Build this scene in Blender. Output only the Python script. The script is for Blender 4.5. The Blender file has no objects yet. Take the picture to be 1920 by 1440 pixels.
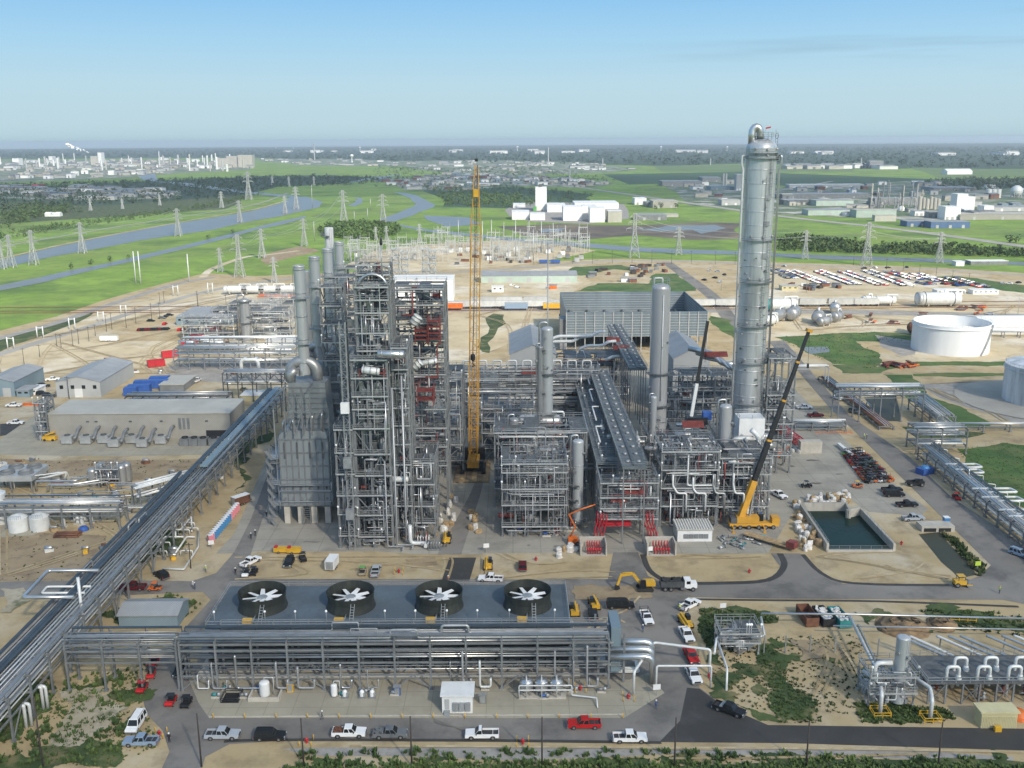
import bpy,bmesh,math,random
from mathutils import Vector,Matrix
from mathutils.geometry import tessellate_polygon
from math import pi,sin,cos,radians,atan,tan,sqrt
random.seed(7)
rnd=random.Random(11)
scene=bpy.context.scene
COL=scene.collection
# ------------------------------------------------------------------ camera
F=1850.0;PITCH=atan(458.0/F);ROLL=-0.0060;CAMH=100.0
CAM=Vector((0,0,CAMH))
RM=Matrix.Rotation(pi/2-PITCH,3,'X')@Matrix.Rotation(ROLL,3,'Z')
def ray(px,py):
 return RM@Vector(((px-960)/F,-(py-720)/F,-1.0))
def G(px,py,h=0.0):
 d=ray(px,py);t=(h-CAMH)/d.z
 return CAM+d*t
def P(px,py,D):
 d=ray(px,py);return CAM+d*(D/d.y)
def X(px,py,D):return P(px,py,D).x
def Z(py,D,px=960):return P(px,py,D).z
cd=bpy.data.cameras.new("camera");cam=bpy.data.objects.new("camera",cd);COL.objects.link(cam)
cam.matrix_world=Matrix.Translation(CAM)@RM.to_4x4()
cd.sensor_width=36;cd.lens=F/1920*36;cd.clip_start=1;cd.clip_end=60000
scene.camera=cam
# ------------------------------------------------------------------ materials
MATS={}
def mat(name,c,rough=.6,metal=0.0,var=.12,scale=.6,c2=None,bump=0.0,rv=.06,streak=False,spec=.5,detail=4,det2=None,thr=(.4,.65),rib=0,joint=0):
 m=bpy.data.materials.new(name);m.use_nodes=True
 nt=m.node_tree;N=nt.nodes;L=nt.links
 b=N['Principled BSDF'];b.inputs['Roughness'].default_value=rough;b.inputs['Metallic'].default_value=metal
 b.inputs['Specular IOR Level'].default_value=spec
 tc=N.new('ShaderNodeTexCoord');mp=N.new('ShaderNodeMapping');L.new(tc.outputs['Object'],mp.inputs['Vector'])
 if streak:mp.inputs['Scale'].default_value=(1,1,.12)
 n=N.new('ShaderNodeTexNoise');n.inputs['Scale'].default_value=scale;n.inputs['Detail'].default_value=detail
 n.inputs['Roughness'].default_value=.62
 L.new(mp.outputs['Vector'],n.inputs['Vector'])
 mr=N.new('ShaderNodeMapRange');mr.inputs['From Min'].default_value=thr[0];mr.inputs['From Max'].default_value=thr[1]
 L.new(n.outputs['Fac'],mr.inputs['Value'])
 if c2 is None:
  c2=tuple(min(1,x*(1+var))for x in c);c=tuple(x*(1-var)for x in c)
 mx=N.new('ShaderNodeMix');mx.data_type='RGBA'
 mx.inputs['A'].default_value=(*c,1);mx.inputs['B'].default_value=(*c2,1)
 L.new(mr.outputs['Result'],mx.inputs['Factor'])
 out=mx.outputs['Result']
 for c3,s3,t0,t1,amt in((det2,)if det2 and not isinstance(det2,list)else det2 or()):
  n2=N.new('ShaderNodeTexNoise');n2 .inputs['Scale'].default_value=s3;n2 .inputs['Detail'].default_value=5;n2 .inputs['Roughness'].default_value=.65
  L.new(mp.outputs['Vector'],n2 .inputs['Vector'])
  r2=N.new('ShaderNodeMapRange');r2 .inputs['From Min'].default_value=t0;r2 .inputs['From Max'].default_value=t1;r2 .inputs['To Max'].default_value=amt
  L.new(n2 .outputs['Fac'],r2 .inputs['Value'])
  m2=N.new('ShaderNodeMix');m2 .data_type='RGBA';L.new(out,m2 .inputs['A']);m2 .inputs['B'].default_value=(*c3,1)
  L.new(r2 .outputs['Result'],m2 .inputs['Factor']);out=m2 .outputs['Result']
 if rib:
  wv=N.new('ShaderNodeTexWave');wv.bands_direction='DIAGONAL';wv.inputs['Scale'].default_value=rib;wv.inputs['Distortion'].default_value=0;L.new(tc.outputs['Object'],wv.inputs['Vector'])
  wr=N.new('ShaderNodeMapRange');wr.inputs['To Min'].default_value=.82;L.new(wv.outputs['Fac'],wr.inputs['Value'])
  m3=N.new('ShaderNodeMix');m3 .data_type='RGBA';m3 .blend_type='MULTIPLY';m3 .inputs['Factor'].default_value=1;L.new(out,m3 .inputs['A']);L.new(wr.outputs['Result'],m3 .inputs['B']);out=m3 .outputs['Result']
 if joint:
  bk=N.new('ShaderNodeTexBrick');bk.offset=0;bk.inputs['Scale'].default_value=1/joint;bk.inputs['Mortar Size'].default_value=.018;bk.inputs['Brick Width'].default_value=1;bk.inputs['Row Height'].default_value=1;L.new(tc.outputs['Object'],bk.inputs['Vector'])
  bk.inputs['Color1'].default_value=(1,1,1,1);bk.inputs['Color2'].default_value=(.96,.96,.96,1);bk.inputs['Mortar'].default_value=(.78,.78,.78,1)
  m3=N.new('ShaderNodeMix');m3 .data_type='RGBA';m3 .blend_type='MULTIPLY';m3 .inputs['Factor'].default_value=1;L.new(out,m3 .inputs['A']);L.new(bk.outputs['Color'],m3 .inputs['B']);out=m3 .outputs['Result']
 if rv:
  oi=N.new('ShaderNodeObjectInfo');hs=N.new('ShaderNodeHueSaturation');ma=N.new('ShaderNodeMapRange')
  ma.inputs['To Min'].default_value=1-rv;ma.inputs['To Max'].default_value=1+rv
  L.new(oi.outputs['Random'],ma.inputs['Value']);L.new(ma.outputs['Result'],hs.inputs['Value'])
  L.new(out,hs.inputs['Color']);out=hs.outputs['Color']
 L.new(out,b.inputs['Base Color'])
 if bump:
  bp=N.new('ShaderNodeBump');bp.inputs['Strength'].default_value=bump;bp.inputs['Distance'].default_value=.1
  L.new(n.outputs['Fac'],bp.inputs['Height']);L.new(bp.outputs['Normal'],b.inputs['Normal'])
 MATS[name]=m
 return m
def M(n):return MATS[n]if isinstance(n,str)else n
mat('steel',(.20,.21,.213),.5,.2,.15,.3)
mat('steel_dark',(.10,.108,.11),.6,.2,.2,.3)
mat('steel_light',(.42,.43,.425),.5,.3,.12,.4)
mat('galv',(.335,.35,.35),.45,.35,.12,.5)
mat('grating',(.115,.12,.12),.7,.2,.25,.8)
mat('jacket',(.55,.555,.55),.34,.85,.10,.25,streak=True,rv=.05)
mat('jacket_dull',(.40,.405,.40),.45,.6,.14,.3,streak=True,det2=((.2,.2,.19),.5,.55,.75,.5))
mat('pipe_white',(.62,.63,.61),.45,.1,.08,.4)
mat('pipe_grey',(.33,.335,.335),.5,.3,.14,.4)
mat('white',(.72,.72,.70),.5,0,.06,.3)
mat('white_tank',(.72,.73,.73),.45,0,.05,.12,streak=True)
mat('old_tank',(.60,.61,.61),.5,.1,.22,.22,streak=True,det2=((.22,.25,.27),.5,.5,.7,.7))
mat('primer_red',(.20,.045,.038),.6,0,.2,.5)
mat('bright_red',(.40,.022,.03),.4,0,.1,.5)
mat('orange',(.62,.14,.02),.5,0,.15,.5)
mat('yellow',(.62,.36,.03),.45,0,.12,.5)
mat('crane_yellow',(.58,.30,.035),.5,0,.12,.3)
mat('black',(.02,.021,.023),.5,0,.2,.5)
mat('rubber',(.025,.025,.026),.85,0,.2,2)
mat('fan_grey',(.020,.024,.020),.75,0,.25,.25,streak=True,det2=((.045,.055,.04),.6,.5,.75,.8))
mat('roof_dark',(.085,.11,.13),.8,0,.16,.12,det2=((.06,.075,.09),.5,.5,.75,.7))
mat('roof_grey',(.33,.34,.345),.6,.1,.1,.1,rib=1.1,det2=((.25,.24,.22),.12,.5,.75,.6))
mat('roof_tan',(.46,.44,.38),.7,0,.08,.08,rib=.8,det2=((.36,.34,.29),.12,.5,.75,.6))
mat('wall_tan',(.36,.345,.30),.75,0,.07,.12,rib=.9,det2=((.28,.26,.22),.2,.5,.75,.5))
mat('wall_grey',(.42,.43,.42),.7,0,.06,.1,rib=1.2)
mat('wall_blue',(.20,.27,.31),.65,.1,.08,.1,rib=1.2)
mat('cladding',(.15,.19,.215),.5,.3,.12,.15,streak=True)
mat('concrete',(.40,.37,.31),.9,0,.10,.15,det2=((.26,.24,.20),.35,.52,.75,.6))
mat('pier',(.44,.41,.35),.9,0,.1,.5)
mat('glass',(.015,.018,.02),.2,0,.1,1,spec=.35)
mat('porta_blue',(.05,.20,.42),.5,0,.1,1)
mat('porta_pink',(.60,.22,.26),.5,0,.1,1)
mat('wrap',(.62,.60,.56),.45,0,.2,1.2,bump=.5)
mat('wood',(.36,.25,.13),.85,0,.25,1)
mat('mat_timber',(.25,.18,.105),.9,0,.3,.6)
mat('green_paint',(.10,.36,.08),.5)
mat('teal',(.03,.22,.22),.55,0,.15,.5)
mat('skin',(.42,.26,.18),.6)
mat('cloth_blue',(.06,.09,.17),.9)
mat('cloth_grey',(.12,.12,.12),.9)
mat('hivis',(.48,.62,.06),.7)
mat('beige_box',(.52,.47,.27),.6,0,.07,.3)
mat('bark',(.10,.075,.05),.95,0,.2,1)
mat('pole_wood',(.055,.045,.038),.9,0,.2,1)
mat('rust',(.16,.07,.04),.8,0,.25,.6)
mat('blue_paint',(.035,.10,.33),.5)
for nm,c in dict(white=(.74,.74,.73),silver=(.38,.41,.44),grey=(.16,.17,.175),black=(.017,.018,.02),red=(.42,.02,.02),maroon=(.10,.012,.016),blue=(.03,.07,.22),lightblue=(.25,.33,.43),tan=(.33,.28,.2)).items():
 m_=mat('paint_'+nm,c,.45,.1 if nm in('silver','lightblue','grey')else 0,.03,1,rv=.04)
 m_.node_tree.nodes['Principled BSDF'].inputs['Specular IOR Level'].default_value=.15
KIDS={}
# ------------------------------------------------------------------ mesh builder
class MB:
 def __init__(s):s.v=[];s.f=[];s.sm=[];s.mi=[];s.k=0
 def add(s,vs,fs,smooth=False):
  o=len(s.v);s.v+=[tuple(p)for p in vs]
  for f in fs:s.f.append([i+o for i in f]);s.sm.append(smooth);s.mi.append(s.k)
  return s
 def box(s,x0,x1,y0,y1,z0,z1):
  return s.add([(x0,y0,z0),(x1,y0,z0),(x1,y1,z0),(x0,y1,z0),(x0,y0,z1),(x1,y0,z1),(x1,y1,z1),(x0,y1,z1)],[(3,2,1,0),(4,5,6,7),(0,1,5,4),(1,2,6,5),(2,3,7,6),(3,0,4,7)])
 def cbox(s,c,d,rz=0.0):
  hx,hy,hz=d[0]/2,d[1]/2,d[2]/2;ca,sa=cos(rz),sin(rz);vs=[]
  for z in(-hz,hz):
   for x,y in((-hx,-hy),(hx,-hy),(hx,hy),(-hx,hy)):vs.append((c[0]+x*ca-y*sa,c[1]+x*sa+y*ca,c[2]+z))
  return s.add(vs,[(3,2,1,0),(4,5,6,7),(0,1,5,4),(1,2,6,5),(2,3,7,6),(3,0,4,7)])
 def hexa(s,a,b):
  return s.add(list(a)+list(b),[(3,2,1,0),(4,5,6,7),(0,1,5,4),(1,2,6,5),(2,3,7,6),(3,0,4,7)])
 def bar(s,p,q,w,h=None):
  h=h or w;p=Vector(p);q=Vector(q);d=q-p
  if d.length<1e-6:return s
  d.normalize();u=d.cross(Vector((0,0,1)))
  u=Vector((1,0,0))if u.length<1e-4 else u.normalized()
  t=u.cross(d).normalized();u=u*(w/2);t=t*(h/2)
  return s.add([p-u-t,p+u-t,p+u+t,p-u+t,q-u-t,q+u-t,q+u+t,q-u+t],[(3,2,1,0),(4,5,6,7),(0,1,5,4),(1,2,6,5),(2,3,7,6),(3,0,4,7)])
 def tube(s,pts,r,n=8,caps=True,rs=None):
  pts=[Vector(p)for p in pts];rings=[];k=len(pts)
  d0=(pts[1]-pts[0]).normalized()
  u=d0 .cross(Vector((0,0,1)))
  u=Vector((1,0,0))if u.length<1e-3 else u.normalized()
  vs=[]
  for i,p in enumerate(pts):
   a=(pts[i]-pts[i-1]).normalized()if i else None
   b=(pts[i+1]-pts[i]).normalized()if i<k-1 else None
   d=a if b is None else b if a is None else(a+b)
   if d.length<1e-4:d=a
   d=d.normalized();u=u-d*u.dot(d)
   if u.length<1e-4:u=d.orthogonal()
   u.normalize();w=d.cross(u)
   sc=1.0
   if a is not None and b is not None:sc=1/max(.5,sqrt(max(0,(1+a.dot(b))/2)))
   rr=(rs[i]if rs else r)*sc
   for j in range(n):
    t=2*pi*(j+.5)/n;vs.append(p+u*(rr*cos(t))+w*(rr*sin(t)))
  fs=[]
  for i in range(k-1):
   for j in range(n):fs.append((i*n+j,i*n+(j+1)%n,(i+1)*n+(j+1)%n,(i+1)*n+j))
  s.add(vs,fs,n>4)
  if caps:
   o=len(s.v)-len(vs)
   for f in(list(range(n))[::-1],list(range((k-1)*n,k*n))):
    s.f.append([i+o for i in f]);s.sm.append(False);s.mi.append(s.k)
  return s
 def pipe(s,pts,r,n=8,bend=None):
  pts=[Vector(p)for p in pts];b=bend or 2.2*r;out=[pts[0]]
  for i in range(1,len(pts)-1):
   a,c,e=pts[i-1],pts[i],pts[i+1]
   k=min(b,(c-a).length*.45,(e-c).length*.45)
   p0=c+(a-c).normalized()*k;p1=c+(e-c).normalized()*k
   for t in(0,.33,.67,1):out.append(p0*(1-t)**2+c*(2*t*(1-t))+p1*t*t)
  out.append(pts[-1]);return s.tube(out,r,n)
 def lathe(s,prof,c=(0,0,0),n=24,smooth=True,cap=True):
  vs=[];fs=[];q=[]
  for i,(r,z)in enumerate(prof):
   if i and smooth:
    r0,z0=prof[i-1];L=sqrt((r-r0)**2+(z-z0)**2)
    if L>.5:
     k=min(.08,L*.06)/L;q+=[(r0+(r-r0)*k,z0+(z-z0)*k),(r0+(r-r0)*(1-k),z0+(z-z0)*(1-k))]
   q.append((r,z))
  prof=q
  for r,z in prof:
   for j in range(n):
    t=2*pi*j/n;vs.append((c[0]+r*cos(t),c[1]+r*sin(t),c[2]+z))
  k=len(prof)
  for i in range(k-1):
   for j in range(n):fs.append((i*n+j,i*n+(j+1)%n,(i+1)*n+(j+1)%n,(i+1)*n+j))
  s.add(vs,fs,smooth);o=len(s.v)-len(vs)
  if cap:
   for i,rev in((0,True),(k-1,False)):
    if prof[i][0]>.01:
     f=list(range(i*n,i*n+n));f=f[::-1]if rev else f
     s.f.append([q+o for q in f]);s.sm.append(False);s.mi.append(s.k)
  return s
 def prism(s,poly,z0,z1):
  n=len(poly)
  if sum(poly[i][0]*poly[(i+1)%n][1]-poly[(i+1)%n][0]*poly[i][1]for i in range(n))<0:poly=poly[::-1]
  vs=[(p[0],p[1],z0)for p in poly]+[(p[0],p[1],z1)for p in poly]
  s.add(vs,[[i,(i+1)%n,n+(i+1)%n,n+i]for i in range(n)])
  tri=tessellate_polygon([[Vector((p[0],p[1],0))for p in poly]])
  fs=[]
  for t in tri:
   a,b,c=(poly[i]for i in t)
   if(b[0]-a[0])*(c[1]-a[1])-(b[1]-a[1])*(c[0]-a[0])<0:t=t[::-1]
   fs.append([i+n for i in t])
  o=len(s.v)-2*n
  for f in fs:s.f.append([i+o for i in f]);s.sm.append(False);s.mi.append(s.k)
  return s
 def side(s,prof,y0,y1):
  n=len(prof);vs=[(x,y0,z)for x,z in prof]+[(x,y1,z)for x,z in prof]
  fs=[[i,(i+1)%n,n+(i+1)%n,n+i]for i in range(n)]
  tri=tessellate_polygon([[Vector((x,z,0))for x,z in prof]])
  fs+=[list(t)for t in tri]+[[i+n for i in t][::-1]for t in tri]
  return s.add(vs,fs)
 def build(s,name,m,parent=None,xf=None):
  me=bpy.data.meshes.new(name);o3=Vector((0,0,0));q=parent
  while q is not None:o3=o3+q.location;q=q.parent
  ox,oy,oz=o3
  me.from_pydata([(a-ox,b-oy,c-oz)for a,b,c in s.v],[],s.f)
  me.polygons.foreach_set('use_smooth',s.sm)
  ms=m if isinstance(m,(list,tuple))else[m]
  for q in ms:me.materials.append(M(q))
  if len(ms)>1:me.polygons.foreach_set('material_index',s.mi)
  me.update()
  o=bpy.data.objects.new(name,me);COL.objects.link(o)
  if parent is not None:o.parent=parent;KIDS.setdefault(parent.name,[]).append(o)
  return o
def tag(o,label=None,cat=None,group=None,kind=None):
 for k,v in(('label',label),('category',cat),('group',group),('kind',kind)):
  if v:o[k]=v
 return o
def thing(name,label,cat,loc=(0,0,0),group=None):
 o=bpy.data.objects.new(name,None);COL.objects.link(o);o.location=loc;o.empty_display_size=.5
 return tag(o,label,cat,group)
def dup(root,loc,rz=0.0,label=None,group=None,scale=None):
 r=root.copy();COL.objects.link(r);r.location=loc;r.rotation_euler=(0,0,rz)
 if scale:r.scale=scale
 if label:r['label']=label
 if group:r['group']=group
 for ch in KIDS.get(root.name,()):
  c=ch.copy();COL.objects.link(c);c.parent=r;KIDS.setdefault(r.name,[]).append(c)
  for g in KIDS.get(ch.name,()):
   d=g.copy();COL.objects.link(d);d.parent=c;KIDS.setdefault(c.name,[]).append(d)
 return r
def single(name,mb,m,label,cat,loc,group=None):
 me=bpy.data.meshes.new(name);x,y,z=loc
 me.from_pydata([(a-x,b-y,c-z)for a,b,c in mb.v],[],mb.f);me.polygons.foreach_set('use_smooth',mb.sm)
 ms=m if isinstance(m,(list,tuple))else[m]
 for q in ms:me.materials.append(M(q))
 if len(ms)>1:me.polygons.foreach_set('material_index',mb.mi)
 me.update();o=bpy.data.objects.new(name,me);COL.objects.link(o);o.location=loc
 return tag(o,label,cat,group)
 # ------------------------------------------------------------------ world, sun, air
SUN_EL,SUN_AZ=radians(34),radians(150)
w=bpy.data.worlds.new("World");scene.world=w;w.use_nodes=True
wn=w.node_tree.nodes;bg=wn['Background']
sky=wn.new('ShaderNodeTexSky');sky.sky_type='NISHITA';sky.sun_disc=False
sky.sun_elevation=SUN_EL;sky.sun_rotation=SUN_AZ;sky.altitude=100;sky.air_density=1.3;sky.dust_density=1.5;sky.ozone_density=1.6
WL=w.node_tree.links
tc=wn.new('ShaderNodeTexCoord');sp=wn.new('ShaderNodeSeparateXYZ');WL.new(tc.outputs['Generated'],sp.inputs[0])
hr=wn.new('ShaderNodeValToRGB');e=hr.color_ramp.elements
mrz=wn.new('ShaderNodeMapRange');mrz.inputs['From Max'].default_value=.30;WL.new(sp.outputs['Z'],mrz.inputs['Value']);WL.new(mrz.outputs['Result'],hr.inputs['Fac'])
K_=.235
e[0].position=0;e[0].color=(.44*K_,.60*K_,.67*K_,1);e[1].position=1;e[1].color=(.14*K_,.38*K_,.76*K_,1)
for p_,c_ in((.05,(.48,.645,.71)),(.17,(.47,.665,.76)),(.30,(.37,.62,.81)),(.46,(.245,.52,.82))):q_=e.new(p_);q_.color=(c_[0]*K_,c_[1]*K_,c_[2]*K_,1)
hm=wn.new('ShaderNodeMix');hm.data_type='RGBA';hm.blend_type='MULTIPLY';hm.inputs['Factor'].default_value=1;WL.new(hr.outputs['Color'],hm.inputs['A']);hm.inputs['B'].default_value=(18.5,18.5,18.5,1)
cn=wn.new('ShaderNodeTexNoise');cm=wn.new('ShaderNodeMapping');cm.inputs['Scale'].default_value=(2.2,2.2,38);cm.inputs['Rotation'].default_value=(0,.03,0);WL.new(tc.outputs['Generated'],cm.inputs['Vector']);WL.new(cm.outputs['Vector'],cn.inputs['Vector']);cn.inputs['Scale'].default_value=1.6;cn.inputs['Detail'].default_value=5
cr=wn.new('ShaderNodeMapRange');cr.inputs['From Min'].default_value=.50;cr.inputs['From Max'].default_value=.72;cr.inputs['To Max'].default_value=.55;WL.new(cn.outputs['Fac'],cr.inputs['Value'])
ca=wn.new('ShaderNodeMapRange');ca.inputs['From Min'].default_value=.05;ca.inputs['From Max'].default_value=.35;WL.new(sp.outputs['X'],ca.inputs['Value'])
cb_=wn.new('ShaderNodeMapRange');cb_.inputs['From Min'].default_value=.045;cb_.inputs['From Max'].default_value=.075;WL.new(sp.outputs['Z'],cb_.inputs['Value'])
cp1=wn.new('ShaderNodeMath');cp1 .operation='MULTIPLY';WL.new(ca.outputs['Result'],cp1 .inputs[0]);WL.new(cb_.outputs['Result'],cp1 .inputs[1])
cp2=wn.new('ShaderNodeMath');cp2 .operation='MULTIPLY';WL.new(cp1 .outputs[0],cp2 .inputs[0]);WL.new(cr.outputs['Result'],cp2 .inputs[1])
cx=wn.new('ShaderNodeMix');cx.data_type='RGBA';WL.new(cp2 .outputs[0],cx.inputs['Factor']);WL.new(hm.outputs['Result'],cx.inputs['A']);cx.inputs['B'].default_value=(1.15,1.75,2.2,1)
fm=wn.new('ShaderNodeMapRange');fm.inputs['From Min'].default_value=.22;fm.inputs['From Max'].default_value=.45;fm.inputs['To Min'].default_value=1;fm.inputs['To Max'].default_value=0;WL.new(sp.outputs['Z'],fm.inputs['Value'])
sm_=wn.new('ShaderNodeMix');sm_.data_type='RGBA';WL.new(fm.outputs['Result'],sm_.inputs['Factor']);WL.new(sky.outputs['Color'],sm_.inputs['A']);WL.new(cx.outputs['Result'],sm_.inputs['B'])
WL.new(sm_.outputs['Result'],bg.inputs['Color']);bg.inputs['Strength'].default_value=.15
sd=bpy.data.lights.new("sun",'SUN');so=bpy.data.objects.new("sun",sd);COL.objects.link(so)
sd.energy=3.0;sd.angle=radians(2);sd.color=(1,.93,.80)
sdir=Vector((sin(SUN_AZ)*cos(SUN_EL),cos(SUN_AZ)*cos(SUN_EL),sin(SUN_EL)))
so.rotation_euler=(-sdir).to_track_quat('-Z','Y').to_euler();so.location=(300,-300,300)
scene.view_settings.view_transform='Standard';scene.view_settings.look='None';scene.view_settings.exposure=.72;scene.view_settings.gamma=1
scene.cycles.use_denoising=True;scene.cycles.max_bounces=5;scene.cycles.diffuse_bounces=3;scene.cycles.glossy_bounces=3
scene.cycles.transparent_max_bounces=6;scene.cycles.volume_bounces=0
# ------------------------------------------------------------------ ground materials
mat('m_grass',(.155,.255,.026),.95,0,0,.02,(.22,.33,.042),rv=0,det2=[((.19,.24,.05),.007,.46,.62,.8),((.06,.12,.02),.012,.5,.64,.8),((.09,.155,.03),.09,.45,.7,.7)])
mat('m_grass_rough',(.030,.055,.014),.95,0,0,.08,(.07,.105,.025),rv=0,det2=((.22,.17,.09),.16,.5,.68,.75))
mat('m_grass_deep',(.045,.10,.018),.95,0,0,.06,(.085,.155,.028),rv=0,det2=[((.14,.145,.05),.05,.46,.64,.8),((.03,.07,.012),.14,.48,.66,.8)])
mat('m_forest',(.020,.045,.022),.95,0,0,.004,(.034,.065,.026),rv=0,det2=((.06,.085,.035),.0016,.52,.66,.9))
mat('m_field_dark',(.035,.078,.03),.95,0,.15,.006,rv=0)  # darkened field green; holds painted cloud shade on the far field
mat('m_field_light',(.11,.17,.05),.95,0,.12,.005,rv=0,det2=((.16,.17,.07),.003,.5,.7,.7))
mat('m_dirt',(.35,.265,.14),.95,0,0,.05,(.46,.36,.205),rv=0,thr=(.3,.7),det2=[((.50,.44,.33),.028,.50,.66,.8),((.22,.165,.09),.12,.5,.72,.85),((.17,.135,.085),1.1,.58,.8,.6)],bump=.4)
mat('m_dirt_light',(.46,.375,.235),.95,0,0,.03,(.55,.46,.30),rv=0,det2=[((.62,.56,.45),.02,.5,.62,.9),((.30,.23,.135),.07,.5,.7,.85),((.25,.2,.13),.6,.58,.8,.5)])  # pale copy of the dirt; far sunlight is put into the colour
mat('m_dirt_brown',(.26,.19,.11),.95,0,0,.07,(.33,.25,.15),rv=0,det2=[((.36,.29,.19),.05,.5,.7,.8),((.12,.09,.06),.25,.5,.72,.8)])
mat('m_mud',(.085,.065,.05),.8,0,0,.02,(.15,.12,.085),rv=0,det2=((.23,.18,.10),.012,.5,.65,.8))
mat('m_rubble',(.34,.29,.20),.95,0,0,.12,(.44,.39,.29),rv=0,det2=[((.07,.085,.03),.16,.52,.66,.8),((.16,.13,.085),.7,.55,.75,.7)],bump=.5)
mat('m_gravel',(.30,.28,.25),.95,0,.14,.15,rv=0,det2=((.16,.15,.13),.5,.5,.7,.6))
mat('m_concrete',(.335,.31,.255),.9,0,.1,.06,rv=0,joint=7,det2=((.175,.165,.145),.09,.5,.72,.75))
mat('m_pad',(.34,.31,.235),.9,0,.08,.1,rv=0,joint=5,det2=((.23,.21,.17),.25,.52,.75,.65))
mat('m_road',(.205,.188,.165),.9,0,.14,.03,rv=0,det2=((.105,.098,.09),.09,.48,.66,.85))
mat('m_asphalt',(.044,.042,.039),.85,0,.16,.1,rv=0,det2=((.085,.082,.08),.15,.55,.75,.6))
mat('m_road_pale',(.33,.31,.27),.9,0,.1,.05,rv=0)
mat('m_town',(.10,.145,.065),.9,0,0,.02,(.30,.29,.25),rv=0,thr=(.48,.58),det2=[((.035,.065,.03),.03,.54,.64,.9),((.52,.49,.43),.02,.56,.66,.9)])
mat('m_track',(.315,.24,.13),.95,0,.15,.4,rv=0,det2=((.38,.29,.16),.3,.45,.6,.9));mat('m_track_pale',(.46,.37,.23),.95,0,.1,.4,rv=0,det2=((.36,.275,.15),.3,.45,.6,.9))
def water(name,c,rough,bump=.05):
 m=mat(name,c,rough,0,.1,.05,rv=0,spec=.5)
 N=m.node_tree.nodes;L=m.node_tree.links;b=N['Principled BSDF']
 n=N.new('ShaderNodeTexNoise');n.inputs['Scale'].default_value=.7;n.inputs['Detail'].default_value=3
 g=N.new('ShaderNodeNewGeometry');L.new(g.outputs['Position'],n.inputs['Vector'])
 bp=N.new('ShaderNodeBump');bp.inputs['Strength'].default_value=bump;bp.inputs['Distance'].default_value=.3
 L.new(n.outputs['Fac'],bp.inputs['Height']);L.new(bp.outputs['Normal'],b.inputs['Normal'])
water('m_water',(.165,.17,.16),.3,.12);MATS['m_water'].node_tree.nodes['Principled BSDF'].inputs['Specular IOR Level'].default_value=.22
water('m_pond',(.010,.028,.022),.15,.1);MATS['m_pond'].node_tree.nodes['Principled BSDF'].inputs['Specular IOR Level'].default_value=.05
water('m_ditch',(.06,.062,.042),.45,.1);MATS['m_ditch'].node_tree.nodes['Principled BSDF'].inputs['Specular IOR Level'].default_value=.08
# ------------------------------------------------------------------ the ground sheet and what is laid on it
def fract(pts,it,amp):
 for _ in range(it):
  q=[]
  for i in range(len(pts)):
   a,b=pts[i],pts[(i+1)%len(pts)];m=(a+b)/2;l=(b-a).length
   n=Vector((-(b-a).y,(b-a).x,0))
   q+=[a,m+n*rnd.uniform(-amp,amp)]
  pts=q
 return pts
def sheet_w(name,pts,z,m,kind='structure',label=None):
 pts=[Vector((p[0],p[1],0))for p in pts]
 keep([(p.x,p.y)for p in pts],z)
 mb=MB();fs=[]
 for t in tessellate_polygon([pts]):
  a,b,c=(pts[i]for i in t)
  if(b-a).cross(c-a).z<0:t=t[::-1]
  fs.append(t)
 mb.add([(p.x,p.y,z)for p in pts],fs)
 o=mb.build(name,m);o['kind']=kind
 if label:o['label']=label
 return o
LAYER=[0.02,.006];SHEETS=[]
def nz():
 LAYER[0]+=LAYER[1];return LAYER[0]
def gz(x,y):
 z=0
 for lo,hi,poly,h in SHEETS:
  if h>z and lo[0]<=x<=hi[0]and lo[1]<=y<=hi[1]and inpoly(x,y,poly):z=h
 return z
def keep(poly,z):SHEETS.append(((min(p[0]for p in poly),min(p[1]for p in poly)),(max(p[0]for p in poly),max(p[1]for p in poly)),poly,z))
def sheet(name,px,m,it=0,amp=0.0,z=None,**k):
 pts=[G(*p)for p in px]
 if it:pts=fract(pts,it,amp)
 return sheet_w(name,pts,nz()if z is None else z,m,**k)
def band(name,px,wid,m,close=False):
 c=[G(*p)for p in px];q=[c[0]]
 for i in range(len(c)-1):
  a=c[i-1]if i else c[i];b=c[i];d=c[i+1];e=c[i+2]if i+2<len(c)else d
  for t in(.25,.5,.75,1.0):
   q.append(.5*((2*b)+(d-a)*t+(2*a-5*b+4*d-e)*t*t+(3*b-a-3*d+e)*t**3))
 L_=[];R_=[];z=nz()
 for i,p in enumerate(q):
  d=(q[min(i+1,len(q)-1)]-q[max(i-1,0)]);d.z=0;d.normalize();n=Vector((-d.y,d.x,0))*wid/2
  L_.append(p+n);R_.append(p-n)
 mb=MB();k=len(q);vs=[(p.x,p.y,z)for p in R_]+[(p.x,p.y,z)for p in L_]
 keep([(p.x,p.y)for p in R_]+[(p.x,p.y)for p in L_[::-1]],z);mb.add(vs,[(i,i+1,k+i+1,k+i)for i in range(k-1)])
 o=mb.build(name,m);o['kind']='structure';return o
R_=18500
g=MB();ring=[(R_*sin(2*pi*i/48),R_*cos(2*pi*i/48))for i in range(48)]
sheet_w('ground',ring[::-1],0,'m_grass')
EDGE=[(-900,620)]
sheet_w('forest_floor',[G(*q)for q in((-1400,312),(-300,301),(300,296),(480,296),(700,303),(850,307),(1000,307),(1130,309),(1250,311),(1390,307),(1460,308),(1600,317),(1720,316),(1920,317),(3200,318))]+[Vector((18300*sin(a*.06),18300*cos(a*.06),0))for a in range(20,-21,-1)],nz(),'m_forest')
sheet('woodland_floor',[(-300,352),(60,350),(200,343),(330,338),(480,330),(620,328),(720,334),(640,345),(520,350),(480,360),(380,380),(250,385),(120,395),(-300,420)],'m_forest',2,.05)
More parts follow.
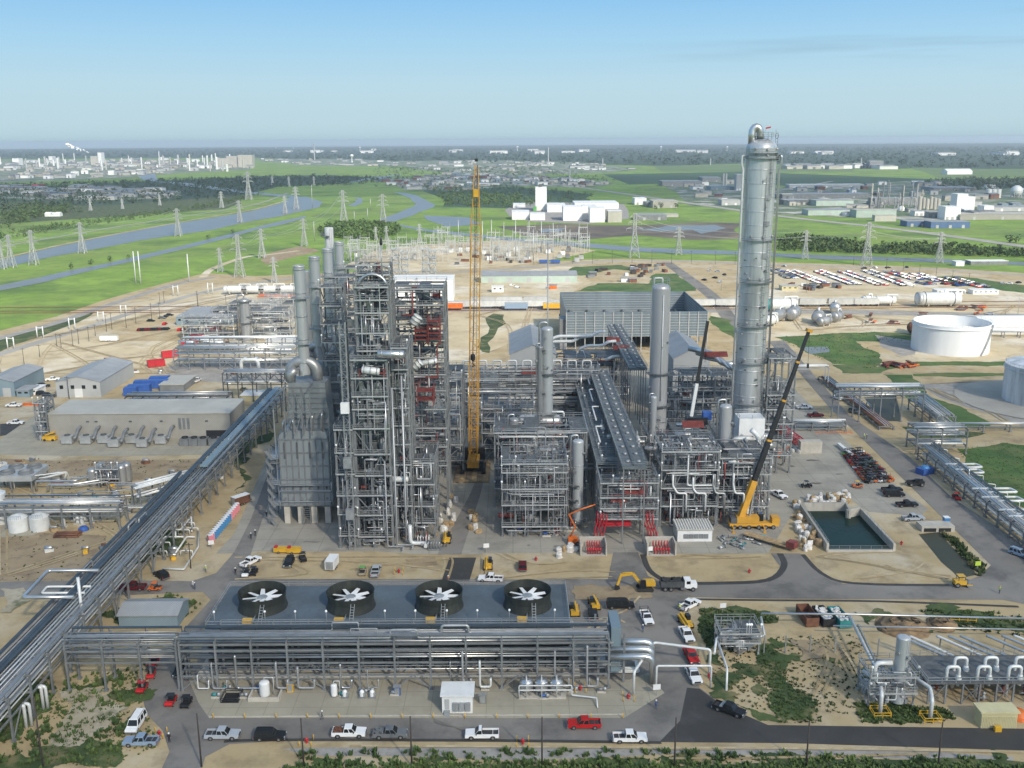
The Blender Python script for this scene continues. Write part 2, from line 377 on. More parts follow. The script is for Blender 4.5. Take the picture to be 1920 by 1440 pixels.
sheet('cloud_shade_field',[(1130,327),(1390,322),(1500,326),(1760,336),(1700,346),(1500,352),(1390,340),(1180,346)],'m_field_dark')  # cloud shade over this field is put into its dark green
sheet('pale_field',[(1225,311),(1390,309),(1460,310),(1600,315),(1600,322),(1460,322),(1240,322)],'m_field_light')
sheet('pale_field',[(1700,314),(1920,318),(2300,322),(2300,334),(1920,331),(1760,334)],'m_field_light',1,.05)
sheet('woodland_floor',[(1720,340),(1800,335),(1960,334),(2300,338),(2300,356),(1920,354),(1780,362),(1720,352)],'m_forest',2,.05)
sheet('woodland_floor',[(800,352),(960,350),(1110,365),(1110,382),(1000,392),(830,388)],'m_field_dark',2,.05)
sheet('woodland_floor',[(-300,395),(60,378),(180,388),(380,372),(500,360),(420,392),(250,405),(0,420),(-300,430)],'m_grass_rough',2,.06)
sheet('town_ground',[(-400,312),(0,302),(240,300),(460,304),(470,318),(330,325),(250,333),(0,342),(-400,350)],'m_town',2,.05)
sheet('town_ground',[(-400,362),(0,350),(200,352),(340,362),(330,372),(180,376),(0,372),(-400,380)],'m_town',2,.05)
sheet('town_ground',[(480,298),(620,298),(760,302),(900,300),(1100,305),(1200,318),(1130,324),(900,330),(760,312),(560,310)],'m_town',2,.05)
sheet('town_ground',[(700,340),(840,326),(1000,330),(1160,345),(1100,352),(960,348),(860,358),(760,356)],'m_town',2,.05)
sheet('works_yard',[(1240,346),(1390,336),(1460,352),(1700,340),(1880,352),(2100,362),(2300,410),(1900,412),(1680,412),(1460,402),(1400,395),(1290,385)],'m_town',1,.03)
sheet('works_yard',[(960,385),(1000,378),(1170,383),(1180,410),(1100,420),(1000,416),(955,405)],'m_gravel',1,.04)
sheet('mud_flat',[(930,425),(1050,420),(1180,423),(1300,417),(1392,419),(1396,448),(1300,450),(1200,441),(1090,450),(980,442)],'m_mud',2,.06)
for nm,pp in(('puddle',[(1195,431),(1260,423),(1340,422),(1362,428),(1315,438),(1300,431),(1240,434)]),('puddle',[(1010,430),(1060,428),(1050,434),(1015,436)])):
 sheet(nm,pp,'m_water',2,.08)
sheet('river',[(-900,660),(-300,548),(0,488),(75,470),(150,454),(250,432),(375,412),(480,394),(530,380),(545,369),(575,369),(606,379),(600,388),(567,396),(530,405),(480,413),(400,431),(262,451),(175,468),(100,481),(38,495),(0,503),(-300,575)],'m_water',1,.02)
sheet('drainage_ditch',[(-200,580),(0,535),(75,520),(132,507),(195,495),(250,482),(337,462),(385,450),(435,438),(480,426),(530,414),(572,405),(574,408),(530,421),(480,431),(435,445),(385,457),(337,469),(250,490),(195,502),(132,517),(75,531),(0,545),(-200,592)],'m_water')
sheet('oxbow_water',[(737,360),(762,362),(792,372),(816,384),(805,392),(772,405),(742,415),(715,417),(712,412),(745,400),(775,387),(781,382),(770,372),(752,365)],'m_water',1,.03)
sheet('oxbow_water',[(652,386),(666,379),(672,373),(660,370),(676,371),(680,376),(666,387)],'m_water',1,.03)
sheet('river',[(258,330),(290,325),(296,339),(350,343),(475,360),(560,368),(560,371),(475,364),(340,348),(268,337)],'m_water')
sheet('river',[(655,341),(690,333),(752,327),(750,329),(692,337),(657,343)],'m_water')
sheet('reservoir',[(795,404),(880,408),(905,420),(840,426),(800,412)],'m_water',1,.05)
sheet('canal',[(750,421),(800,430),(880,438),(960,446),(1085,455),(1185,463),(1285,468),(1385,471),(1460,475),(1560,479),(1720,484),(1920,492),(2200,500),(2200,506),(1920,498),(1720,491),(1560,487),(1460,482),(1385,478),(1285,476),(1185,472),(1085,463),(960,452),(880,443),(800,434),(752,425)],'m_water')
band('levee_road',[(-300,515),(0,463),(240,422),(370,402),(480,383),(540,362)],5,'m_road_pale')
band('river_bank',[(0,486),(150,452),(375,410),(480,392),(530,378)],5,'m_dirt')
band('highway',[(800,340),(1000,342),(1250,375),(1460,405),(1640,425),(1760,440),(1920,462),(2200,500)],16,'m_road_pale')
band('country_road',[(1250,372),(1400,366),(1560,340)],10,'m_road_pale')
LAYER[:]=[.02,.0013]
sheet('plant_ground',[(-900,850),(-300,720),(0,620),(104,594),(194,563),(250,547),(332,525),(385,512),(480,518),(620,512),(830,503),(960,494),(1100,487),(1160,485),(1385,490),(1600,496),(1765,502),(1920,512),(2400,530),(3600,1700),(3200,1500),(960,1520),(-1500,1520)],'m_dirt',1,.004)
sheet('painted_sun_dirt',[(60,640),(200,585),(340,545),(480,530),(640,530),(860,520),(1000,505),(1090,495),(1110,530),(1050,560),(960,640),(840,700),(560,690),(400,640),(330,690),(120,690),(0,720),(0,660)],'m_dirt_light',2,.05)  # sunlit look painted in as paler dirt
sheet('painted_sun_dirt',[(1440,505),(1620,512),(1900,540),(2100,560),(2100,700),(1900,690),(1720,680),(1680,640),(1440,640),(1330,600),(1330,560),(1440,560)],'m_dirt_light',2,.04)  # same painted sunlight on the right hand yards
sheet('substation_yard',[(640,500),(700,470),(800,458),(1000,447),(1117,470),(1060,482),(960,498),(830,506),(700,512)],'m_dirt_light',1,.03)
sheet('dark_bank_scrub',[(0,636),(100,610),(180,582),(170,592),(110,618),(30,646),(0,660)],'m_grass_rough',1,.04)  # dark rough grass strip along the bank
sheet('brown_bank',[(490,480),(560,462),(600,470),(560,480),(500,496)],'m_dirt_brown',2,.06)
band('dirt_track',[(380,520),(400,503),(460,482),(500,478),(560,470)],6,'m_dirt_light')
for px in([(-300,720),(0,634),(110,604),(200,573),(330,533),(400,520)],):
 band('railway_bed',px,7,'m_gravel')
band('perimeter_road',[(-200,730),(0,664),(150,618),(300,570),(420,540),(560,520)],7,'m_road_pale')
band('service_road',[(640,520),(900,508),(1000,500),(1160,489),(1300,490),(1440,496),(1600,500),(1760,506),(1990,520)],8,'m_road_pale')
sheet('car_park',[(1445,508),(1560,510),(1700,512),(1800,520),(1880,545),(1700,548),(1560,546),(1460,548)],'m_dirt_light',1,.02)
band('railway_bed',[(560,583),(900,580),(1100,580),(1400,583),(1640,586),(1990,595)],16,'m_gravel')
sheet('lawn',[(1055,515),(1080,500),(1165,497),(1205,508),(1150,505),(1090,517)],'m_grass_deep',5,.09)
sheet('lawn',[(1080,546),(1120,531),(1215,532),(1230,513),(1270,513),(1306,545)],'m_grass_deep',5,.09)
band('access_road',[(1250,492),(1300,528),(1340,560),(1370,600),(1440,680)],9,'m_road')
sheet('lawn',[(1333,592),(1372,600),(1388,645),(1360,625)],'m_grass_deep',5,.09)
sheet('lawn',[(1700,520),(1800,518),(1920,535),(1990,555),(1880,545),(1780,530)],'m_grass_deep',5,.09)
sheet('lawn',[(1451,632),(1540,627),(1640,622),(1715,626),(1713,641),(1605,640),(1652,665),(1640,692),(1560,682),(1500,655)],'m_grass_deep',5,.09)
sheet('pond',[(1502,651),(1550,650),(1555,660),(1520,664)],'m_water',1,.05)
sheet('gravel_lot',[(1640,628),(1715,640),(1715,665),(1690,668),(1650,650)],'m_gravel',1,.05)
sheet('lawn',[(1560,684),(1640,688),(1720,678),(1900,678),(1900,686),(1700,688),(1650,700),(1580,700)],'m_grass_deep',5,.09)
sheet('lawn',[(1712,701),(1890,700),(1890,704),(1712,705)],'m_grass_deep',5,.09)
sheet('tank_basin',[(1720,720),(1900,712),(2100,715),(2100,800),(1920,800),(1850,775),(1760,745)],'m_gravel',1,.03)
sheet('lawn',[(1655,702),(1710,703),(1745,744),(1860,795),(1845,803),(1790,800),(1740,770),(1690,735)],'m_grass_deep',5,.09)
sheet('pond',[(1620,745),(1680,740),(1690,790),(1650,790)],'m_ditch',1,.05)
sheet('lawn',[(1795,842),(1880,830),(1980,845),(2300,900),(2300,1100),(1960,968),(1900,945),(1850,920),(1828,895)],'m_grass_deep',5,.09)
sheet('lawn',[(1690,800),(1790,806),(1850,812),(1790,826),(1720,822)],'m_grass_rough',2,.06)
sheet('green_strip',[(925,588),(945,590),(930,625),(918,662),(905,660),(915,625)],'m_grass_rough',2,.1)
sheet('asphalt_lot',[(0,795),(70,790),(75,800),(40,812),(0,818)],'m_asphalt')
sheet('dark_lot',[(180,612),(290,592),(420,600),(470,625),(330,640),(180,640)],'m_dirt',1,.05)
sheet('equipment_yard',[(300,690),(420,672),(560,668),(560,705),(430,718),(330,712)],'m_gravel',1,.04)
sheet('building_apron',[(-40,852),(70,775),(480,780),(470,842),(430,852),(200,856)],'m_pad')
sheet('packed_dirt',[(0,860),(420,858),(400,890),(250,900),(0,890)],'m_dirt_brown',2,.05)
sheet('packed_dirt',[(-200,1000),(200,1005),(200,1085),(-300,1095)],'m_dirt_brown',2,.05)
sheet('unit_pad',[(0,985),(80,978),(92,992),(60,1004),(0,1008)],'m_pad',1,.01)
sheet('plant_apron',[(405,1038),(440,1000),(500,860),(560,735),(900,690),(1380,690),(1480,720),(1560,800),(1640,880),(1740,955),(1690,1002),(1600,940),(1500,940),(1440,1038),(1000,1040)],'m_concrete')
sheet('asphalt_lane',[(820,1040),(880,930),(905,870),(915,870),(900,930),(865,1040)],'m_road')
sheet('sand_lot',[(440,1046),(480,1034),(700,1034),(838,1044),(826,1088),(440,1090)],'m_dirt',1,.02)
sheet('sand_lot',[(905,1038),(1128,1038),(1142,1080),(1060,1090),(895,1088)],'m_dirt',1,.02)
sheet('sand_lot',[(1212,1040),(1440,1040),(1462,1070),(1440,1090),(1240,1092),(1218,1065)],'m_dirt',1,.01)
sheet('sand_lot',[(1520,1040),(1690,1034),(1650,975),(1625,960),(1690,965),(1730,1000),(1790,1090),(1580,1094),(1530,1070)],'m_dirt',1,.02)
sheet('culvert_channel',[(1722,1002),(1762,998),(1800,1040),(1832,1078),(1800,1086),(1765,1055)],'m_ditch',1,.03)
sheet('channel_bank',[(1765,998),(1785,1010),(1850,1070),(1840,1080),(1805,1040)],'m_grass_rough',2,.06)
sheet('road',[(-300,1122),(-300,1095),(0,1091),(200,1088),(360,1090),(405,1075),(440,1035),(470,975),(505,880),(560,750),(590,700),(610,700),(560,800),(520,900),(490,980),(470,1040),(460,1086),(830,1086),(1140,1086),(1150,1036),(1196,1036),(1215,1080),(1245,1093),(1440,1092),(1468,1070),(1445,1038),(1500,1038),(1530,1072),(1580,1095),(1800,1095),(1838,1080),(1858,1060),(1700,905),(1600,806),(1560,770),(1500,700),(1440,640),(1470,638),(1592,779),(1703,855),(1783,932),(1920,1022),(2400,1330),(2300,1420),(1960,1140),(1880,1125),(1440,1123),(1290,1120),(1275,1140),(1290,1200),(1300,1262),(1312,1290),(1345,1315),(1360,1332),(1290,1355),(1240,1392),(520,1390),(430,1396),(385,1420),(370,1470),(290,1470),(318,1410),(305,1370),(275,1340),(268,1312),(283,1265),(310,1222),(345,1180),(395,1125),(380,1110),(200,1118)],'m_road')
sheet('road_patch',[(1288,1290),(1312,1292),(1352,1322),(1440,1360),(1925,1367),(2400,1372),(2400,1412),(1925,1408),(1480,1394),(1236,1392),(1275,1352)],'m_asphalt')
sheet('road_patch',[(843,1046),(893,1046),(880,1090),(828,1090)],'m_asphalt')
band('road_edge_patch',[(1462,1038),(1470,1062),(1440,1088),(1350,1094),(1250,1094)],1.6,'m_asphalt')
band('road_edge_patch',[(1205,1040),(1218,1070),(1250,1092)],1.4,'m_asphalt')
band('road_edge_patch',[(1505,1040),(1540,1075),(1600,1094),(1780,1098)],1.2,'m_asphalt')
band('road_edge_patch',[(1300,1124),(1450,1126),(1650,1128),(1910,1138)],.9,'m_asphalt')
band('road_edge_patch',[(420,1391),(520,1388),(900,1389),(1240,1393)],.8,'m_asphalt')
sheet('traffic_island',[(352,1240),(372,1190),(405,1140),(420,1150),(385,1200),(368,1245)],'m_dirt',1,.04)
sheet('concrete_pad',[(352,1270),(1180,1275),(1215,1262),(1246,1300),(1170,1347),(392,1347),(372,1318)],'m_pad')
sheet('roadside_verge',[(385,1470),(400,1425),(440,1404),(520,1394),(1240,1397),(1480,1400),(1930,1413),(2300,1420),(2300,1520),(385,1520)],'m_dirt',1,.004)
sheet('gravel_verge',[(530,1405),(900,1400),(1250,1404),(1900,1420),(1900,1428),(1250,1415),(600,1418)],'m_gravel',2,.03)
for px in([(1311,1142),(1452,1151),(1460,1165),(1424,1172),(1357,1172),(1343,1197),(1328,1218),(1311,1186)],[(1425,1205),(1445,1215),(1475,1275),(1523,1307),(1530,1353),(1467,1353),(1445,1314),(1432,1262)],[(1608,1322),(1771,1330),(1789,1349),(1700,1357),(1622,1353)],[(1732,1146),(1842,1147),(1990,1172),(1990,1205),(1764,1172)],[(1601,1147),(1650,1155),(1630,1172)],[(1353,1255),(1374,1265),(1370,1322),(1350,1300)],[(1380,1320),(1440,1340),(1480,1356),(1420,1350)],[(1620,1250),(1660,1290),(1640,1300),(1600,1270)],[(-60,1300),(90,1280),(100,1330),(40,1380),(-60,1420)],[(60,1405),(150,1380),(230,1400),(215,1440),(60,1450)],[(120,1290),(220,1262),(250,1250),(200,1285),(130,1305)],[(190,1150),(320,1115),(370,1130),(345,1160),(230,1175)],[(-200,1432),(60,1425),(60,1500),(-200,1500)],[(225,1005),(330,990),(345,1030),(250,1060)],[(440,920),(470,860),(500,800),(506,812),(470,900),(450,930)]):
 sheet('weedy_grass',px,'m_grass_rough',5,.19)
rt=random.Random(31)
for i in range(46):
 px,py=rt.choice(((rt.uniform(1330,1610),rt.uniform(1180,1345)),(rt.uniform(1330,1610),rt.uniform(1180,1345)),(rt.uniform(60,290),rt.uniform(1260,1430)),(rt.uniform(560,1900),rt.uniform(1412,1432)),(rt.uniform(1600,1900),rt.uniform(1140,1180))));c=G(px,py);a_,b_=rt.uniform(.8,4.5),rt.uniform(.6,2.6)
 if px>280 and px<1320 and py<1400:continue
 sheet_w('weedy_grass',fract([Vector((c.x+a_*cos(t_)*rt.uniform(.6,1.3),c.y+b_*sin(t_)*rt.uniform(.6,1.3),0))for t_ in(0,.9,1.8,2.7,3.6,4.5,5.4)],4,.25),nz(),'m_grass_rough')
sheet('grey_spoil',[(0,1105),(45,1103),(60,1125),(20,1150),(0,1150)],'m_rubble',4,.12)
sheet('spoil_patch',[(110,1300),(190,1290),(240,1330),(150,1400),(90,1400)],'m_rubble',5,.2)
for px in([(1655,1165),(1705,1160),(1790,1172),(1770,1186),(1690,1184)],[(1480,1200),(1580,1205),(1600,1235),(1500,1240)],[(1075,1098),(1215,1098),(1225,1120),(1080,1125)],[(760,1050),(815,1046),(820,1060),(770,1066)]):
 sheet('brown_dirt',px,'m_dirt_brown',5,.17)
rt=random.Random(77);LAYER[1]=.0005
for poly,n in(([(440,1046),(830,1044),(826,1088),(440,1090)],5),([(905,1038),(1130,1038),(1142,1082),(895,1088)],4),([(1225,1045),(1440,1045),(1240,1090)],3),([(1530,1045),(1690,1034),(1780,1088),(1590,1092)],4),([(0,900),(220,1010),(0,1080)],4),([(1540,1190),(1600,1190),(1610,1330),(1500,1340)],2),([(100,640),(420,600),(330,700),(60,700)],9),([(860,600),(1000,560),(960,660)],4),([(1450,560),(1900,570),(1860,600),(1500,620)],10),([(1720,720),(1890,720),(1880,790)],4),([(1090,1110),(1200,1120),(1190,1200),(1090,1180)],2),([(0,500+150),(300,560),(560,530)],4),([(600,1400),(1900,1412),(1200,1425)],3)):
 for _ in range(n):
  a,c=rt.sample(poly,2);m_=rt.choice(poly);f=rt.uniform(.1,.5);q=[(a[0]+(c[0]-a[0])*f*.3,a[1]+(c[1]-a[1])*f*.3),((a[0]+c[0]+m_[0])/3+rt.uniform(-9,9),(a[1]+c[1]+m_[1])/3+rt.uniform(-4,4)),(c[0]+(m_[0]-c[0])*f,c[1]+(m_[1]-c[1])*f)]
  for o_ in(0,.0):
   dx=1.9*F/(G(*q[1]).y+20)
   for s_ in(0,dx):band('tyre_track',[(x+s_,y)for x,y in q],.55,rt.choice(('m_track','m_track_pale')))
   break
mat('m_stain',(.15,.138,.12),.9,0,0,.3,(.195,.18,.158),rv=0,thr=(.35,.65));mat('m_patch',(.24,.225,.20),.9,0,.1,.2,rv=0)
for i in range(15):
 px,py=rt.choice(((rt.uniform(400,1220),rt.uniform(1352,1386)),(rt.uniform(500,1900),rt.uniform(1097,1120)),(rt.uniform(1225,1280),rt.uniform(1130,1340)),(rt.uniform(520,1450),rt.uniform(1000,1034)),(rt.uniform(1480,1640),rt.uniform(860,930))));c=G(px,py);a_,b_=rt.uniform(.5,2.6),rt.uniform(.3,.9)
 sheet_w('road_stain',fract([Vector((c.x+a_*cos(t_),c.y+b_*sin(t_),0))for t_ in(0,1.2,2.4,3.6,4.9)],3,.2),nz(),rt.choice(('m_stain','m_stain','m_patch')))
for i in range(3):band('skid_mark',[(815,1351+i*2),(835,1358+i*2),(850,1364),(868,1371-i*2)],.22,'m_stain')
# ------------------------------------------------------------------ vegetation
def inpoly(x,y,poly):
 c=False;j=len(poly)-1
 for i in range(len(poly)):
  a,b=poly[i],poly[j]
  if(a[1]>y)!=(b[1]>y)and x<(b[0]-a[0])*(y-a[1])/(b[1]-a[1])+a[0]:c=not c
  j=i
 return c
mat('m_leaf',(.042,.08,.018),.8,0,0,.05,(.095,.14,.032),rv=.12)
mat('m_leaf_light',(.07,.12,.025),.8,0,0,.05,(.10,.16,.035),rv=.12)
mat('m_leaf_dark',(.018,.040,.014),.85,0,0,.02,(.034,.066,.02),rv=.12)
def crown(mb,x,y,z,r,h,n,rs,leaf=.33):
 lobes=[(rs.uniform(-.5,.5)*r,rs.uniform(-.5,.5)*r,rs.uniform(.3,.75)*h)for _ in range(4)]
 for i in range(n):
  lx,ly,lz=lobes[i%4];t=rs.uniform(0,2*pi);q=rs.uniform(-1,1);k=rs.uniform(.55,1)*r*.62
  c=Vector((x+lx+k*sqrt(1-q*q)*cos(t),y+ly+k*sqrt(1-q*q)*sin(t),z+max(.1*h,lz+q*h*.32)))
  s=r*leaf*rs.uniform(.6,1.3);a=rs.uniform(0,6.28);u=Vector((cos(a),sin(a),rs.uniform(-.6,.6)))*s;v=Vector((-sin(a)*.7,cos(a)*.7,rs.uniform(.2,1)))*s
  mb.add([c-u*.5-v*.4,c+u*.5-v*.3,c+u*.3+v*.5,c-u*.4+v*.4],[(0,1,2,3)])
def wood(name,label,px,count,hh,m,n=14,rr=(.45,.7),k=0.0):
 poly=[G(*p)for p in px];xs=[p.x for p in poly];ys=[p.y for p in poly];mb=MB();rs=random.Random(len(px)*7+count);c=0;tr=0
 while c<count and tr<count*30:
  tr+=1;x=rs.uniform(min(xs),max(xs))
  y=rs.uniform(min(ys),max(ys))if not k else min(ys)*(max(ys)/min(ys))**rs.random()
  if not inpoly(x,y,poly):continue
  c+=1;h=rs.uniform(*hh);crown(mb,x,y,0,h*rs.uniform(*rr),h,n,rs,.42)
 o=mb.build(name,m);o['kind']='stuff';o['label']=label;return o
wood('forest','dark distant woodland reaching to the horizon',[(-600,297),(300,295),(480,297),(700,303),(1000,307),(1250,311),(1390,307),(1600,316),(1920,316),(2500,316),(2600,277),(1920,276),(960,279),(-600,284)],5200,(9,17),'m_leaf_dark',12,(.8,1.3),k=1)
wood('woodland','dark wood along the far river bend',[(-100,352),(200,343),(330,338),(480,332),(620,332),(760,338),(640,350),(520,352),(480,362),(380,378),(250,383),(120,392),(-100,410)],2000,(6,11),'m_leaf_dark',14)
wood('woodland','dark wood beyond the works on the right',[(1720,342),(1800,336),(1960,335),(2100,338),(2100,356),(1920,354),(1780,360)],650,(6,10),'m_leaf_dark',14)
wood('woodland','scattered wood beside the highway',[(800,352),(960,350),(1110,365),(1110,382),(1000,390),(830,388)],420,(4,8),'m_leaf',16)
wood('town_trees','trees among the houses of the far town',[(700,312),(840,318),(1000,310),(1160,340),(1100,350),(960,346),(860,356),(700,352)],700,(5,9),'m_leaf_dark',12)
wood('bank_scrub','scrub on the far bank of the levee',[(-100,455),(120,420),(250,405),(380,385),(440,372),(500,362),(450,378),(350,398),(230,415),(0,452)],500,(3,6),'m_leaf',16)
wood('scrub','rough scrub in the pasture by the pylons',[(-100,430),(60,385),(130,388),(120,402),(0,430)],300,(5,9),'m_leaf',18)
wood('thicket','bright green thicket behind the substation',[(600,430),(640,422),(700,420),(745,425),(750,440),(700,450),(630,448),(600,440)],420,(4,8),'m_leaf_light',30)
wood('thicket','green trees beyond the oxbow water',[(820,368),(860,362),(980,366),(1000,384),(960,390),(840,386)],260,(5,9),'m_leaf_light',18)
wood('canal_hedge','bushy green hedge along the canal bank',[(1452,450),(1520,446),(1580,456),(1640,464),(1760,463),(1920,476),(2050,484),(2050,490),(1920,484),(1700,478),(1560,474),(1452,470)],520,(3.5,7.5),'m_leaf',40)
def tufts(name,label,px,count,hh,m,n=9):
 poly=[G(*p)for p in px];xs=[p.x for p in poly];ys=[p.y for p in poly];mb=MB();rs=random.Random(int(px[0][0])+count);c=0;tr=0
 while c<count and tr<count*40:
  tr+=1;x=rs.uniform(min(xs),max(xs));y=rs.uniform(min(ys),max(ys))
  if not inpoly(x,y,poly):continue
  c+=1;h=rs.uniform(*hh)
  for i in range(n):
   a=rs.uniform(0,6.28);d=rs.uniform(.1,1)*h*.9;bx,by=x+cos(a)*d*.5,y+sin(a)*d*.5;hz=h*rs.uniform(.4,1);t=a+pi/2;wd=h*.3
   mb.add([(bx-cos(t)*wd,by-sin(t)*wd,.03),(bx+cos(t)*wd,by+sin(t)*wd,.03),(x+cos(a)*d+cos(t)*wd*.4,y+sin(a)*d+sin(t)*wd*.4,hz),(x+cos(a)*d-cos(t)*wd*.4,y+sin(a)*d-sin(t)*wd*.4,hz*.8)],[(0,1,2,3)])
 o=mb.build(name,m);o['kind']='stuff';o['label']=label;return o
tufts('weeds','green weeds along the bottom road verge',[(530,1440),(780,1434),(1250,1434),(1900,1438),(1990,1450),(1990,1500),(500,1500)],1500,(.3,1.0),'m_leaf',10)
tufts('weeds','pale weeds mixed along the bottom verge',[(530,1436),(780,1430),(1250,1430),(1900,1434),(1990,1450),(1990,1500),(500,1500)],1300,(.25,.9),'m_leaf_light',8)
sheet('weedy_grass',[(530,1440),(900,1436),(1300,1438),(1930,1432),(2300,1440),(2300,1520),(500,1520)],'m_grass_rough',6,.03)
tufts('weeds','dense green brush along the very bottom edge',[(520,1450),(1990,1446),(2000,1490),(500,1490)],3600,(.4,1.3),'m_leaf',10)
tufts('weeds','pale grass stalks along the very bottom edge',[(520,1446),(1990,1442),(2000,1490),(500,1490)],2600,(.4,1.2),'m_leaf_light',8)
tufts('weeds','weeds dotting the gravel verge',[(560,1410),(1250,1408),(1900,1422),(1900,1440),(560,1440)],330,(.4,1.1),'m_leaf',10)
tufts('weeds','weeds around the small skid by the junction',[(1311,1142),(1452,1151),(1460,1165),(1424,1172),(1357,1172),(1343,1197),(1328,1218),(1311,1186)],260,(.3,.9),'m_leaf')
tufts('weeds','tall green weeds in the bare lot',[(1420,1200),(1450,1215),(1480,1275),(1528,1307),(1540,1356),(1460,1356),(1438,1314),(1425,1262)],480,(.15,.55),'m_leaf')
tufts('weeds','weeds round the manifold pad',[(1600,1318),(1771,1328),(1795,1350),(1700,1359),(1615,1356)],330,(.3,.8),'m_leaf')
tufts('weeds','green weeds near the spoil heap',[(1725,1144),(1842,1145),(1990,1172),(1990,1205),(1764,1174)],300,(.3,.8),'m_leaf')
tufts('weeds','sparse weeds in the bare lot',[(1330,1200),(1620,1190),(1620,1340),(1400,1330),(1330,1260)],900,(.12,.5),'m_grass_rough')
tufts('weeds','sparse scrub on the left gravel by the junction',[(90,1290),(290,1240),(265,1310),(300,1400),(200,1440),(60,1430)],700,(.12,.55),'m_leaf')
tufts('weeds','thin scrub on the left dirt fields',[(0,860),(420,860),(380,930),(250,1000),(200,1090),(0,1090)],500,(.15,.5),'m_grass_rough')
tufts('weeds','dark weeds under the pipe rack',[(-60,1290),(230,1255),(260,1250),(230,1420),(60,1450),(-60,1450)],420,(.3,1.1),'m_leaf')
tufts('weeds','weeds beside the grey shed',[(190,1150),(320,1110),(380,1130),(345,1165),(230,1180)],160,(.3,.8),'m_leaf')
tufts('weeds','long grass on the lawn beside the right pipe rack',[(1795,842),(1880,830),(1990,845),(1990,965),(1900,945),(1850,920),(1828,895)],800,(.15,.5),'m_leaf_light',6)
tufts('weeds','long grass on the lawn before the open topped tank',[(1451,632),(1540,627),(1640,622),(1713,641),(1605,640),(1652,665),(1640,692),(1560,682)],500,(.2,.6),'m_leaf_light',6)
tufts('weeds','weeds along the ditch',[(1760,996),(1790,1010),(1850,1068),(1838,1082),(1800,1040)],160,(.4,1.2),'m_grass_rough')
# ------------------------------------------------------------------ clouds overhead, out of the picture
mc=mat('cloud_white',(.9,.9,.9),1,rv=0);nt=mc.node_tree;tr_=nt.nodes.new('ShaderNodeBsdfTransparent');ms_=nt.nodes.new('ShaderNodeMixShader');ms_.inputs['Fac'].default_value=.29
nt.links.new(tr_.outputs[0],ms_.inputs[1]);nt.links.new(nt.nodes['Principled BSDF'].outputs[0],ms_.inputs[2]);nt.links.new(ms_.outputs[0],nt.nodes['Material Output'].inputs['Surface'])
def cloud(label,sx,sy,rx,ry,alt,sd_):
 k=alt/tan(SUN_EL);cx,cy=sx+k*sin(SUN_AZ),sy+k*cos(SUN_AZ);rs=random.Random(sd_);b=MB();n=36;prof=[]
 lob=[(rs.uniform(0,6.28),rs.randint(2,7),rs.uniform(.03,.10))for _ in range(7)];vs=[]
 for i,(rr,zz)in enumerate(((.02,-.5),(.6,-.46),(.9,-.3),(1.0,0),(.86,.45),(.55,.8),(.2,.97),(.02,1))):
  for j in range(n):
   t_=2*pi*j/n;w_=1+sum(a_*sin(f_*t_+p_+i*.4)for p_,f_,a_ in lob);vs.append((cx+rx*rr*w_*cos(t_),cy+ry*rr*w_*sin(t_),alt+zz*90*w_))
 b.add(vs,[(i*n+j,i*n+(j+1)%n,(i+1)*n+(j+1)%n,(i+1)*n+j)for i in range(7)for j in range(n)],True)
 o=b.build('cloud','cloud_white');o['kind']='stuff';o['label']=label
cloud('thin cloud shading the plant',30,60,900,345,900,1)
cloud('thin cloud shading the woods beyond the river',-500,2350,1500,600,1300,2)
cloud('thin cloud shading the far right fields',900,1900,900,240,1300,3)
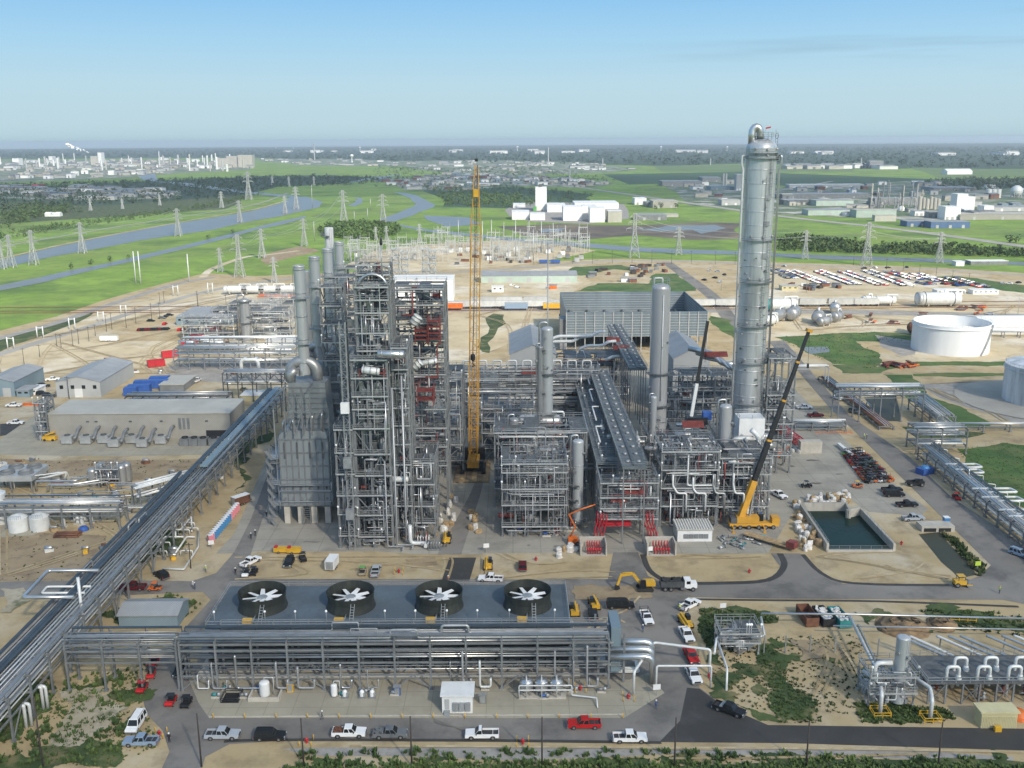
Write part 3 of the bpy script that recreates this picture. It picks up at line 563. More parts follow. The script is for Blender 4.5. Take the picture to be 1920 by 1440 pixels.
# ------------------------------------------------------------------ makers for the plant
def rails(mb,x0,x1,y0,y1,z,sp=2.6,t=.09,h=1.1):
 for(ax,ay),(bx,by)in(((x0,y0),(x1,y0)),((x1,y0),(x1,y1)),((x1,y1),(x0,y1)),((x0,y1),(x0,y0))):
  for hh in(.55,h):mb.bar((ax,ay,z+hh),(bx,by,z+hh),t)
  L=abs(bx-ax)+abs(by-ay);k=max(1,int(L/sp))
  for i in range(k):mb.bar((ax+(bx-ax)*i/k,ay+(by-ay)*i/k,z),(ax+(bx-ax)*i/k,ay+(by-ay)*i/k,z+h),t)
def steelwork(label,xs,ys,zs,m='steel',name='steel_structure',deck=.6,rail=True,brace=.45,pipes=10,seed=1,cw=.42,bw=.34,pm=('pipe_grey','jacket','jacket_dull','galv','steel_light'),pr=(.08,.2),cat='steel structure',stairs=False,ladder=True,clutter=1,fill=60,pmin=.6,skip=None,nox=()):
 rs=random.Random(seed);t=thing(name,label,cat,((xs[0]+xs[-1])/2,(ys[0]+ys[-1])/2,0))
 zt=zs[-1]
 for x in xs:
  for y in ys:
   b=MB();b.box(x-cw/2,x+cw/2,y-cw/2,y+cw/2,0,zt);b.box(x-cw,x+cw,y-cw,y+cw,0,.5);b.build('column',m,t)
 for li,z in enumerate(zs[1:]):
  if skip and li in skip:continue
  b=MB()
  for y in ys:b.box(xs[0]+cw/2,xs[-1]-cw/2,y-.14,y+.14,z-bw,z)
  for x in xs:b.box(x-.12,x+.12,ys[0]+cw/2,ys[-1]-cw/2,z-bw-.02,z-.01)
  b.build('floor_beams',m,t)
  if rs.random()<.95 and deck>0:
   b=MB();any_=False
   for i in range(len(xs)-1):
    for j in range(len(ys)-1):
     if rs.random()<deck:
      x1=xs[i+1];
      if rs.random()<.35:x1=xs[i]+(xs[i+1]-xs[i])*rs.uniform(.4,.8)
      b.box(xs[i]+.05,x1-.05,ys[j]-(.9 if j==0 else-.05),ys[j+1]-.05,z+.01,z+.07);any_=True
   if any_:b.build('deck','grating',t)
  if deck>0 and rail:b=MB();b.box(xs[0]-.25,xs[-1]+.25,ys[0]-1.02,ys[0]-.94,z-.22,z+.17);b.build('deck_edge','steel_light',t)
  if rail:
   b=MB();rails(b,xs[0]-.2,xs[-1]+.2,ys[0]-.9,ys[-1]+.2,z+.07);b.build('handrail','galv',t)
 for z in zs[:-1]:
  if z<pmin-1:continue
  for q in range(rs.randint(1,1+len(xs)//2)*clutter):
   b=MB();cx,cy,s_=rs.uniform(xs[0]+.8,xs[-1]-.8),rs.uniform(ys[0],ys[-1]-.6),rs.uniform(.5,1.3);ty=rs.random();z_=z+.08
   if ty<.4:b.box(cx-s_,cx+s_,cy-.5,cy+.5,z_,z_+rs.uniform(.8,2.2))
   elif ty<.75:b.lathe([(s_*.6,z_),(s_*.6,z_+s_*2),(s_*.3,z_+s_*2.4),(.01,z_+s_*2.5)],(cx,cy,0),10)
   else:b.tube([(cx-s_*1.6,cy,z_+s_),(cx+s_*1.6,cy,z_+s_)],s_*.5,10)
   b.build('equipment',rs.choice(('steel_light','jacket_dull','steel_dark','pipe_grey','steel','primer_red','jacket')),t)
 for q in range(3+len(xs)):
  b=MB();cx,cy,z_=rs.choice((xs[0]-.1,xs[-1]+.1,rs.uniform(xs[0],xs[-1]))),ys[0]-.8,rs.choice(zs[1:])+.08;b.bar((cx,cy,z_),(cx,cy,z_+1.7),.07);b.lathe([(.01,1.6),(.24,1.72),(.27,1.95),(.16,2.15),(.01,2.18)],(cx,cy,z_),8);b.build('lamp','lamp_white',t)
 for face in(0,1,2,3):
  b=MB();ok=False
  line=xs if face<2 else ys
  for i in range(len(line)-1):
   for k in range(len(zs)-1):
    if rs.random()>brace:continue
    a,c=line[i],line[i+1];z0,z1=zs[k],zs[k+1]-bw
    if face<2:
     y=ys[0]if face==0 else ys[-1];q=[(a,y,z0),(c,y,z1),(c,y,z0),(a,y,z1),((a+c)/2,y,z1)]
    else:
     x=xs[0]if face==2 else xs[-1];q=[(x,a,z0),(x,c,z1),(x,c,z0),(x,a,z1),(x,(a+c)/2,z1)]
    ty=rs.random()
    if ty<.4:b.bar(q[0],q[1],.22)
    elif ty<.7:b.bar(q[2],q[3],.22)
    else:b.bar(q[0],q[4],.2);b.bar(q[2],q[4],.2)
    ok=True
  if ok:b.build('bracing',m,t)
 x0,x1,y0,y1=xs[0]+.5,xs[-1]-.5,ys[0]-.5,ys[-1]-.5
 for i in range(pipes):
  r=rs.choice((pr[0],pr[0]*1.4,(pr[0]+pr[1])/2,pr[1]));z=rs.choice(zs[1:])-rs.uniform(.6,1.6)
  z=max(z,1.5,pmin)
  p=[(rs.uniform(x0,x1),rs.choice((y0-.4,rs.uniform(y0,y1))),z)]
  for s in range(rs.randint(1,4)):
   a=rs.choice('xxxzzy');x,y,z=p[-1]
   if a=='x':q=(rs.uniform(x0,x1),y,z)
   elif a=='y':q=(x,rs.uniform(y0,y1),z)
   else:q=(x,y,min(zt+rs.uniform(-1,1.5),max(pmin,z+rs.choice((-1,1))*rs.uniform(2,min(11,zt*.5)))))
   if(Vector(q)-Vector(p[-1])).length>1:p.append(q)
  if len(p)<2:continue
  b=MB();b.pipe(p,r,6 if r<.2 else 8);b.build('pipe',rs.choice(pm),t)
 if fill:
  b=MB()
  for i in range(fill):
   x,y,z=rs.uniform(x0,x1),rs.uniform(ys[0]-.5,ys[-1]),rs.uniform(max(.8,pmin),zt+.4);k=rs.random();L=rs.uniform(1.5,7);w_=rs.choice((.07,.1,.14))
   if k<.4:b.bar((x,y,z),(min(x1,x+L),y,z),w_)
   elif k<.7:b.bar((x,y,z),(x,y,min(zt+1,z+L)),w_)
   elif k<.85:b.bar((x,y,z),(x,min(ys[-1],y+L),z),w_*1.5)
   else:b.cbox((x,y,z),(rs.uniform(.3,1.1),rs.uniform(.3,.8),rs.uniform(.3,1.3)))
  o=b.build('small_pipework',rs.choice(('pipe_grey','galv','jacket_dull')),t);o['kind']='stuff'
 if stairs:
  b=MB();sx=xs[0]-2.6
  for k in range(len(zs)-1):
   z0,z1=zs[k],zs[k+1];zm=(z0+z1)/2
   for off in(0,.9):
    b.bar((sx+off,ys[0],z0+.1),(sx+off,ys[0]+4.5,zm),.1,.25);b.bar((sx+1.2+off,ys[0]+4.5,zm),(sx+1.2+off,ys[0],z1),.1,.25)
   b.bar((sx+.45,ys[0],z0+.15),(sx+.45,ys[0]+4.5,zm+.05),.9,.06);b.bar((sx+1.65,ys[0]+4.5,zm+.05),(sx+1.65,ys[0],z1+.05),.9,.06)
   b.box(sx-.1,sx+2.4,ys[0]+4.5,ys[0]+5.6,zm-.1,zm);b.box(sx-.1,sx+2.4,ys[0]-1.1,ys[0],z1-.1,z1)
   for off in(-.1,2.3):b.bar((sx+off,ys[0]-1.1,z1+1),(sx+off,ys[0]+5.6,zm+1),.07)
  for cx in(sx-.1,sx+2.4):
   for cy in(ys[0]-1.1,ys[0]+5.6):b.box(cx-.12,cx+.12,cy-.12,cy+.12,0,zt)
  b.build('stair',m,t)
 if ladder:
  b=MB();lx=xs[-1]+.5;ly=ys[0]+.8
  for o in(0,.5):b.bar((lx,ly+o,0),(lx,ly+o,zt),.07)
  for i in range(int(zt/.9)):b.bar((lx,ly,i*.9+.4),(lx,ly+.5,i*.9+.4),.05)
  b.build('ladder','galv',t)
 return t
def vessel(label,x,y,r,z0,z1,m='jacket',name='column_vessel',cat='process column',rings=0,decks=(),lad=True,skirt=0,dome=.5,top='bend',seed=1,nozz=6,group=None,steps=None):
 rs=random.Random(seed);t=thing(name,label,cat,(x,y,0),group)
 prof=[(r*.98,z0)]if not skirt else[(r*1.04,z0),(r,z0+skirt)]
 if steps:
  for rr,zz in steps:prof+=[(prof[-1][0],zz-.8),(rr,zz)]
 rt=prof[-1][0]
 prof+=[(rt,z1-rt*dome)]+[(rt*cos(a),z1-rt*dome+rt*dome*sin(a))for a in(.4,.8,1.15,1.4,1.57)]
 MB().lathe(prof,(x,y,0),28).build('shell',m,t)
 if rings:
  b=MB()
  for i in range(rings):
   z=z0+(z1-z0-rt)*(i+.5)/rings;b.lathe([(r+.003,z-.09),(r+.07,z-.06),(r+.07,z+.06),(r+.003,z+.09)],(x,y,0),28,True,False)
  b.build('stiffener_rings',m,t)
 for dz in decks:
  b=MB();a0=rs.uniform(0,6.28)if seed else-2.4;span=rs.uniform(2.2,4.5);k=12;r0,r1=r+.05,r+1.25
  vs=[]
  for i in range(k+1):
   a=a0+span*i/k
   vs+=[(x+r0*cos(a),y+r0*sin(a),dz),(x+r1*cos(a),y+r1*sin(a),dz),(x+r0*cos(a),y+r0*sin(a),dz+.1),(x+r1*cos(a),y+r1*sin(a),dz+.1)]
  fs=[]
  for i in range(k):
   o=i*4;fs+=[(o+2,o+3,o+7,o+6),(o,o+4,o+5,o+1),(o+1,o+5,o+7,o+3)]
  b.add(vs,fs)
  b.build('deck','grating',t)
  b=MB()
  for hh in(.55,1.1):b.tube([(x+r1*cos(a0+span*i/k),y+r1*sin(a0+span*i/k),dz+hh)for i in range(k+1)],.04,4)
  for i in range(0,k+1,2):
   a=a0+span*i/k;b.bar((x+r1*cos(a),y+r1*sin(a),dz),(x+r1*cos(a),y+r1*sin(a),dz+1.1),.06);b.bar((x+r1*cos(a),y+r1*sin(a),dz),(x+r0*cos(a),y+r0*sin(a),dz-1),.09)
  b.build('handrail','galv',t)
 if lad:
  b=MB();a=-1.1 if seed%2 else-2.1;dx,dy=cos(a),sin(a);lr=r+.35
  for o in(-.25,.25):b.bar((x+dx*lr-dy*o,y+dy*lr+dx*o,z0+1),(x+dx*lr-dy*o,y+dy*lr+dx*o,z1-rt*dome),.06)
  for i in range(int((z1-z0-2)/1.0)):b.bar((x+dx*lr+dy*.25,y+dy*lr-dx*.25,z0+1.5+i),(x+dx*lr-dy*.25,y+dy*lr+dx*.25,z0+1.5+i),.04)
  b.build('ladder','galv',t)
 if nozz:
  for i in range(nozz):
   a=rs.uniform(-2.8,-.3);z=rs.uniform(z0+2,z1-rt-1);b=MB();rr=rs.uniform(.15,.32)
   b.tube([(x+(r-.1)*cos(a),y+(r-.1)*sin(a),z),(x+(r+.5)*cos(a),y+(r+.5)*sin(a),z)],rr,8);b.tube([(x+(r+.5)*cos(a),y+(r+.5)*sin(a),z),(x+(r+.62)*cos(a),y+(r+.62)*sin(a),z)],rr*1.5,10)
   b.build('nozzle','jacket_dull',t)
 if top=='bend':
  pr=max(.12,r*.16);dx=r+pr*1.8;b=MB()
  b.pipe([(x,y,z1-.1),(x,y,z1+r*.7),(x-dx,y-.2,z1+r*.7),(x-dx,y-.2,z0+1.0)],pr,8,pr*4);b.build('overhead_pipe','jacket',t)
 return t
def drum(label,x,y,z,L,r,ang=0.0,m='jacket',name='drum',cat='drum',group=None,flange=True,leg=True):
 t=thing(name,label,cat,(x,y,0),group);d=Vector((cos(ang),sin(ang),0));c=Vector((x,y,z));b=MB()
 pts=[c-d*(L/2+r*.45),c-d*(L/2+r*.36),c-d*(L/2+r*.2),c-d*L/2,c+d*L/2,c+d*(L/2+r*.2),c+d*(L/2+r*.36),c+d*(L/2+r*.45)]
 b.tube(pts,r,18,True,[r*.25,r*.62,r*.9,r,r,r*.9,r*.62,r*.25]);b.build('shell',m,t)
 if flange:
  b=MB();b.tube([c+d*(L*.36),c+d*(L*.36+.18)],r*1.12,18);b.tube([c-d*(L*.36),c-d*(L*.36+.18)],r*1.12,18);b.build('flange','jacket_dull',t)
 if leg:
  for s in(-.28,.28):
   b=MB();q=c+d*(L*s);b.cbox((q.x,q.y,max(.2,(z-r*.7)-.6)),(.5,r*1.5,1.3),ang);b.build('saddle','pier',t)
 b=MB();q=c+d*(L*.15);b.pipe([(q.x,q.y,z+r*.9),(q.x,q.y,z+r+1.0),(q.x+d.x*L*.5,q.y+d.y*L*.5,z+r+1.0),(q.x+d.x*L*.5,q.y+d.y*L*.5,z+r-.8)],max(.1,r*.16),7);b.build('nozzle_pipe','pipe_white',t)
 return t
def rack(label,p0,p1,width,hs,bay=7.0,pipes=(8,8),m='steel',pm=('pipe_white','jacket','jacket_dull','pipe_grey'),seed=1,pr=(.12,.34),trays=0,brace=True,name='pipe_rack',postw=.36,girder=True,truss=False,ends=True):
 rs=random.Random(seed);p0=Vector((p0[0],p0[1],0));p1=Vector((p1[0],p1[1],0));d=p1-p0;L=d.length;d.normalize();n=Vector((-d.y,d.x,0))
 t=thing(name,label,'pipe rack',(p0+p1)/2);k=max(1,round(L/bay));up=Vector((0,0,1));zt=hs[-1]
 for i in range(k+1):
  c=p0+d*(L*i/k);b=MB()
  for s in(-1,1):
   q=c+n*(s*width/2);b.bar(q,q+up*zt,postw);b.bar(q,q+up*.5,postw*2)
  for h in hs:b.bar(c-n*(width/2+.3)+up*(h-.2),c+n*(width/2+.3)+up*(h-.2),.26,.38)
  b.build('bent_frame',m,t)
 if girder:
  for s in(-1,1):
   for h in hs:
    b=MB();a=p0+n*(s*width/2)+up*(h-.62 if h==hs[-1]else h-.55);b.bar(a,a+d*L,.22,.3);b.build('girder',m,t)
 if brace:
  for s in(-1,1):
   b=MB()
   for i in range(0,k,3 if not truss else 1):
    a=p0+d*(L*i/k)+n*(s*width/2);c=p0+d*(L*(i+1)/k)+n*(s*width/2);z0=hs[-2]if(truss and len(hs)>1)else.3;mid=(a+c)/2
    if truss:b.bar(a+up*z0,mid+up*(zt-.5),.18);b.bar(mid+up*(zt-.5),c+up*z0,.18)
    else:b.bar(a+up*z0,mid+up*(hs[0]-.6),.2);b.bar(mid+up*(hs[0]-.6),c+up*z0,.2)
   b.build('bracing',m,t)
 for li,h in enumerate(hs):
  np_=pipes[li]if li<len(pipes)else 0;u=-width/2+.35
  step=(width-.6)/max(1,np_)
  for i in range(np_):
   r=rs.uniform(*pr);r=min(r,step*.45);u_=u+step*(i+.5);a=p0+n*u_+up*(h+r)
   e0=rs.uniform(-1.5,1)if ends else 0;e1=rs.uniform(-1.5,1)if ends else 0
   b=MB();pts=[a-d*e0,a+d*(L+e1)]
   if rs.random()<.22 and L>40 and li==len(hs)-1:
    f=rs.uniform(.25,.75)*L;up_=up*1.6;w_=5
    pts=[a-d*e0,a+d*f,a+d*f+up_,a+d*(f+w_)+up_,a+d*(f+w_),a+d*(L+e1)]
   b.pipe(pts,r,8 if r>.15 else 6);b.build('pipe',rs.choice(pm),t)
 for i in range(trays):
  s=-1 if i%2 else 1;a=p0+n*(s*(width/2-.5-.9*(i//2)))+up*(zt+1.0);b=MB()
  b.bar(a,a+d*L,.8,.12)
  for q in range(k+1):b.bar(a+d*(L*q/k)-up*1.0,a+d*(L*q/k),.1)
  b.build('cable_tray','tray_blue' if i%2==0 else 'steel',t)
 return t
def pump(proto,p,rz,label,group):return dup(proto,p,rz,label,group)
def bldg(name,label,x0,x1,y0,y1,h,wm,rm,ridge=0,axis='y',cat='building',doors=0,wins=0,over=.3,seed=1,vents=0):
 rs=random.Random(seed);t=thing(name,label,cat,((x0+x1)/2,(y0+y1)/2,0));b=MB()
 b.box(x0,x1,y0,y1,0,h)
 if ridge:
  if axis=='y':
   xm=(x0+x1)/2
   for y in(y0,y1):b.add([(x0,y,h),(x1,y,h),(xm,y,h+ridge)],[(0,1,2)])
  else:
   ym=(y0+y1)/2
   for x in(x0,x1):b.add([(x,y0,h),(x,y1,h),(x,ym,h+ridge)],[(0,1,2)])
 b.build('wall',wm,t);b=MB();o=over
 if not ridge:b.box(x0-o,x1+o,y0-o,y1+o,h+.01,h+.3)
 elif axis=='y':
  xm=(x0+x1)/2;s=ridge/(xm-x0)*o
  b.hexa([(x0-o,y0-o,h-s),(xm,y0-o,h+ridge),(xm,y1+o,h+ridge),(x0-o,y1+o,h-s)],[(x0-o,y0-o,h-s+.2),(xm,y0-o,h+ridge+.2),(xm,y1+o,h+ridge+.2),(x0-o,y1+o,h-s+.2)])
  b.hexa([(xm,y0-o,h+ridge),(x1+o,y0-o,h-s),(x1+o,y1+o,h-s),(xm,y1+o,h+ridge)],[(xm,y0-o,h+ridge+.2),(x1+o,y0-o,h-s+.2),(x1+o,y1+o,h-s+.2),(xm,y1+o,h+ridge+.2)])
 else:
  ym=(y0+y1)/2;s=ridge/(ym-y0)*o
  b.hexa([(x0-o,y0-o,h-s),(x1+o,y0-o,h-s),(x1+o,ym,h+ridge),(x0-o,ym,h+ridge)],[(x0-o,y0-o,h-s+.2),(x1+o,y0-o,h-s+.2),(x1+o,ym,h+ridge+.2),(x0-o,ym,h+ridge+.2)])
  b.hexa([(x0-o,ym,h+ridge),(x1+o,ym,h+ridge),(x1+o,y1+o,h-s),(x0-o,y1+o,h-s)],[(x0-o,ym,h+ridge+.2),(x1+o,ym,h+ridge+.2),(x1+o,y1+o,h-s+.2),(x0-o,y1+o,h-s+.2)])
 b.build('roof',rm,t)
 for i in range(doors):
  x=x0+(x1-x0)*(i+.5)/doors;b=MB();b.box(x-1.6,x+1.6,y0-.08,y0-.003,0,min(3.6,h*.75));b.build('door','wall_grey' if wm!='wall_grey' else 'white',t)
 for i in range(wins):
  x=x0+(x1-x0)*(i+.5)/wins;b=MB();b.box(x-.7,x+.7,y0-.06,y0-.003,h*.55,h*.78);b.build('window','glass',t)
 for i in range(vents):
  x=rs.uniform(x0+1,x1-1);y=rs.uniform(y0+1,y1-1);b=MB();b.box(x-.5,x+.5,y-.5,y+.5,h+.25+(ridge*.5 if ridge else 0),h+1.2+ridge);b.build('vent','galv',t)
 return t
mat('tray_blue',(.05,.065,.075),.5,.2,.2,.3);mat('lamp_white',(.85,.85,.82),.3)
# ------------------------------------------------------------------ cooling tower
Df=G(700,1290).y+5.5;zr=Z(1172,Df);Dbk=0
for k in range(400):
 Dbk=Df+k*.1
 if P(700,1099,Dbk).z<=zr:break
cx0,cx1=X(387,1172,Df),X(1067,1172,Df)
t=thing('cooling_tower','long dark roofed cooling tower with four fan stacks behind the pipe rack','cooling tower',((cx0+cx1)/2,Df,0))
MB().box(cx0,cx1,Df+.6,Dbk,.9,zr-.35).build('casing','cladding',t)
MB().box(cx0-2,cx1+2,Df-2.5,Dbk+2,0,.9).build('basin','pier',t)
MB().box(cx0-.3,cx1+.3,Df-.2,Dbk+.3,zr-.35,zr).build('roof','roof_dark',t)
MB().box(cx0-.3,cx1+.3,Df-1.9,Df-.2,zr-.95,zr-.35).build('distribution_deck','galv',t)
b=MB()
for i in range(int((cx1-cx0)/2.4)+1):
 x=cx0+i*2.4;b.box(x-.1,x+.1,Df+.32,Df+.58,.9,zr-.36)
for i in range(9):b.box(cx0,cx1,Df+.2,Df+.3,1.2+i*(zr-2.5)/9,1.55+i*(zr-2.5)/9)
b.build('louvres','black',t)
b=MB();rails(b,cx0-.2,cx1+.2,Df,Dbk+.2,zr,3.0,.08);b.build('handrail','galv',t)
for i in range(5):
 x=cx0+(cx1-cx0)*i/4;MB().box(x-.15,x+.15,Df-.1,Df+.19,.9,zr-.36).build('partition','steel_dark',t)
ym=(Df+Dbk)/2-.2;rim=zr+3.3
for i in range(4):
 px=491+166*i;x=X(px,1106,ym);r=4.75
 f=MB();f.lathe([(r*1.03,zr+.01),(r*.97,zr+1.0),(r*.95,zr+1.7),(r*1.0,rim),(r*.985,rim),(r*.93,zr+1.7),(r*.95,zr+1.0),(r*1.0,zr+.01)],(x,ym,0),48,True,False)
 fo=f.build('fan_stack','fan_grey',t)
 b=MB();hz=zr+1.9
 b.lathe([(.2,hz-1.2),(1.0,hz-.2),(1.1,hz),(1.0,hz+.18),(.3,hz+.3),(.01,hz+.3)],(x,ym,0),20);b.build('fan_hub','galv',fo)
 for q in range(8):
  a=2*pi*q/8+.2+i*.31;c_,s_=cos(a),sin(a);w0,w1=.5,.36;b=MB();nx,ny=-s_,c_
  r0,r1=.9,r*.80;up=.16
  q0=[(x+c_*r0+nx*w0,ym+s_*r0+ny*w0,hz+.2),(x+c_*r0-nx*w0,ym+s_*r0-ny*w0,hz-.02),(x+c_*r1-nx*w1,ym+s_*r1-ny*w1,hz+.04),(x+c_*r1+nx*w1,ym+s_*r1+ny*w1,hz+.16)]
  b.hexa([(p[0],p[1],p[2]-.06)for p in q0],q0);b.build('fan_blade','white',fo)
 MB().box(x-r*.95,x+r*.95,ym-.25,ym+.25,zr+.3,zr+.8).build('fan_beam','steel_dark',fo)
 b=MB();b.cbox((x-1.2,Df+1.2,zr+.5),(1.8,.9,1.0));b.build('motor','yellow',t)
 b=MB();b.tube([(x-.2,Df+1.2,zr+.6),(x-.2,ym-r-.1,zr+.6)],.13,8);b.build('drive_shaft','galv',t)
 b=MB()
 for o in(0,.7):b.bar((x+.8+o,Df+.9,zr),(x+.8+o,ym-r*.98,zr+2.6),.09)
 for s_ in range(7):b.bar((x+.8,Df+.9+(ym-r-Df-.9)*s_/7,zr+2.6*s_/7),(x+1.5,Df+.9+(ym-r-Df-.9)*s_/7,zr+2.6*s_/7),.1)
 b.build('stair','galv',t)
for k_,px in enumerate((402,497,554,612,722,779,838,895,955,1040)):
 x=X(px,1160,Df+.6);lt=thing('lamp_post','white globe lamp post along the front edge of the cooling tower roof','lamp',(x,Df+.6,zr),'globe lamps on the cooling tower roof')
 MB().tube([(x,Df+.6,zr),(x,Df+.6,zr+2.6)],.05,6).build('pole','galv',lt);MB().lathe([(.02,2.55),(.2,2.65),(.24,2.85),(.16,3.02),(.01,3.06)],(x,Df+.6,zr),10).build('globe','lamp_white',lt)
 # ------------------------------------------------------------------ front pipe rack before the cooling tower
yf=G(700,1290).y;h2=Z(1197,yf)
rx0,rx1=X(345,1290,yf),X(1140,1290,yf)
rack('long grey front pipe rack running before the cooling tower',(rx0,yf+1.6),(rx1,yf+1.6),4.4,[3.6,6.2,h2-1.3,h2],6.9,(3,4,6,5),seed=3,trays=2,pr=(.1,.28),brace=True,pm=('pipe_grey','steel_light','jacket_dull','galv','jacket'))
rack('grey bridge of pipes crossing the gravel track to the front rack',(X(122,1200,yf),yf+1.6),(rx0-.6,yf+1.6),4.4,[h2-3.6,h2-1.3,h2],7.0,(6,5,4),seed=4,trays=2,truss=True,pr=(.1,.28),pm=('pipe_grey','steel_light','jacket_dull','jacket'))
MB_=MB();MB_.box(X(400,1180,yf),rx1+.5,yf+4.2,yf+4.9,h2+.1,h2+.5)
t=thing('walkway','grey walkway strip along the top of the front rack','walkway',((rx0+rx1)/2,yf+4.5,h2));MB_.build('deck','galv',t)
b=MB();rails(b,X(400,1180,yf),rx1,yf+4.1,yf+4.9,h2+.5,3.2,.07);b.build('handrail','galv',t)
def loosepipe(label,pts,r,m,group=None,name='pipe_run'):
 c=Vector(pts[0]);b=MB();b.pipe(pts,r,8)
 return single(name,b,m,label,'pipe',(c.x,c.y,0),group)
for px,hh,L in((372,3.5,2),(400,6,2.6),(445,7.5,5),(520,6,2),(560,5,3),(640,5.6,2),(690,4.4,2),(845,6,2.5),(868,8,1.5),(900,6,2),(1040,8,2.6),(1075,6,3),(1100,9,2)):
 x=X(px,1290,yf-1.2);loosepipe('white drop pipe hanging down the face of the front rack',[(x,yf-.9,hh),(x,yf-1.3,hh),(x,yf-1.3,.9),(x+L,yf-1.3,.9),(x+L,yf-1.3,2.4),(x+L,yf-.8,2.4)],rnd.choice((.12,.16,.22)),rnd.choice(('pipe_white','jacket','pipe_grey')),'drop pipes on the front rack')
for i,py in enumerate((1203,1217,1231)):
 p=P(1170,py,yf+3.2-i*1.3);loosepipe('fat silver header curving down beside the end of the cooling tower',[(p.x-3,p.y,p.z),(p.x+5.2,p.y,p.z),(p.x+5.6,p.y-.2,.6)],.62,'jacket','fat headers at the tower end')
for i in range(4):
 a=G(1140+i*3,1262-i*2,.5);loosepipe('white small bore line looping on the pad at the tower end',[(a.x,a.y,8-i),(a.x,a.y,.7+i*.1),(a.x+6-i*.5,a.y,.7+i*.1),(a.x+6-i*.5,a.y+4,.7+i*.1)],.13,'pipe_white','small loops at the tower end')
xg=X(1150,1215,yf)
t=thing('pump_house','blue grey cladding panel and frame at the end of the cooling tower','frame',(xg,yf+4,0))
MB().box(xg-.2,xg+1.6,yf+2,yf+9,2,h2+1.0).build('panel','wall_blue',t)
for dx in(-2.6,2.2):
 for dy in(1.5,9.4):MB().box(xg+dx-.2,xg+dx+.2,yf+dy-.2,yf+dy+.2,0,h2).build('column','steel',t)
b=MB();rails(b,xg-2.6,xg+2.2,yf+1.5,yf+9.4,3.5);b.box(xg-2.6,xg+2.2,yf+1.5,yf+9.4,3.4,3.5);b.build('platform','galv',t)
loosepipe('white overhead line bridging the side road',[G(1188,1300,.6),G(1188,1300,.6)+Vector((0,0,4.4)),G(1225,1248,0)+Vector((0,0,5.0)),G(1330,1262,0)+Vector((0,0,5.0)),G(1330,1262,.3)],.26,'pipe_white')
loosepipe('second white line bridging the side road',[G(1230,1290,.4)+Vector((0,0,0)),G(1230,1290,0)+Vector((0,0,4.6)),G(1332,1290,0)+Vector((0,0,4.6)),G(1332,1290,0)],.2,'pipe_white')
# ------------------------------------------------------------------ pad equipment in front of the rack
def chem_tank(px,py,r,h,label,m='white'):
 p=G(px,py);t=thing('chemical_tank',label,'tank',p)
 MB().lathe([(r,.3),(r,h-.4*r)]+[(r*cos(a),h-.4*r+.4*r*sin(a))for a in(.5,1,1.4,1.57)],p,20).build('shell',m,t)
 b=MB()
 for i in range(4):b.bar((p.x+r*.8*cos(i*pi/2+.8),p.y+r*.8*sin(i*pi/2+.8),0),(p.x+r*.8*cos(i*pi/2+.8),p.y+r*.8*sin(i*pi/2+.8),.5),.2)
 b.build('legs','steel',t)
 MB().pipe([(p.x,p.y,h-.1),(p.x,p.y,h+.6),(p.x+r*1.8,p.y,h+.6),(p.x+r*1.8,p.y,.3)],.08,6).build('vent_pipe','pipe_white',t);return t
chem_tank(497,1305,.95,3.2,'white round chemical tank beside the bund wall')
chem_tank(627,1306,.6,2.6,'slim white chemical tank under the rack')
for px in(647,679,698):
 p=G(px,1308);t=thing('dosing_skid','small grey and white dosing skid on the pad','skid',p,'dosing skids on the pad')
 MB().cbox(p+Vector((0,0,.25)),(1.3,1.0,.3)).build('base_frame','steel',t);MB().lathe([(.45,.4),(.45,1.3),(.2,1.6),(.01,1.62)],p,12).build('barrel','white',t);MB().cbox(p+Vector((.5,-.2,.8)),(.35,.5,.7)).build('panel_box','galv',t)
p=G(470,1325);t=thing('bund_wall','low concrete bund around the white chemical tank','bund',p)
a,c=G(465,1317),G(530,1300);MB().box(a.x,c.x,a.y,a.y+.3,0,.9).box(a.x,a.x+.3,a.y+.31,c.y,0,.9).box(c.x-.3,c.x,a.y+.31,c.y,0,.9).build('kerb','pier',t)
p=G(434,1308);t=thing('open_sump','black lined open pit with raised rim on the pad','pit',p);a=G(414,1319);c=G(456,1300)
MB().box(a.x,c.x,a.y,c.y,.05,.12).build('liner','black',t);b=MB();rails(b,a.x,c.x,a.y,c.y,.1,2,.08,.9);b.build('guard_rail','black',t)
p=G(856,1333);a,c=G(829,1340),G(886,1340);hw=Z(1283,a.y,830)
t=bldg('control_cabin','white box cabin with louvred front and steps on the pad',a.x,c.x,a.y+.3,a.y+4.5,3.5,'white','white',cat='cabin')
MB().box(a.x+.5,a.x+1.3,a.y+.2,a.y+.29,.9,2.9).build('door','wall_grey',t)
for i in range(3):MB().box(a.x+2+i*1.1,a.x+2.9+i*1.1,a.y-.15,a.y+.29,.7,2.3).build('cooling_unit','galv',t)
b=MB()
for i in range(4):b.box(a.x+.4,a.x+1.4,a.y-.1-i*.28,a.y+.17-i*.28,0,.8-i*.2)
b.build('steps','galv',t)
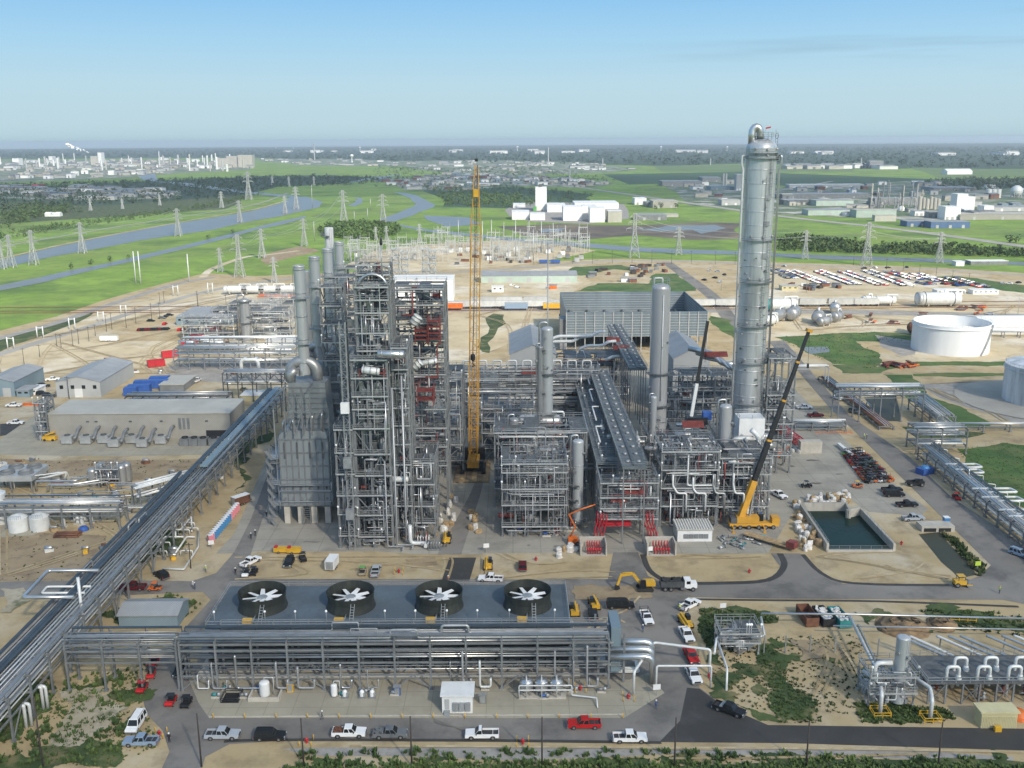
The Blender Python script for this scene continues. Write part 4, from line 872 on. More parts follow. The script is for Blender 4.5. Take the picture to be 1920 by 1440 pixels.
for i,px in enumerate((987,1015,1043)):
 p=G(px,1303);t=thing('filter_vessel',('left','middle','right')[i]+' one of three fat grey filter tanks on one plinth','filter tank',p)
 MB().lathe([(.01,.75),(.8,.95),(1.25,1.4),(1.3,1.9),(1.3,2.7),(1.2,3.1),(.8,3.45),(.01,3.6)],p,20).build('shell','jacket',t)
 for q in range(4):a_=q*pi/2+.7;MB().bar((p.x+1.15*cos(a_),p.y+1.15*sin(a_),.4),(p.x+1.15*cos(a_),p.y+1.15*sin(a_),1.8),.18).build('leg','steel',t)
 MB().pipe([(p.x,p.y,3.5),(p.x,p.y,4.1),(p.x,p.y-1.7,4.1),(p.x,p.y-1.7,.6)],.13,7).build('pipe','pipe_white',t)
a,c=G(973,1312),G(1060,1296);t=thing('plinth','pale concrete plinth under the three filter tanks','plinth',((a.x+c.x)/2,a.y,0));MB().box(a.x,c.x,a.y,c.y,.02,.4).build('slab','pier',t)
for z_,y_ in((2.0,a.y-.1),(3.0,a.y-.2)):
 loosepipe('white header pipe across the fronts of the filter tanks' if z_<2.5 else 'upper white header pipe across the filter tanks',[(a.x,y_,.5),(a.x,y_,z_),(c.x+1,y_,z_),(c.x+1,y_,1.0),(c.x+5.5,y_-1,1.0),(c.x+5.5,y_-3,.3)],.13,'pipe_white')
for i in range(16):
 px=rnd.uniform(370,1150);py=rnd.uniform(1292,1312);p=G(px,py);t=thing('pump_set','small grey pump set on the pad under the front rack','pump',p,'small pumps under the front rack')
 MB().cbox(p+Vector((0,0,.2)),(1.6,.7,.35)).build('plinth','pier',t);MB().tube([p+Vector((-.6,0,.75)),p+Vector((.2,0,.75))],.3,10).build('motor',rnd.choice(('steel','blue_paint','galv','teal')),t);MB().lathe([(.32,.4),(.36,.8),(.3,1.1),(.01,1.15)],p+Vector((.6,0,0)),10).build('casing','galv',t)
for px,py,m_,lb in((545,1257+40,'yellow','yellow cabinet'),(745,1303,'blue_paint','blue drum cage'),(880,1322,'steel_dark','dark analyser frame'),(905,1318,'steel','grey instrument rack')):
 p=G(px,py);t=thing('equipment_cabinet',lb+' standing on the concrete pad','cabinet',p);MB().cbox(p+Vector((0,0,.9)),(1.2,.8,1.8)).build('housing',m_,t);MB().cbox(p+Vector((0,-.45,1.0)),(.9,.06,1.3)).build('door','galv',t);MB().cbox(p+Vector((0,0,1.87)),(1.4,1.0,.1)).build('canopy','galv',t)
a,c=G(392,1345),G(1170,1345)
t=thing('pad_kerb','low concrete kerb edging the pad along the front road','kerb',((a.x+c.x)/2,a.y,0));MB().box(a.x,c.x,a.y-.15,a.y+.1,.02,.22).build('curb','pier',t)
for i in range(14):
 p=G(400+i*59,1347.5);single('bollard',MB().tube([p,p+Vector((0,0,1.1))],.1,8),'yellow','yellow post on the kerb of the pad by the front road','bollard',p,'yellow posts along the pad kerb')
mat('column_grey',(.45,.455,.46),.42,.35,.07,.15,streak=True)
mat('column_pale',(.45,.47,.475),.42,.35,.08,.2,streak=True)
# ------------------------------------------------------------------ fired heaters in a row
def heater(i):
 D=249+20.5*i;x0,x1=X(526,880,249),X(617,880,249);xc=(x0+x1)/2;dep=13.0
 nm=('nearest','second','third','farthest')[i]
 t=thing('fired_heater',nm+' of the four grey fired heaters with tall silver stacks','fired heater',(xc,D,0))
 zb,zt_=Z(945,249),Z(806,249);D2_=D+3
 for k in range(4):
  x=x0+1.0+(x1-x0-2.0)*k/3
  for y in(D+.8,D+dep-.8):
   if i==0 or y<D+2:MB().box(x-.75,x+.75,y-.75,y+.75,0,zb-.4).build('pier','pier',t)
 b=MB();w_=(x1-x0)/2
 b.box(x0,x1,D,D+dep,zb,zt_-2.2)
 b.side([(x0+.01,zt_-2.2),(x1-.01,zt_-2.2),(x1-.3,zt_-1.0),(x1-1.4,zt_-.1),(x0+1.4,zt_-.1),(x0+.3,zt_-1.0)],D+.2,D+dep-.2)
 b.build('radiant_box','cladding_steel',t)
 b=MB()
 for k in range(9):
  x=x0+(x1-x0)*k/8;b.box(x-.12,x+.12,D-.22,D-.003,zb,zt_-2.2)
 for k in range(6):
  z=zb+(zt_-2.2-zb)*k/5;b.box(x0-.25,x1+.25,D-.3,D-.23,z-.15,z+.15);b.box(x0-.3,x0-.003,D-.2,D+dep,z-.15,z+.15);b.box(x1+.003,x1+.3,D-.2,D+dep,z-.15,z+.15)
 b.build('stiffeners','steel',t)
 b=MB()
 for k in range(4):
  x=x0+1.4+(x1-x0-2.8)*k/3;b.box(x-.22,x+.22,D-.36,D-.31,zt_-7.5,zt_-3.0)
 b.build('slot_doors','steel_dark',t)
 for z in(zb+.2,zb+6,zb+12.0,zt_-7.6):
  b=MB();b.box(x0-3.4,x0-.31,D-.6,D+dep,z,z+.12);rails(b,x0-3.4,x0-.4,D-.6,D+dep,z+.12,2.4);b.build('platform','galv',t)
  b=MB();b.box(x0-.3,x1+.3,D-1.3,D-.31,z,z+.1);b.bar((x0,D-1.3,z+1.1),(x1,D-1.3,z+1.1),.07);b.bar((x0,D-1.3,z+.6),(x1,D-1.3,z+.6),.06);b.build('catwalk','galv',t)if zb+1<z<zb+7 else None
 b=MB()
 for y in(D-.5,D+4,D+8.5,D+dep):b.bar((x0-3.4,y,0),(x0-3.4,y,zt_-6),.32)
 for k in range(8):
  z=zt_*.82*k/8;b.bar((x0-3.4,D-.5,z),(x0-3.4,D+4,z+2.4),.15);b.bar((x0-3.4,D+4,z+2.4),(x0-3.4,D+8.5,z),.15);b.bar((x0-1.6,D-1.8,z),(x0-3.2,D-1.8,z+2.5),.2,.7)
 b.build('platform_frame','steel',t)
 for k in range(2):
  z=zb+1.2+k*3.1;b=MB();b.pipe([(x0-.5,D-.6-.12*k,z-2),(x0-.5,D-.6-.12*k,z),(x1+.5,D-.6-.12*k,z),(x1+.5,D-.6-.12*k,z+2.5)],.12,6);b.build('fuel_header',('galv','jacket','pipe_grey')[k%3],t)
  b=MB()
  for q in range(6):x=x0+.8+(x1-x0-1.6)*q/5;b.box(x-.25,x+.25,D-.5,D-.31,z+.5,z+1.1);b.bar((x,D-.45,z),(x,D-.45,z+.5),.08)
  b.build('burner_row','steel_dark' if k%2 else 'steel',t)
 for k in range(5):
  x=x0+(x1-x0)*(.1+.2*k);b=MB();b.pipe([(x,D+.5,zt_-.6),(x,D+.5,zt_+2.2+k*.6),(x,D2_+.5,zt_+2.2+k*.6)],.28,8);b.build('crossover_pipe','jacket',t)
 for s_ in(-1,1):
  b=MB();xx=x1+.6 if s_>0 else x0-.9
  for o in(0,.6):b.bar((xx,D-.2+o,zb),(xx,D-.2+o,zt_+6),.1)
  for q in range(int((zt_-zb)/.8)):b.bar((xx,D-.2,zb+q*.8),(xx,D+.4,zb+q*.8),.06)
  b.build('ladder','galv',t)
 u0,u1=X(543,760,252),X(611,760,252);zc=Z(716,252);D2=D+3
 b=MB();b.hexa([(u0-.6,D2,zt_-.3),(u1+.6,D2,zt_-.3),(u1+.6,D2+8,zt_-.3),(u0-.6,D2+8,zt_-.3)],[(u0,D2,zc),(u1,D2,zc),(u1,D2+8,zc),(u0,D2+8,zc)]);b.build('convection_box','cladding_steel',t)
 b=MB()
 for k in range(8):b.box(u0-.1,u1+.1,D2-.16,D2-.003,zt_+1+k*(zc-zt_-1)/8,zt_+1.25+k*(zc-zt_-1)/8)
 b.build('convection_ribs','steel',t)
 v0,v1=X(537,790,249),X(585,790,249);vz=Z(722,249)
 b=MB();ys=D-1.2
 for x in(v0,(v0*2+v1)/3,(v0+v1*2)/3,v1):b.bar((x,ys,zt_-1),(x,ys,vz),.3)
 for(a,c)in((v0,(v0*2+v1)/3),((v0*2+v1)/3,(v0+v1*2)/3),((v0+v1*2)/3,v1)):
  zm=(zt_-1+vz)/2;b.bar((a,ys,zt_-1),(c,ys,zm),.2);b.bar((c,ys,zm),(a,ys,vz),.2);b.bar((a,ys,zm),(c,ys,zm),.22);b.bar((a,ys,vz),(c,ys,vz),.3)
 for x in(v0,v1):b.bar((x,ys,vz),(x,D2,vz),.25)
 b.build('truss_frame','steel',t)
 sx=X(571,690,254);sy=D+6.5;zs=zc;ztop=Z(498,255,565)
 b=MB();R=(u1-u0)*.36
 pts=[(sx-.6+R*1.05*cos(pi*(1-k/10)),sy,zs+2.2+R*.9*sin(pi*k/10))for k in range(11)]
 b.tube([(pts[0][0],sy,zs-.2)]+pts+[(pts[-1][0],sy,zs-.2)],1.35,12);b.build('flue_duct','jacket_dull',t)
 b=MB();b.tube([(u0+.5,sy-2.2,zs-.1),(u0+.5,sy-2.2,zs+2.2),(u0+2.0,sy-2.2,zs+3.4)],1.1,10);b.build('side_duct','jacket_dull',t)
 b=MB();rs_=X(577,560,254)-X(556,560,254);rs_/=2
 b.lathe([(rs_*1.02,zs+1.6),(rs_,zs+6),(rs_*.98,ztop-.5),(rs_*1.03,ztop-.4),(rs_*1.03,ztop),(rs_*.9,ztop),(rs_*.88,ztop-1.5),(.01,ztop-1.6)],(sx-.3,sy,0),22,True,False);st=b.build('stack','column_pale',t)
 b=MB()
 for k in range(5):z=zs+5+k*(ztop-zs-6)/4;b.lathe([(rs_+.01,z-.12),(rs_+.14,z-.1),(rs_+.14,z+.1),(rs_+.01,z+.12)],(sx-.3,sy,0),22,True,False)
 b.build('ring','galv',st)
 for z in(zs+10,ztop-8.5):
  b=MB();b.lathe([(rs_+.02,z),(rs_+1.1,z),(rs_+1.1,z+.12),(rs_+.02,z+.12)],(sx-.3,sy,0),18,False,False)
  for hh in(.6,1.1):b.tube([(sx-.3+(rs_+1.1)*cos(2*pi*k/16),sy+(rs_+1.1)*sin(2*pi*k/16),z+hh)for k in range(17)],.045,4,False)
  for k in range(10):a=2*pi*k/10;b.bar((sx-.3+(rs_+1.1)*cos(a),sy+(rs_+1.1)*sin(a),z),(sx-.3+(rs_+1.1)*cos(a),sy+(rs_+1.1)*sin(a),z+1.1),.06)
  b.build('ring_platform','galv',st)
 b=MB()
 for o in(0,.5):b.bar((sx-rs_-.6,sy-.3+o,zs+2),(sx-rs_-.6,sy-.3+o,ztop-1),.07)
 b.build('ladder','galv',st)
 b=MB();mx=xc
 for o in(-1,1):b.bar((mx+o,D-.9,0),(mx+o,D-.9,zb),.2)
 for k in range(int(zb/.6)):b.bar((mx-1,D-.9,.5+k*.6),(mx+1,D-.9,.5+k*.6),.12)
 b.build('stair','steel',t)
 return t
mat('cladding_steel',(.29,.315,.325),.5,.35,.13,.18,streak=True,det2=((.25,.265,.26),.35,.5,.72,.5))
for i in range(4):heater(i)
hx=X(624,560,330)
vessel('slim pale stack with caged ladders rising behind the heaters',X(627,640,322),322,1.45,0,Z(424,322),'old_tank',name='process_stack',cat='stack',decks=(Z(440,322),Z(560,322)),top='',nozz=0,seed=3,dome=.1)
vessel('second rear silver stack between the heaters and the reactor structure',X(581,640,300),300,1.6,0,Z(505,300),'jacket_dull',name='process_stack',cat='stack',decks=(Z(530,300),),top='',nozz=0,seed=4,dome=.1)
for i in range(3):
 x=X(625,800,262)+.6;y0=263+20.5*i
 steelwork(('first','second','third')[i]+' narrow steel bay wedged between the heaters and the reactor structure',[x-2.5,x+3.2],[y0,y0+6],[0,6,12,18,24,30,36,42,47,52,57,62],seed=40+i,pipes=14,rail=True,deck=.7)
 # ------------------------------------------------------------------ reactor structure
Dr=G(690,1026).y
def lv(D,*pys):return[0]+[Z(p,D)for p in pys]
A0=X(638,1000,Dr);A1=X(674,1000,Dr);A2=X(737,1000,Dr);A3=X(771,900,Dr+3)
steelwork('lower stair bay of the reactor structure on its heater side',[A0,(A0+A1)/2,A1-.6],[Dr,Dr+6,Dr+12],lv(Dr,1000,960,925,885,845,802),seed=5,pipes=16,brace=.6,deck=.8,cw=.5,bw=.5)
xs_=[A1,A1+(A2-A1)*.45,A2]
steelwork('tall front frame of the reactor structure crowded with pipes and decks',xs_,[Dr,Dr+6.5,Dr+13],lv(Dr,1002,962,925,888,848,800,764,740,706,672),seed=6,pipes=90,fill=420,clutter=2,brace=.6,deck=.8,pr=(.07,.18),cw=.6,bw=.7)
xu=[X(669,600,Dr+5),X(700,600,Dr+5),X(729,600,Dr+5)]
steelwork('upper reactor tower of the steel structure',xu,[Dr+5,Dr+11,Dr+17],[0,24,30.5]+[Z(p,Dr+5)for p in(700,655,622,584,560,536)],seed=7,pipes=60,fill=260,clutter=2,brace=.7,deck=.75,pr=(.08,.2),cw=.55,bw=.5)
zt5=Z(536,Dr+5)
steelwork('open lattice crown at the top of the reactor tower',[xu[0],xu[1],xu[2]],[Dr+9,Dr+15],[0,zt5+.2,zt5+2.5,Z(506,Dr+9)+1.5],seed=8,pipes=12,brace=.8,deck=.3,ladder=False)
B0=A2+.9;B1=X(772,880,Dr+6)
steelwork('side bay of the reactor structure toward the crane',[B0,B1],[Dr+4,Dr+10,Dr+16],[0]+[Z(p,Dr+4)for p in(985,945,905,868,830,795,762,725,690,650)],seed=9,pipes=60,fill=240,brace=.7,deck=.8,pr=(.07,.18),cw=.55,bw=.65)
C0,C1=X(735,600,Dr+26),X(832,600,Dr+26);Dc=Dr+26
steelwork('broad rear tower of the reactor structure with red primed beams',[C0,(C0+C1)/2,C1],[Dc,Dc+7,Dc+14],[0]+[Z(p,Dc)for p in(870,835,800,765,730,700,668,636,604,570,540)],seed=10,pipes=95,fill=340,clutter=2,brace=.6,deck=.6,pm=('pipe_grey','jacket','primer_red','jacket_dull','steel'),pr=(.08,.22),cw=.5,bw=.6)
x0,x1=X(806,860,288),X(868,860,288)
steelwork('grey frame between the reactor structure and the crane',[x0,(x0+x1)/2,x1],[288,296,304],[0,5,10,15,Z(735,288),Z(705,288)],seed=84,pipes=55,brace=.4,deck=.6)
x0,x1=X(777,900,Dr+20),X(822,900,Dr+20)
steelwork('low stepped frame at the crane side of the reactor structure',[x0,(x0+x1)/2,x1],[Dr+6,Dr+13,Dr+20],[0,4.5,9,Z(905,Dr+6),Z(865,Dr+6)],seed=85,pipes=50,brace=.4,deck=.6)
x0,x1=X(905,800,305),X(1000,800,305)
steelwork('pipe frame behind the horizontal drum',[x0+(x1-x0)*k/4 for k in range(5)],[300,308,316],[0,5,10,14,18],seed=86,pipes=90,fill=200,brace=.3,deck=.6)
x0,x1=X(1215,830,285),X(1345,830,285)
steelwork('pipe frame round the foot of the tall grey column',[x0+(x1-x0)*k/5 for k in range(6)],[280,288,300],[0,5,9,13],seed=87,pipes=90,fill=240,brace=.3,deck=.6,pm=('pipe_grey','jacket','galv','primer_red','steel'))
def redframe(label,px0,px1,py0,py1,D,dep=3.0,n=4):
 x0,x1=X(px0,py0,D),X(px1,py0,D);z1,z0=Z(py0,D),Z(py1,D);t=thing('red_steelwork',label,'steel frame',((x0+x1)/2,D,z0));b=MB()
 for x in(x0,x1):
  for y in(D,D+dep):b.bar((x,y,z0-.5),(x,y,z1+.4),.25)
 b.build('posts','primer_red',t)
 for k in range(n):
  z=z0+(z1-z0)*(k+.5)/n;b=MB();b.box(x0-.2,x1+.2,D-.2,D+dep,z-.14,z+.1)
  for q in range(3):b.bar((x0+(x1-x0)*q/2,D-.2,z),(x0+(x1-x0)*q/2,D-.2,z+1),.08)
  b.bar((x0,D-.2,z+1),(x1,D-.2,z+1),.08);b.build('rack_shelf','primer_red',t)
 return t
redframe('stack of red primed shelves high on the rear reactor tower',802,824,596,640,Dc-3.3,2.4,4)
redframe('red primed beam frame on the rear reactor tower',778,800,615,640,Dc-2.8,2.5,3)
redframe('red primed frames jutting from the side of the reactor structure',782,812,725,757,Dr+18.5,4,2)
redframe('short red frame on the front of the reactor structure',674,720,694,702,Dr-1.0,1.2,1)
redframe('small red frame low beside the crane mat',782,800,1005,1022,Dr+3,2,1)
def rod(label,px0,py0,px1,py1,D,r,m,name='duct',cat='duct',group=None,D1=None):
 a=P(px0,py0,D);c=P(px1,py1,D1 or D);b=MB();b.tube([a,a+(c-a)*.04,a+(c-a)*.96,c],r,12,True,[r*.7,r,r,r*.7]);d=(c-a).normalized()
 t=thing(name,label,cat,a,group);b.build('barrel',m,t)
 for q in(.15,.5,.85):p=a+(c-a)*q;MB().tube([p-d*.12,p+d*.12],r*1.12,12).build('flange','galv',t)
 return t
rod('silver horizontal exchanger slung across the reactor structure front',708,663,758,665,Dr-1.6,1.0,'jacket','heat_exchanger','exchanger')
rod('short pale exchanger on the red frame of the reactor front',678,693,712,697,Dr-1.2,.9,'pipe_white','heat_exchanger','exchanger')
rod('slanted white transfer duct high on the rear reactor tower',774,608,785,592,Dc-2.5,1.3,'pipe_white')
rod('white sloping duct joining the reactor side bay',775,690,790,678,Dr+16.6,1.0,'pipe_white')
rod('long pale duct beside the rear reactor tower',788,682,820,676,Dc-3,.7,'pipe_white')
for px0,px1,py0,py1,rr,m_,s_ in((708,716,712,790,1.5,'jacket_dull','fat'),(684,688,712,845,.7,'jacket','slim'),(712,714,745,790,.9,'jacket','short')):
 D=Dr+3;a=P(px0,py1,D);vessel(s_+' upright reactor vessel held inside the front frame',a.x,D,rr,a.z,P(px0,py0,D).z,m_,seed=int(px0),lad=False,nozz=2,top='',name='reactor_vessel',cat='vessel')
for i,(px,py)in enumerate(((690,960),(705,925),(722,962),(748,900),(700,885),(688,925))):
 p=P(px,py,Dr+2.5);drum('exchanger bundle resting on a low deck of the reactor structure',p.x,p.y,p.z+.2,4.2,.75,0,rnd.choice(('jacket','jacket_dull','pipe_white')),'heat_exchanger','exchanger','exchangers on the reactor decks',leg=False)
mx=X(655,900,Dr-1.6);mz=Z(600,Dr)
t=thing('hoist_mast','pale green lattice hoist mast climbing the reactor structure front','hoist',(mx,Dr-1.6,0));b=MB()
for dx in(-.7,.7):
 for dy in(0,1.2):b.bar((mx+dx,Dr-2+dy,0),(mx+dx,Dr-2+dy,mz),.16)
for k in range(int(mz/1.4)):
 z=k*1.4;s_=1 if k%2 else-1;b.bar((mx-.7*s_,Dr-2,z),(mx+.7*s_,Dr-2,z+1.4),.09);b.bar((mx-.7,Dr-2,z),(mx+.7,Dr-2,z),.09)
b.build('mast','galv',t)
for z in(mz*.15,mz*.38,mz*.62):MB().box(mx-1.0,mx+1.0,Dr-3.4,Dr-2.1,z,z+2.6).build('cage','white' if z>mz*.5 else 'galv',t)
for i,(px,r_,top_,m_)in enumerate(((760,.3,Z(700,Dr+3),'jacket_dull'),(768,.5,Z(975,Dr+3),'pipe_white'),(744,.22,Z(720,Dr+2),'jacket_dull'),(727,.2,Z(860,Dr-.6),'pipe_grey'))):
 x=X(px,940,Dr+1);loosepipe(('silver','white','dull grey','slim white')[i]+' downcomer pipe on the reactor front',[(x,Dr+1-i,top_),(x,Dr+1-i,1.0),(x+4,Dr+1-i,1.0),(x+4,Dr-1-i,1.0)],r_,m_,name='downcomer')
p=P(698,528,Dr+7);b=MB();b.tube([(p.x+3.4*cos(a_),Dr+7,p.z-1.2+3.0*sin(a_))for a_ in[pi*k/10 for k in range(11)]],.4,8)
single('swan_neck',b,'jacket','arched grey pipe at the head of the reactor tower','pipe',(p.x,Dr+7,p.z))
p=P(716,450,Dr+8);x_=X(716,500,Dr+8);t=thing('vent_stack','thin vent pipe with a black tip above the reactor tower','vent',(x_,Dr+8,0));MB().tube([(x_,Dr+8,Z(520,Dr+8)),(x_,Dr+8,Z(458,Dr+8))],.18,8).build('riser','galv',t);MB().lathe([(.25,0),(.4,.5),(.3,1.4),(.1,1.8),(.01,1.9)],(x_,Dr+8,Z(458,Dr+8)),8).build('tip','black',t)
for i,(px,py)in enumerate(((795,1020),(815,1030),(790,985),(812,970),(808,940))):
 p=G(px,py);t=thing('valve_skid','pale grey piping skid at the foot of the reactor structure','skid',p,'piping skids beside the reactor');MB().cbox(p+Vector((0,0,.3)),(3.4,2.0,.25)).build('base_frame','steel',t)
 for k in range(5):MB().pipe([p+Vector((-1.5+k*.7,-.8,.4)),p+Vector((-1.5+k*.7,-.8,2.2)),p+Vector((-1.5+k*.7,.8,2.2)),p+Vector((-1.5+k*.7,.8,.5))],.14,7).build('pipe',rnd.choice(('pipe_white','galv','jacket')),t)
 # ------------------------------------------------------------------ splitter tower
Dt=293;tb=P(1401,830,Dt);tx=X(1426.5,304,Dt);r_=28.6/F*((P(1426,304,Dt)-CAM).dot(RM@Vector((0,0,-1))))
zt_=Z(262,Dt)
mat('tower_skin',(.57,.585,.59),.38,.5,.12,.2,streak=True,det2=((.27,.28,.28),.3,.48,.66,.75))
tw=thing('splitter_tower','huge silver splitter tower with a swan neck pipe on its dome','process column',(tx,Dt,0))
prof=[(r_*1.06,0),(r_*1.06,8),(r_,11)];zs_=zt_-r_*.62
prof+=[(r_,zs_)]+[(r_*cos(a),zs_+r_*.62*sin(a))for a in(.25,.5,.75,1.0,1.25,1.45,1.57)]
MB().lathe(prof,(tx,Dt,0),48).build('shell','tower_skin',tw)
for k in range(22):
 z=12+(zs_-12)*k/21.5;b=MB();b.lathe([(r_+.003,z-.11),(r_+.1,z-.09),(r_+.1,z+.09),(r_+.003,z+.11)],(tx,Dt,0),48,True,False);b.build('seam_ring','tower_skin',tw)
for z in[Z(p_,Dt)for p_ in(290,300,452,530,612,680,755)]:
 b=MB();k=18;a0=-2.7;sp_=2.6
 for q in range(k):
  a,c=a0+sp_*q/k,a0+sp_*(q+1)/k
  b.hexa([(tx+(r_+e)*cos(f),Dt+(r_+e)*sin(f),z)for e,f in((.05,a),(1.1,a),(1.1,c),(.05,c))],[(tx+(r_+e)*cos(f),Dt+(r_+e)*sin(f),z+.1)for e,f in((.05,a),(1.1,a),(1.1,c),(.05,c))])
 for hh in(.6,1.15):b.tube([(tx+(r_+1.1)*cos(a0+sp_*q/k),Dt+(r_+1.1)*sin(a0+sp_*q/k),z+hh)for q in range(k+1)],.045,4)
 b.build('ring_platform','steel',tw)
 for q in range(3):a=a0+.5+q*.8;b=MB();b.tube([(tx+r_*.98*cos(a),Dt+r_*.98*sin(a),z+1.2),(tx+(r_+.55)*cos(a),Dt+(r_+.55)*sin(a),z+1.2)],.42,12);b.build('manway','jacket_dull',tw)
for s,a in((-1,-2.95),(1,-.35)):
 ux,uy=cos(a),sin(a);ro=r_+.75;zh=Z(299,Dt);b=MB();zb_=16
 b.pipe([(tx+(r_-.1)*ux,Dt+(r_-.1)*uy,zh),(tx+ro*ux*1.12,Dt+ro*uy*1.12,zh+.9),(tx+ro*ux*1.13,Dt+ro*uy*1.13,zh-1.8),(tx+ro*ux*1.03,Dt+ro*uy*1.03,zh-3.2),(tx+ro*ux*1.03,Dt+ro*uy*1.03,zb_)],.33,10,1.0);b.build('downcomer','pipe_white' if s<0 else 'jacket',tw)
 for q in range(9):z=20+q*(zh-26)/8;MB().bar((tx+(r_-.05)*ux,Dt+(r_-.05)*uy,z),(tx+(ro+.4)*ux,Dt+(ro+.4)*uy,z),.16).build('pipe_guide','steel',tw)
b=MB();pr=1.05;za=Z(247,Dt);xl=tx-r_*.68
b.tube([(tx-.6,Dt,zt_-.8),(tx-.6,Dt,za-1.0)]+[((tx-.6+xl)/2+((tx-.6)-xl)/2*cos(a),Dt-.1,za-1.0+1.9*sin(a))for a in(.3,.7,1.1,1.57,2.0,2.4,2.8)]+[(xl,Dt-.2,za-1.0),(xl,Dt-.2,zs_+1.2)],pr,16);b.build('swan_neck','jacket',tw)
b=MB();zp=zt_+.5
for q in range(14):
 a,c=2*pi*q/14,2*pi*(q+1)/14
 b.hexa([(tx+.4+e*cos(f),Dt+e*sin(f),zp)for e,f in((1.3,a),(2.9,a),(2.9,c),(1.3,c))],[(tx+.4+e*cos(f),Dt+e*sin(f),zp+.1)for e,f in((1.3,a),(2.9,a),(2.9,c),(1.3,c))])
 b.bar((tx+.4+2.9*cos(a),Dt+2.9*sin(a),zp),(tx+.4+2.9*cos(a),Dt+2.9*sin(a),zp+1.1),.06)
for hh in(.6,1.15):b.tube([(tx+.4+2.9*cos(2*pi*q/14),Dt+2.9*sin(2*pi*q/14),zp+hh)for q in range(15)],.045,4)
for q in range(5):a=2*pi*q/5;b.bar((tx+.4+2.4*cos(a),Dt+2.4*sin(a),zs_+1.5),(tx+.4+2.4*cos(a),Dt+2.4*sin(a),zp),.12)
b.build('dome_platform','steel',tw)
b=MB();b.bar((tx+r_*.86,Dt-.5,zs_-2),(tx+r_*.86,Dt-.5,za+.1),.1);b.bar((tx+r_*1.0,Dt-.5,zs_-2),(tx+r_*1.0,Dt-.5,za-.6),.1)
for q in range(8):b.bar((tx+r_*.86,Dt-.5,zs_-1+q*.9),(tx+r_*1.0,Dt-.5,zs_-1+q*.9),.06)
b.tube([(tx+r_*.93+.5*cos(q*.63),Dt-.5,za-1.6+.7*sin(q*.63))for q in range(11)],.08,5);b.build('caged_ladder','steel',tw)
b=MB();b.bar((tx+.9,Dt,zt_),(tx+.9,Dt,Z(243,Dt)),.05);b.build('flag_pole','galv',tw)
fz=Z(242.5,Dt);b=MB();b.add([(tx+.9,Dt,fz-.35),(tx+2.4,Dt+.1,fz-.05),(tx+2.4,Dt+.1,fz+.4),(tx+.9,Dt,fz+.1),(tx+.9,Dt+.03,fz-.35),(tx+2.4,Dt+.13,fz-.05),(tx+2.4,Dt+.13,fz+.4),(tx+.9,Dt+.03,fz+.1)],[(0,1,2,3),(7,6,5,4)]);b.build('wind_sock','bright_red',tw)
b=MB()
for k,z in enumerate([Z(p_,Dt)for p_ in(420,372,480)]):
 b.cbox((tx+r_*.35,Dt-r_*.96,z),(1.6,.7,1.4));b.bar((tx+r_*.2,Dt-r_*1.02,z-4),(tx+r_*.2,Dt-r_*1.02,z+6),.09)
b.build('junction_box','galv',tw)
rs=random.Random(9)
for k in range(34):
 a=rs.uniform(-2.7,-.4);z=rs.uniform(16,zs_-3);rr=rs.uniform(.12,.3);b=MB();b.tube([(tx+(r_-.1)*cos(a),Dt+(r_-.1)*sin(a),z),(tx+(r_+.5)*cos(a),Dt+(r_+.5)*sin(a),z)],rr,8);b.tube([(tx+(r_+.5)*cos(a),Dt+(r_+.5)*sin(a),z),(tx+(r_+.6)*cos(a),Dt+(r_+.6)*sin(a),z)],rr*1.6,8);b.build('nozzle','steel_dark' if k%3 else 'galv',tw)
for k,(a,p0_,p1_)in enumerate(((-1.25,612,530),(-1.0,530,452),(-1.35,452,372),(-1.1,372,300),(-.9,755,612))):
 z0,z1=Z(p0_,Dt),Z(p1_,Dt);b=MB();cx,cy=tx+(r_+.4)*cos(a),Dt+(r_+.4)*sin(a)
 for o in(-.3,.3):b.bar((cx+o,cy,z0),(cx+o,cy,z1),.08)
 for q in range(int((z1-z0)/.8)):b.bar((cx-.3,cy,z0+q*.8),(cx+.3,cy,z0+q*.8),.06)
 for q in range(int((z1-z0)/2.2)):b.tube([(cx+.45*cos(w_),cy-.4+.45*sin(w_),z0+1+q*2.2)for w_ in(0,-.8,-1.57,-2.3,-3.14)],.05,4)
 b.build('caged_ladder','steel',tw)
 # ------------------------------------------------------------------ other process columns
Dg=318
def colpx(label,pxt,pyt,D,rpx,z0,m,**k):
 p=P(pxt,pyt,D);zc_=(p-CAM).dot(RM@Vector((0,0,-1)));return vessel(label,p.x,D,rpx*zc_/F,z0,p.z,m,**k)
colpx('tall plain grey column beside the air condenser',1240,531,Dg,17.8,0,'column_grey',decks=(Z(700,Dg),Z(760,Dg)),seed=12,nozz=3,top='',lad=False)
xg=X(1240,531,Dg);rg=5.5*.53
loosepipe('bright vertical line running down the tall grey column',[(xg+.4,Dg-3.2,Z(552,Dg)),(xg+.4,Dg-3.25,16)],.17,'pipe_white')
t=thing('top_cage','open frame and bent pipe on the head of the tall grey column','frame',(xg,Dg,Z(531,Dg)));b=MB();zq=Z(531,Dg)-.6
for dx in(-2.4,2.4):
 for dy in(-2,2):b.bar((xg+dx,Dg+dy,zq-1),(xg+dx,Dg+dy,zq+2.2),.12)
rails(b,xg-2.4,xg+2.4,Dg-2,Dg+2,zq+.9);b.build('cage','galv',t);MB().pipe([(xg+.4,Dg,zq),(xg+.4,Dg,zq+2.0),(xg-2.3,Dg,zq+2.0),(xg-2.3,Dg,zq-1)],.3,8).build('pipe','pipe_white',t)
Dm=283
p=P(1024,614,Dm);ze=[Z(y_,Dm)for y_ in(806,735,618)]
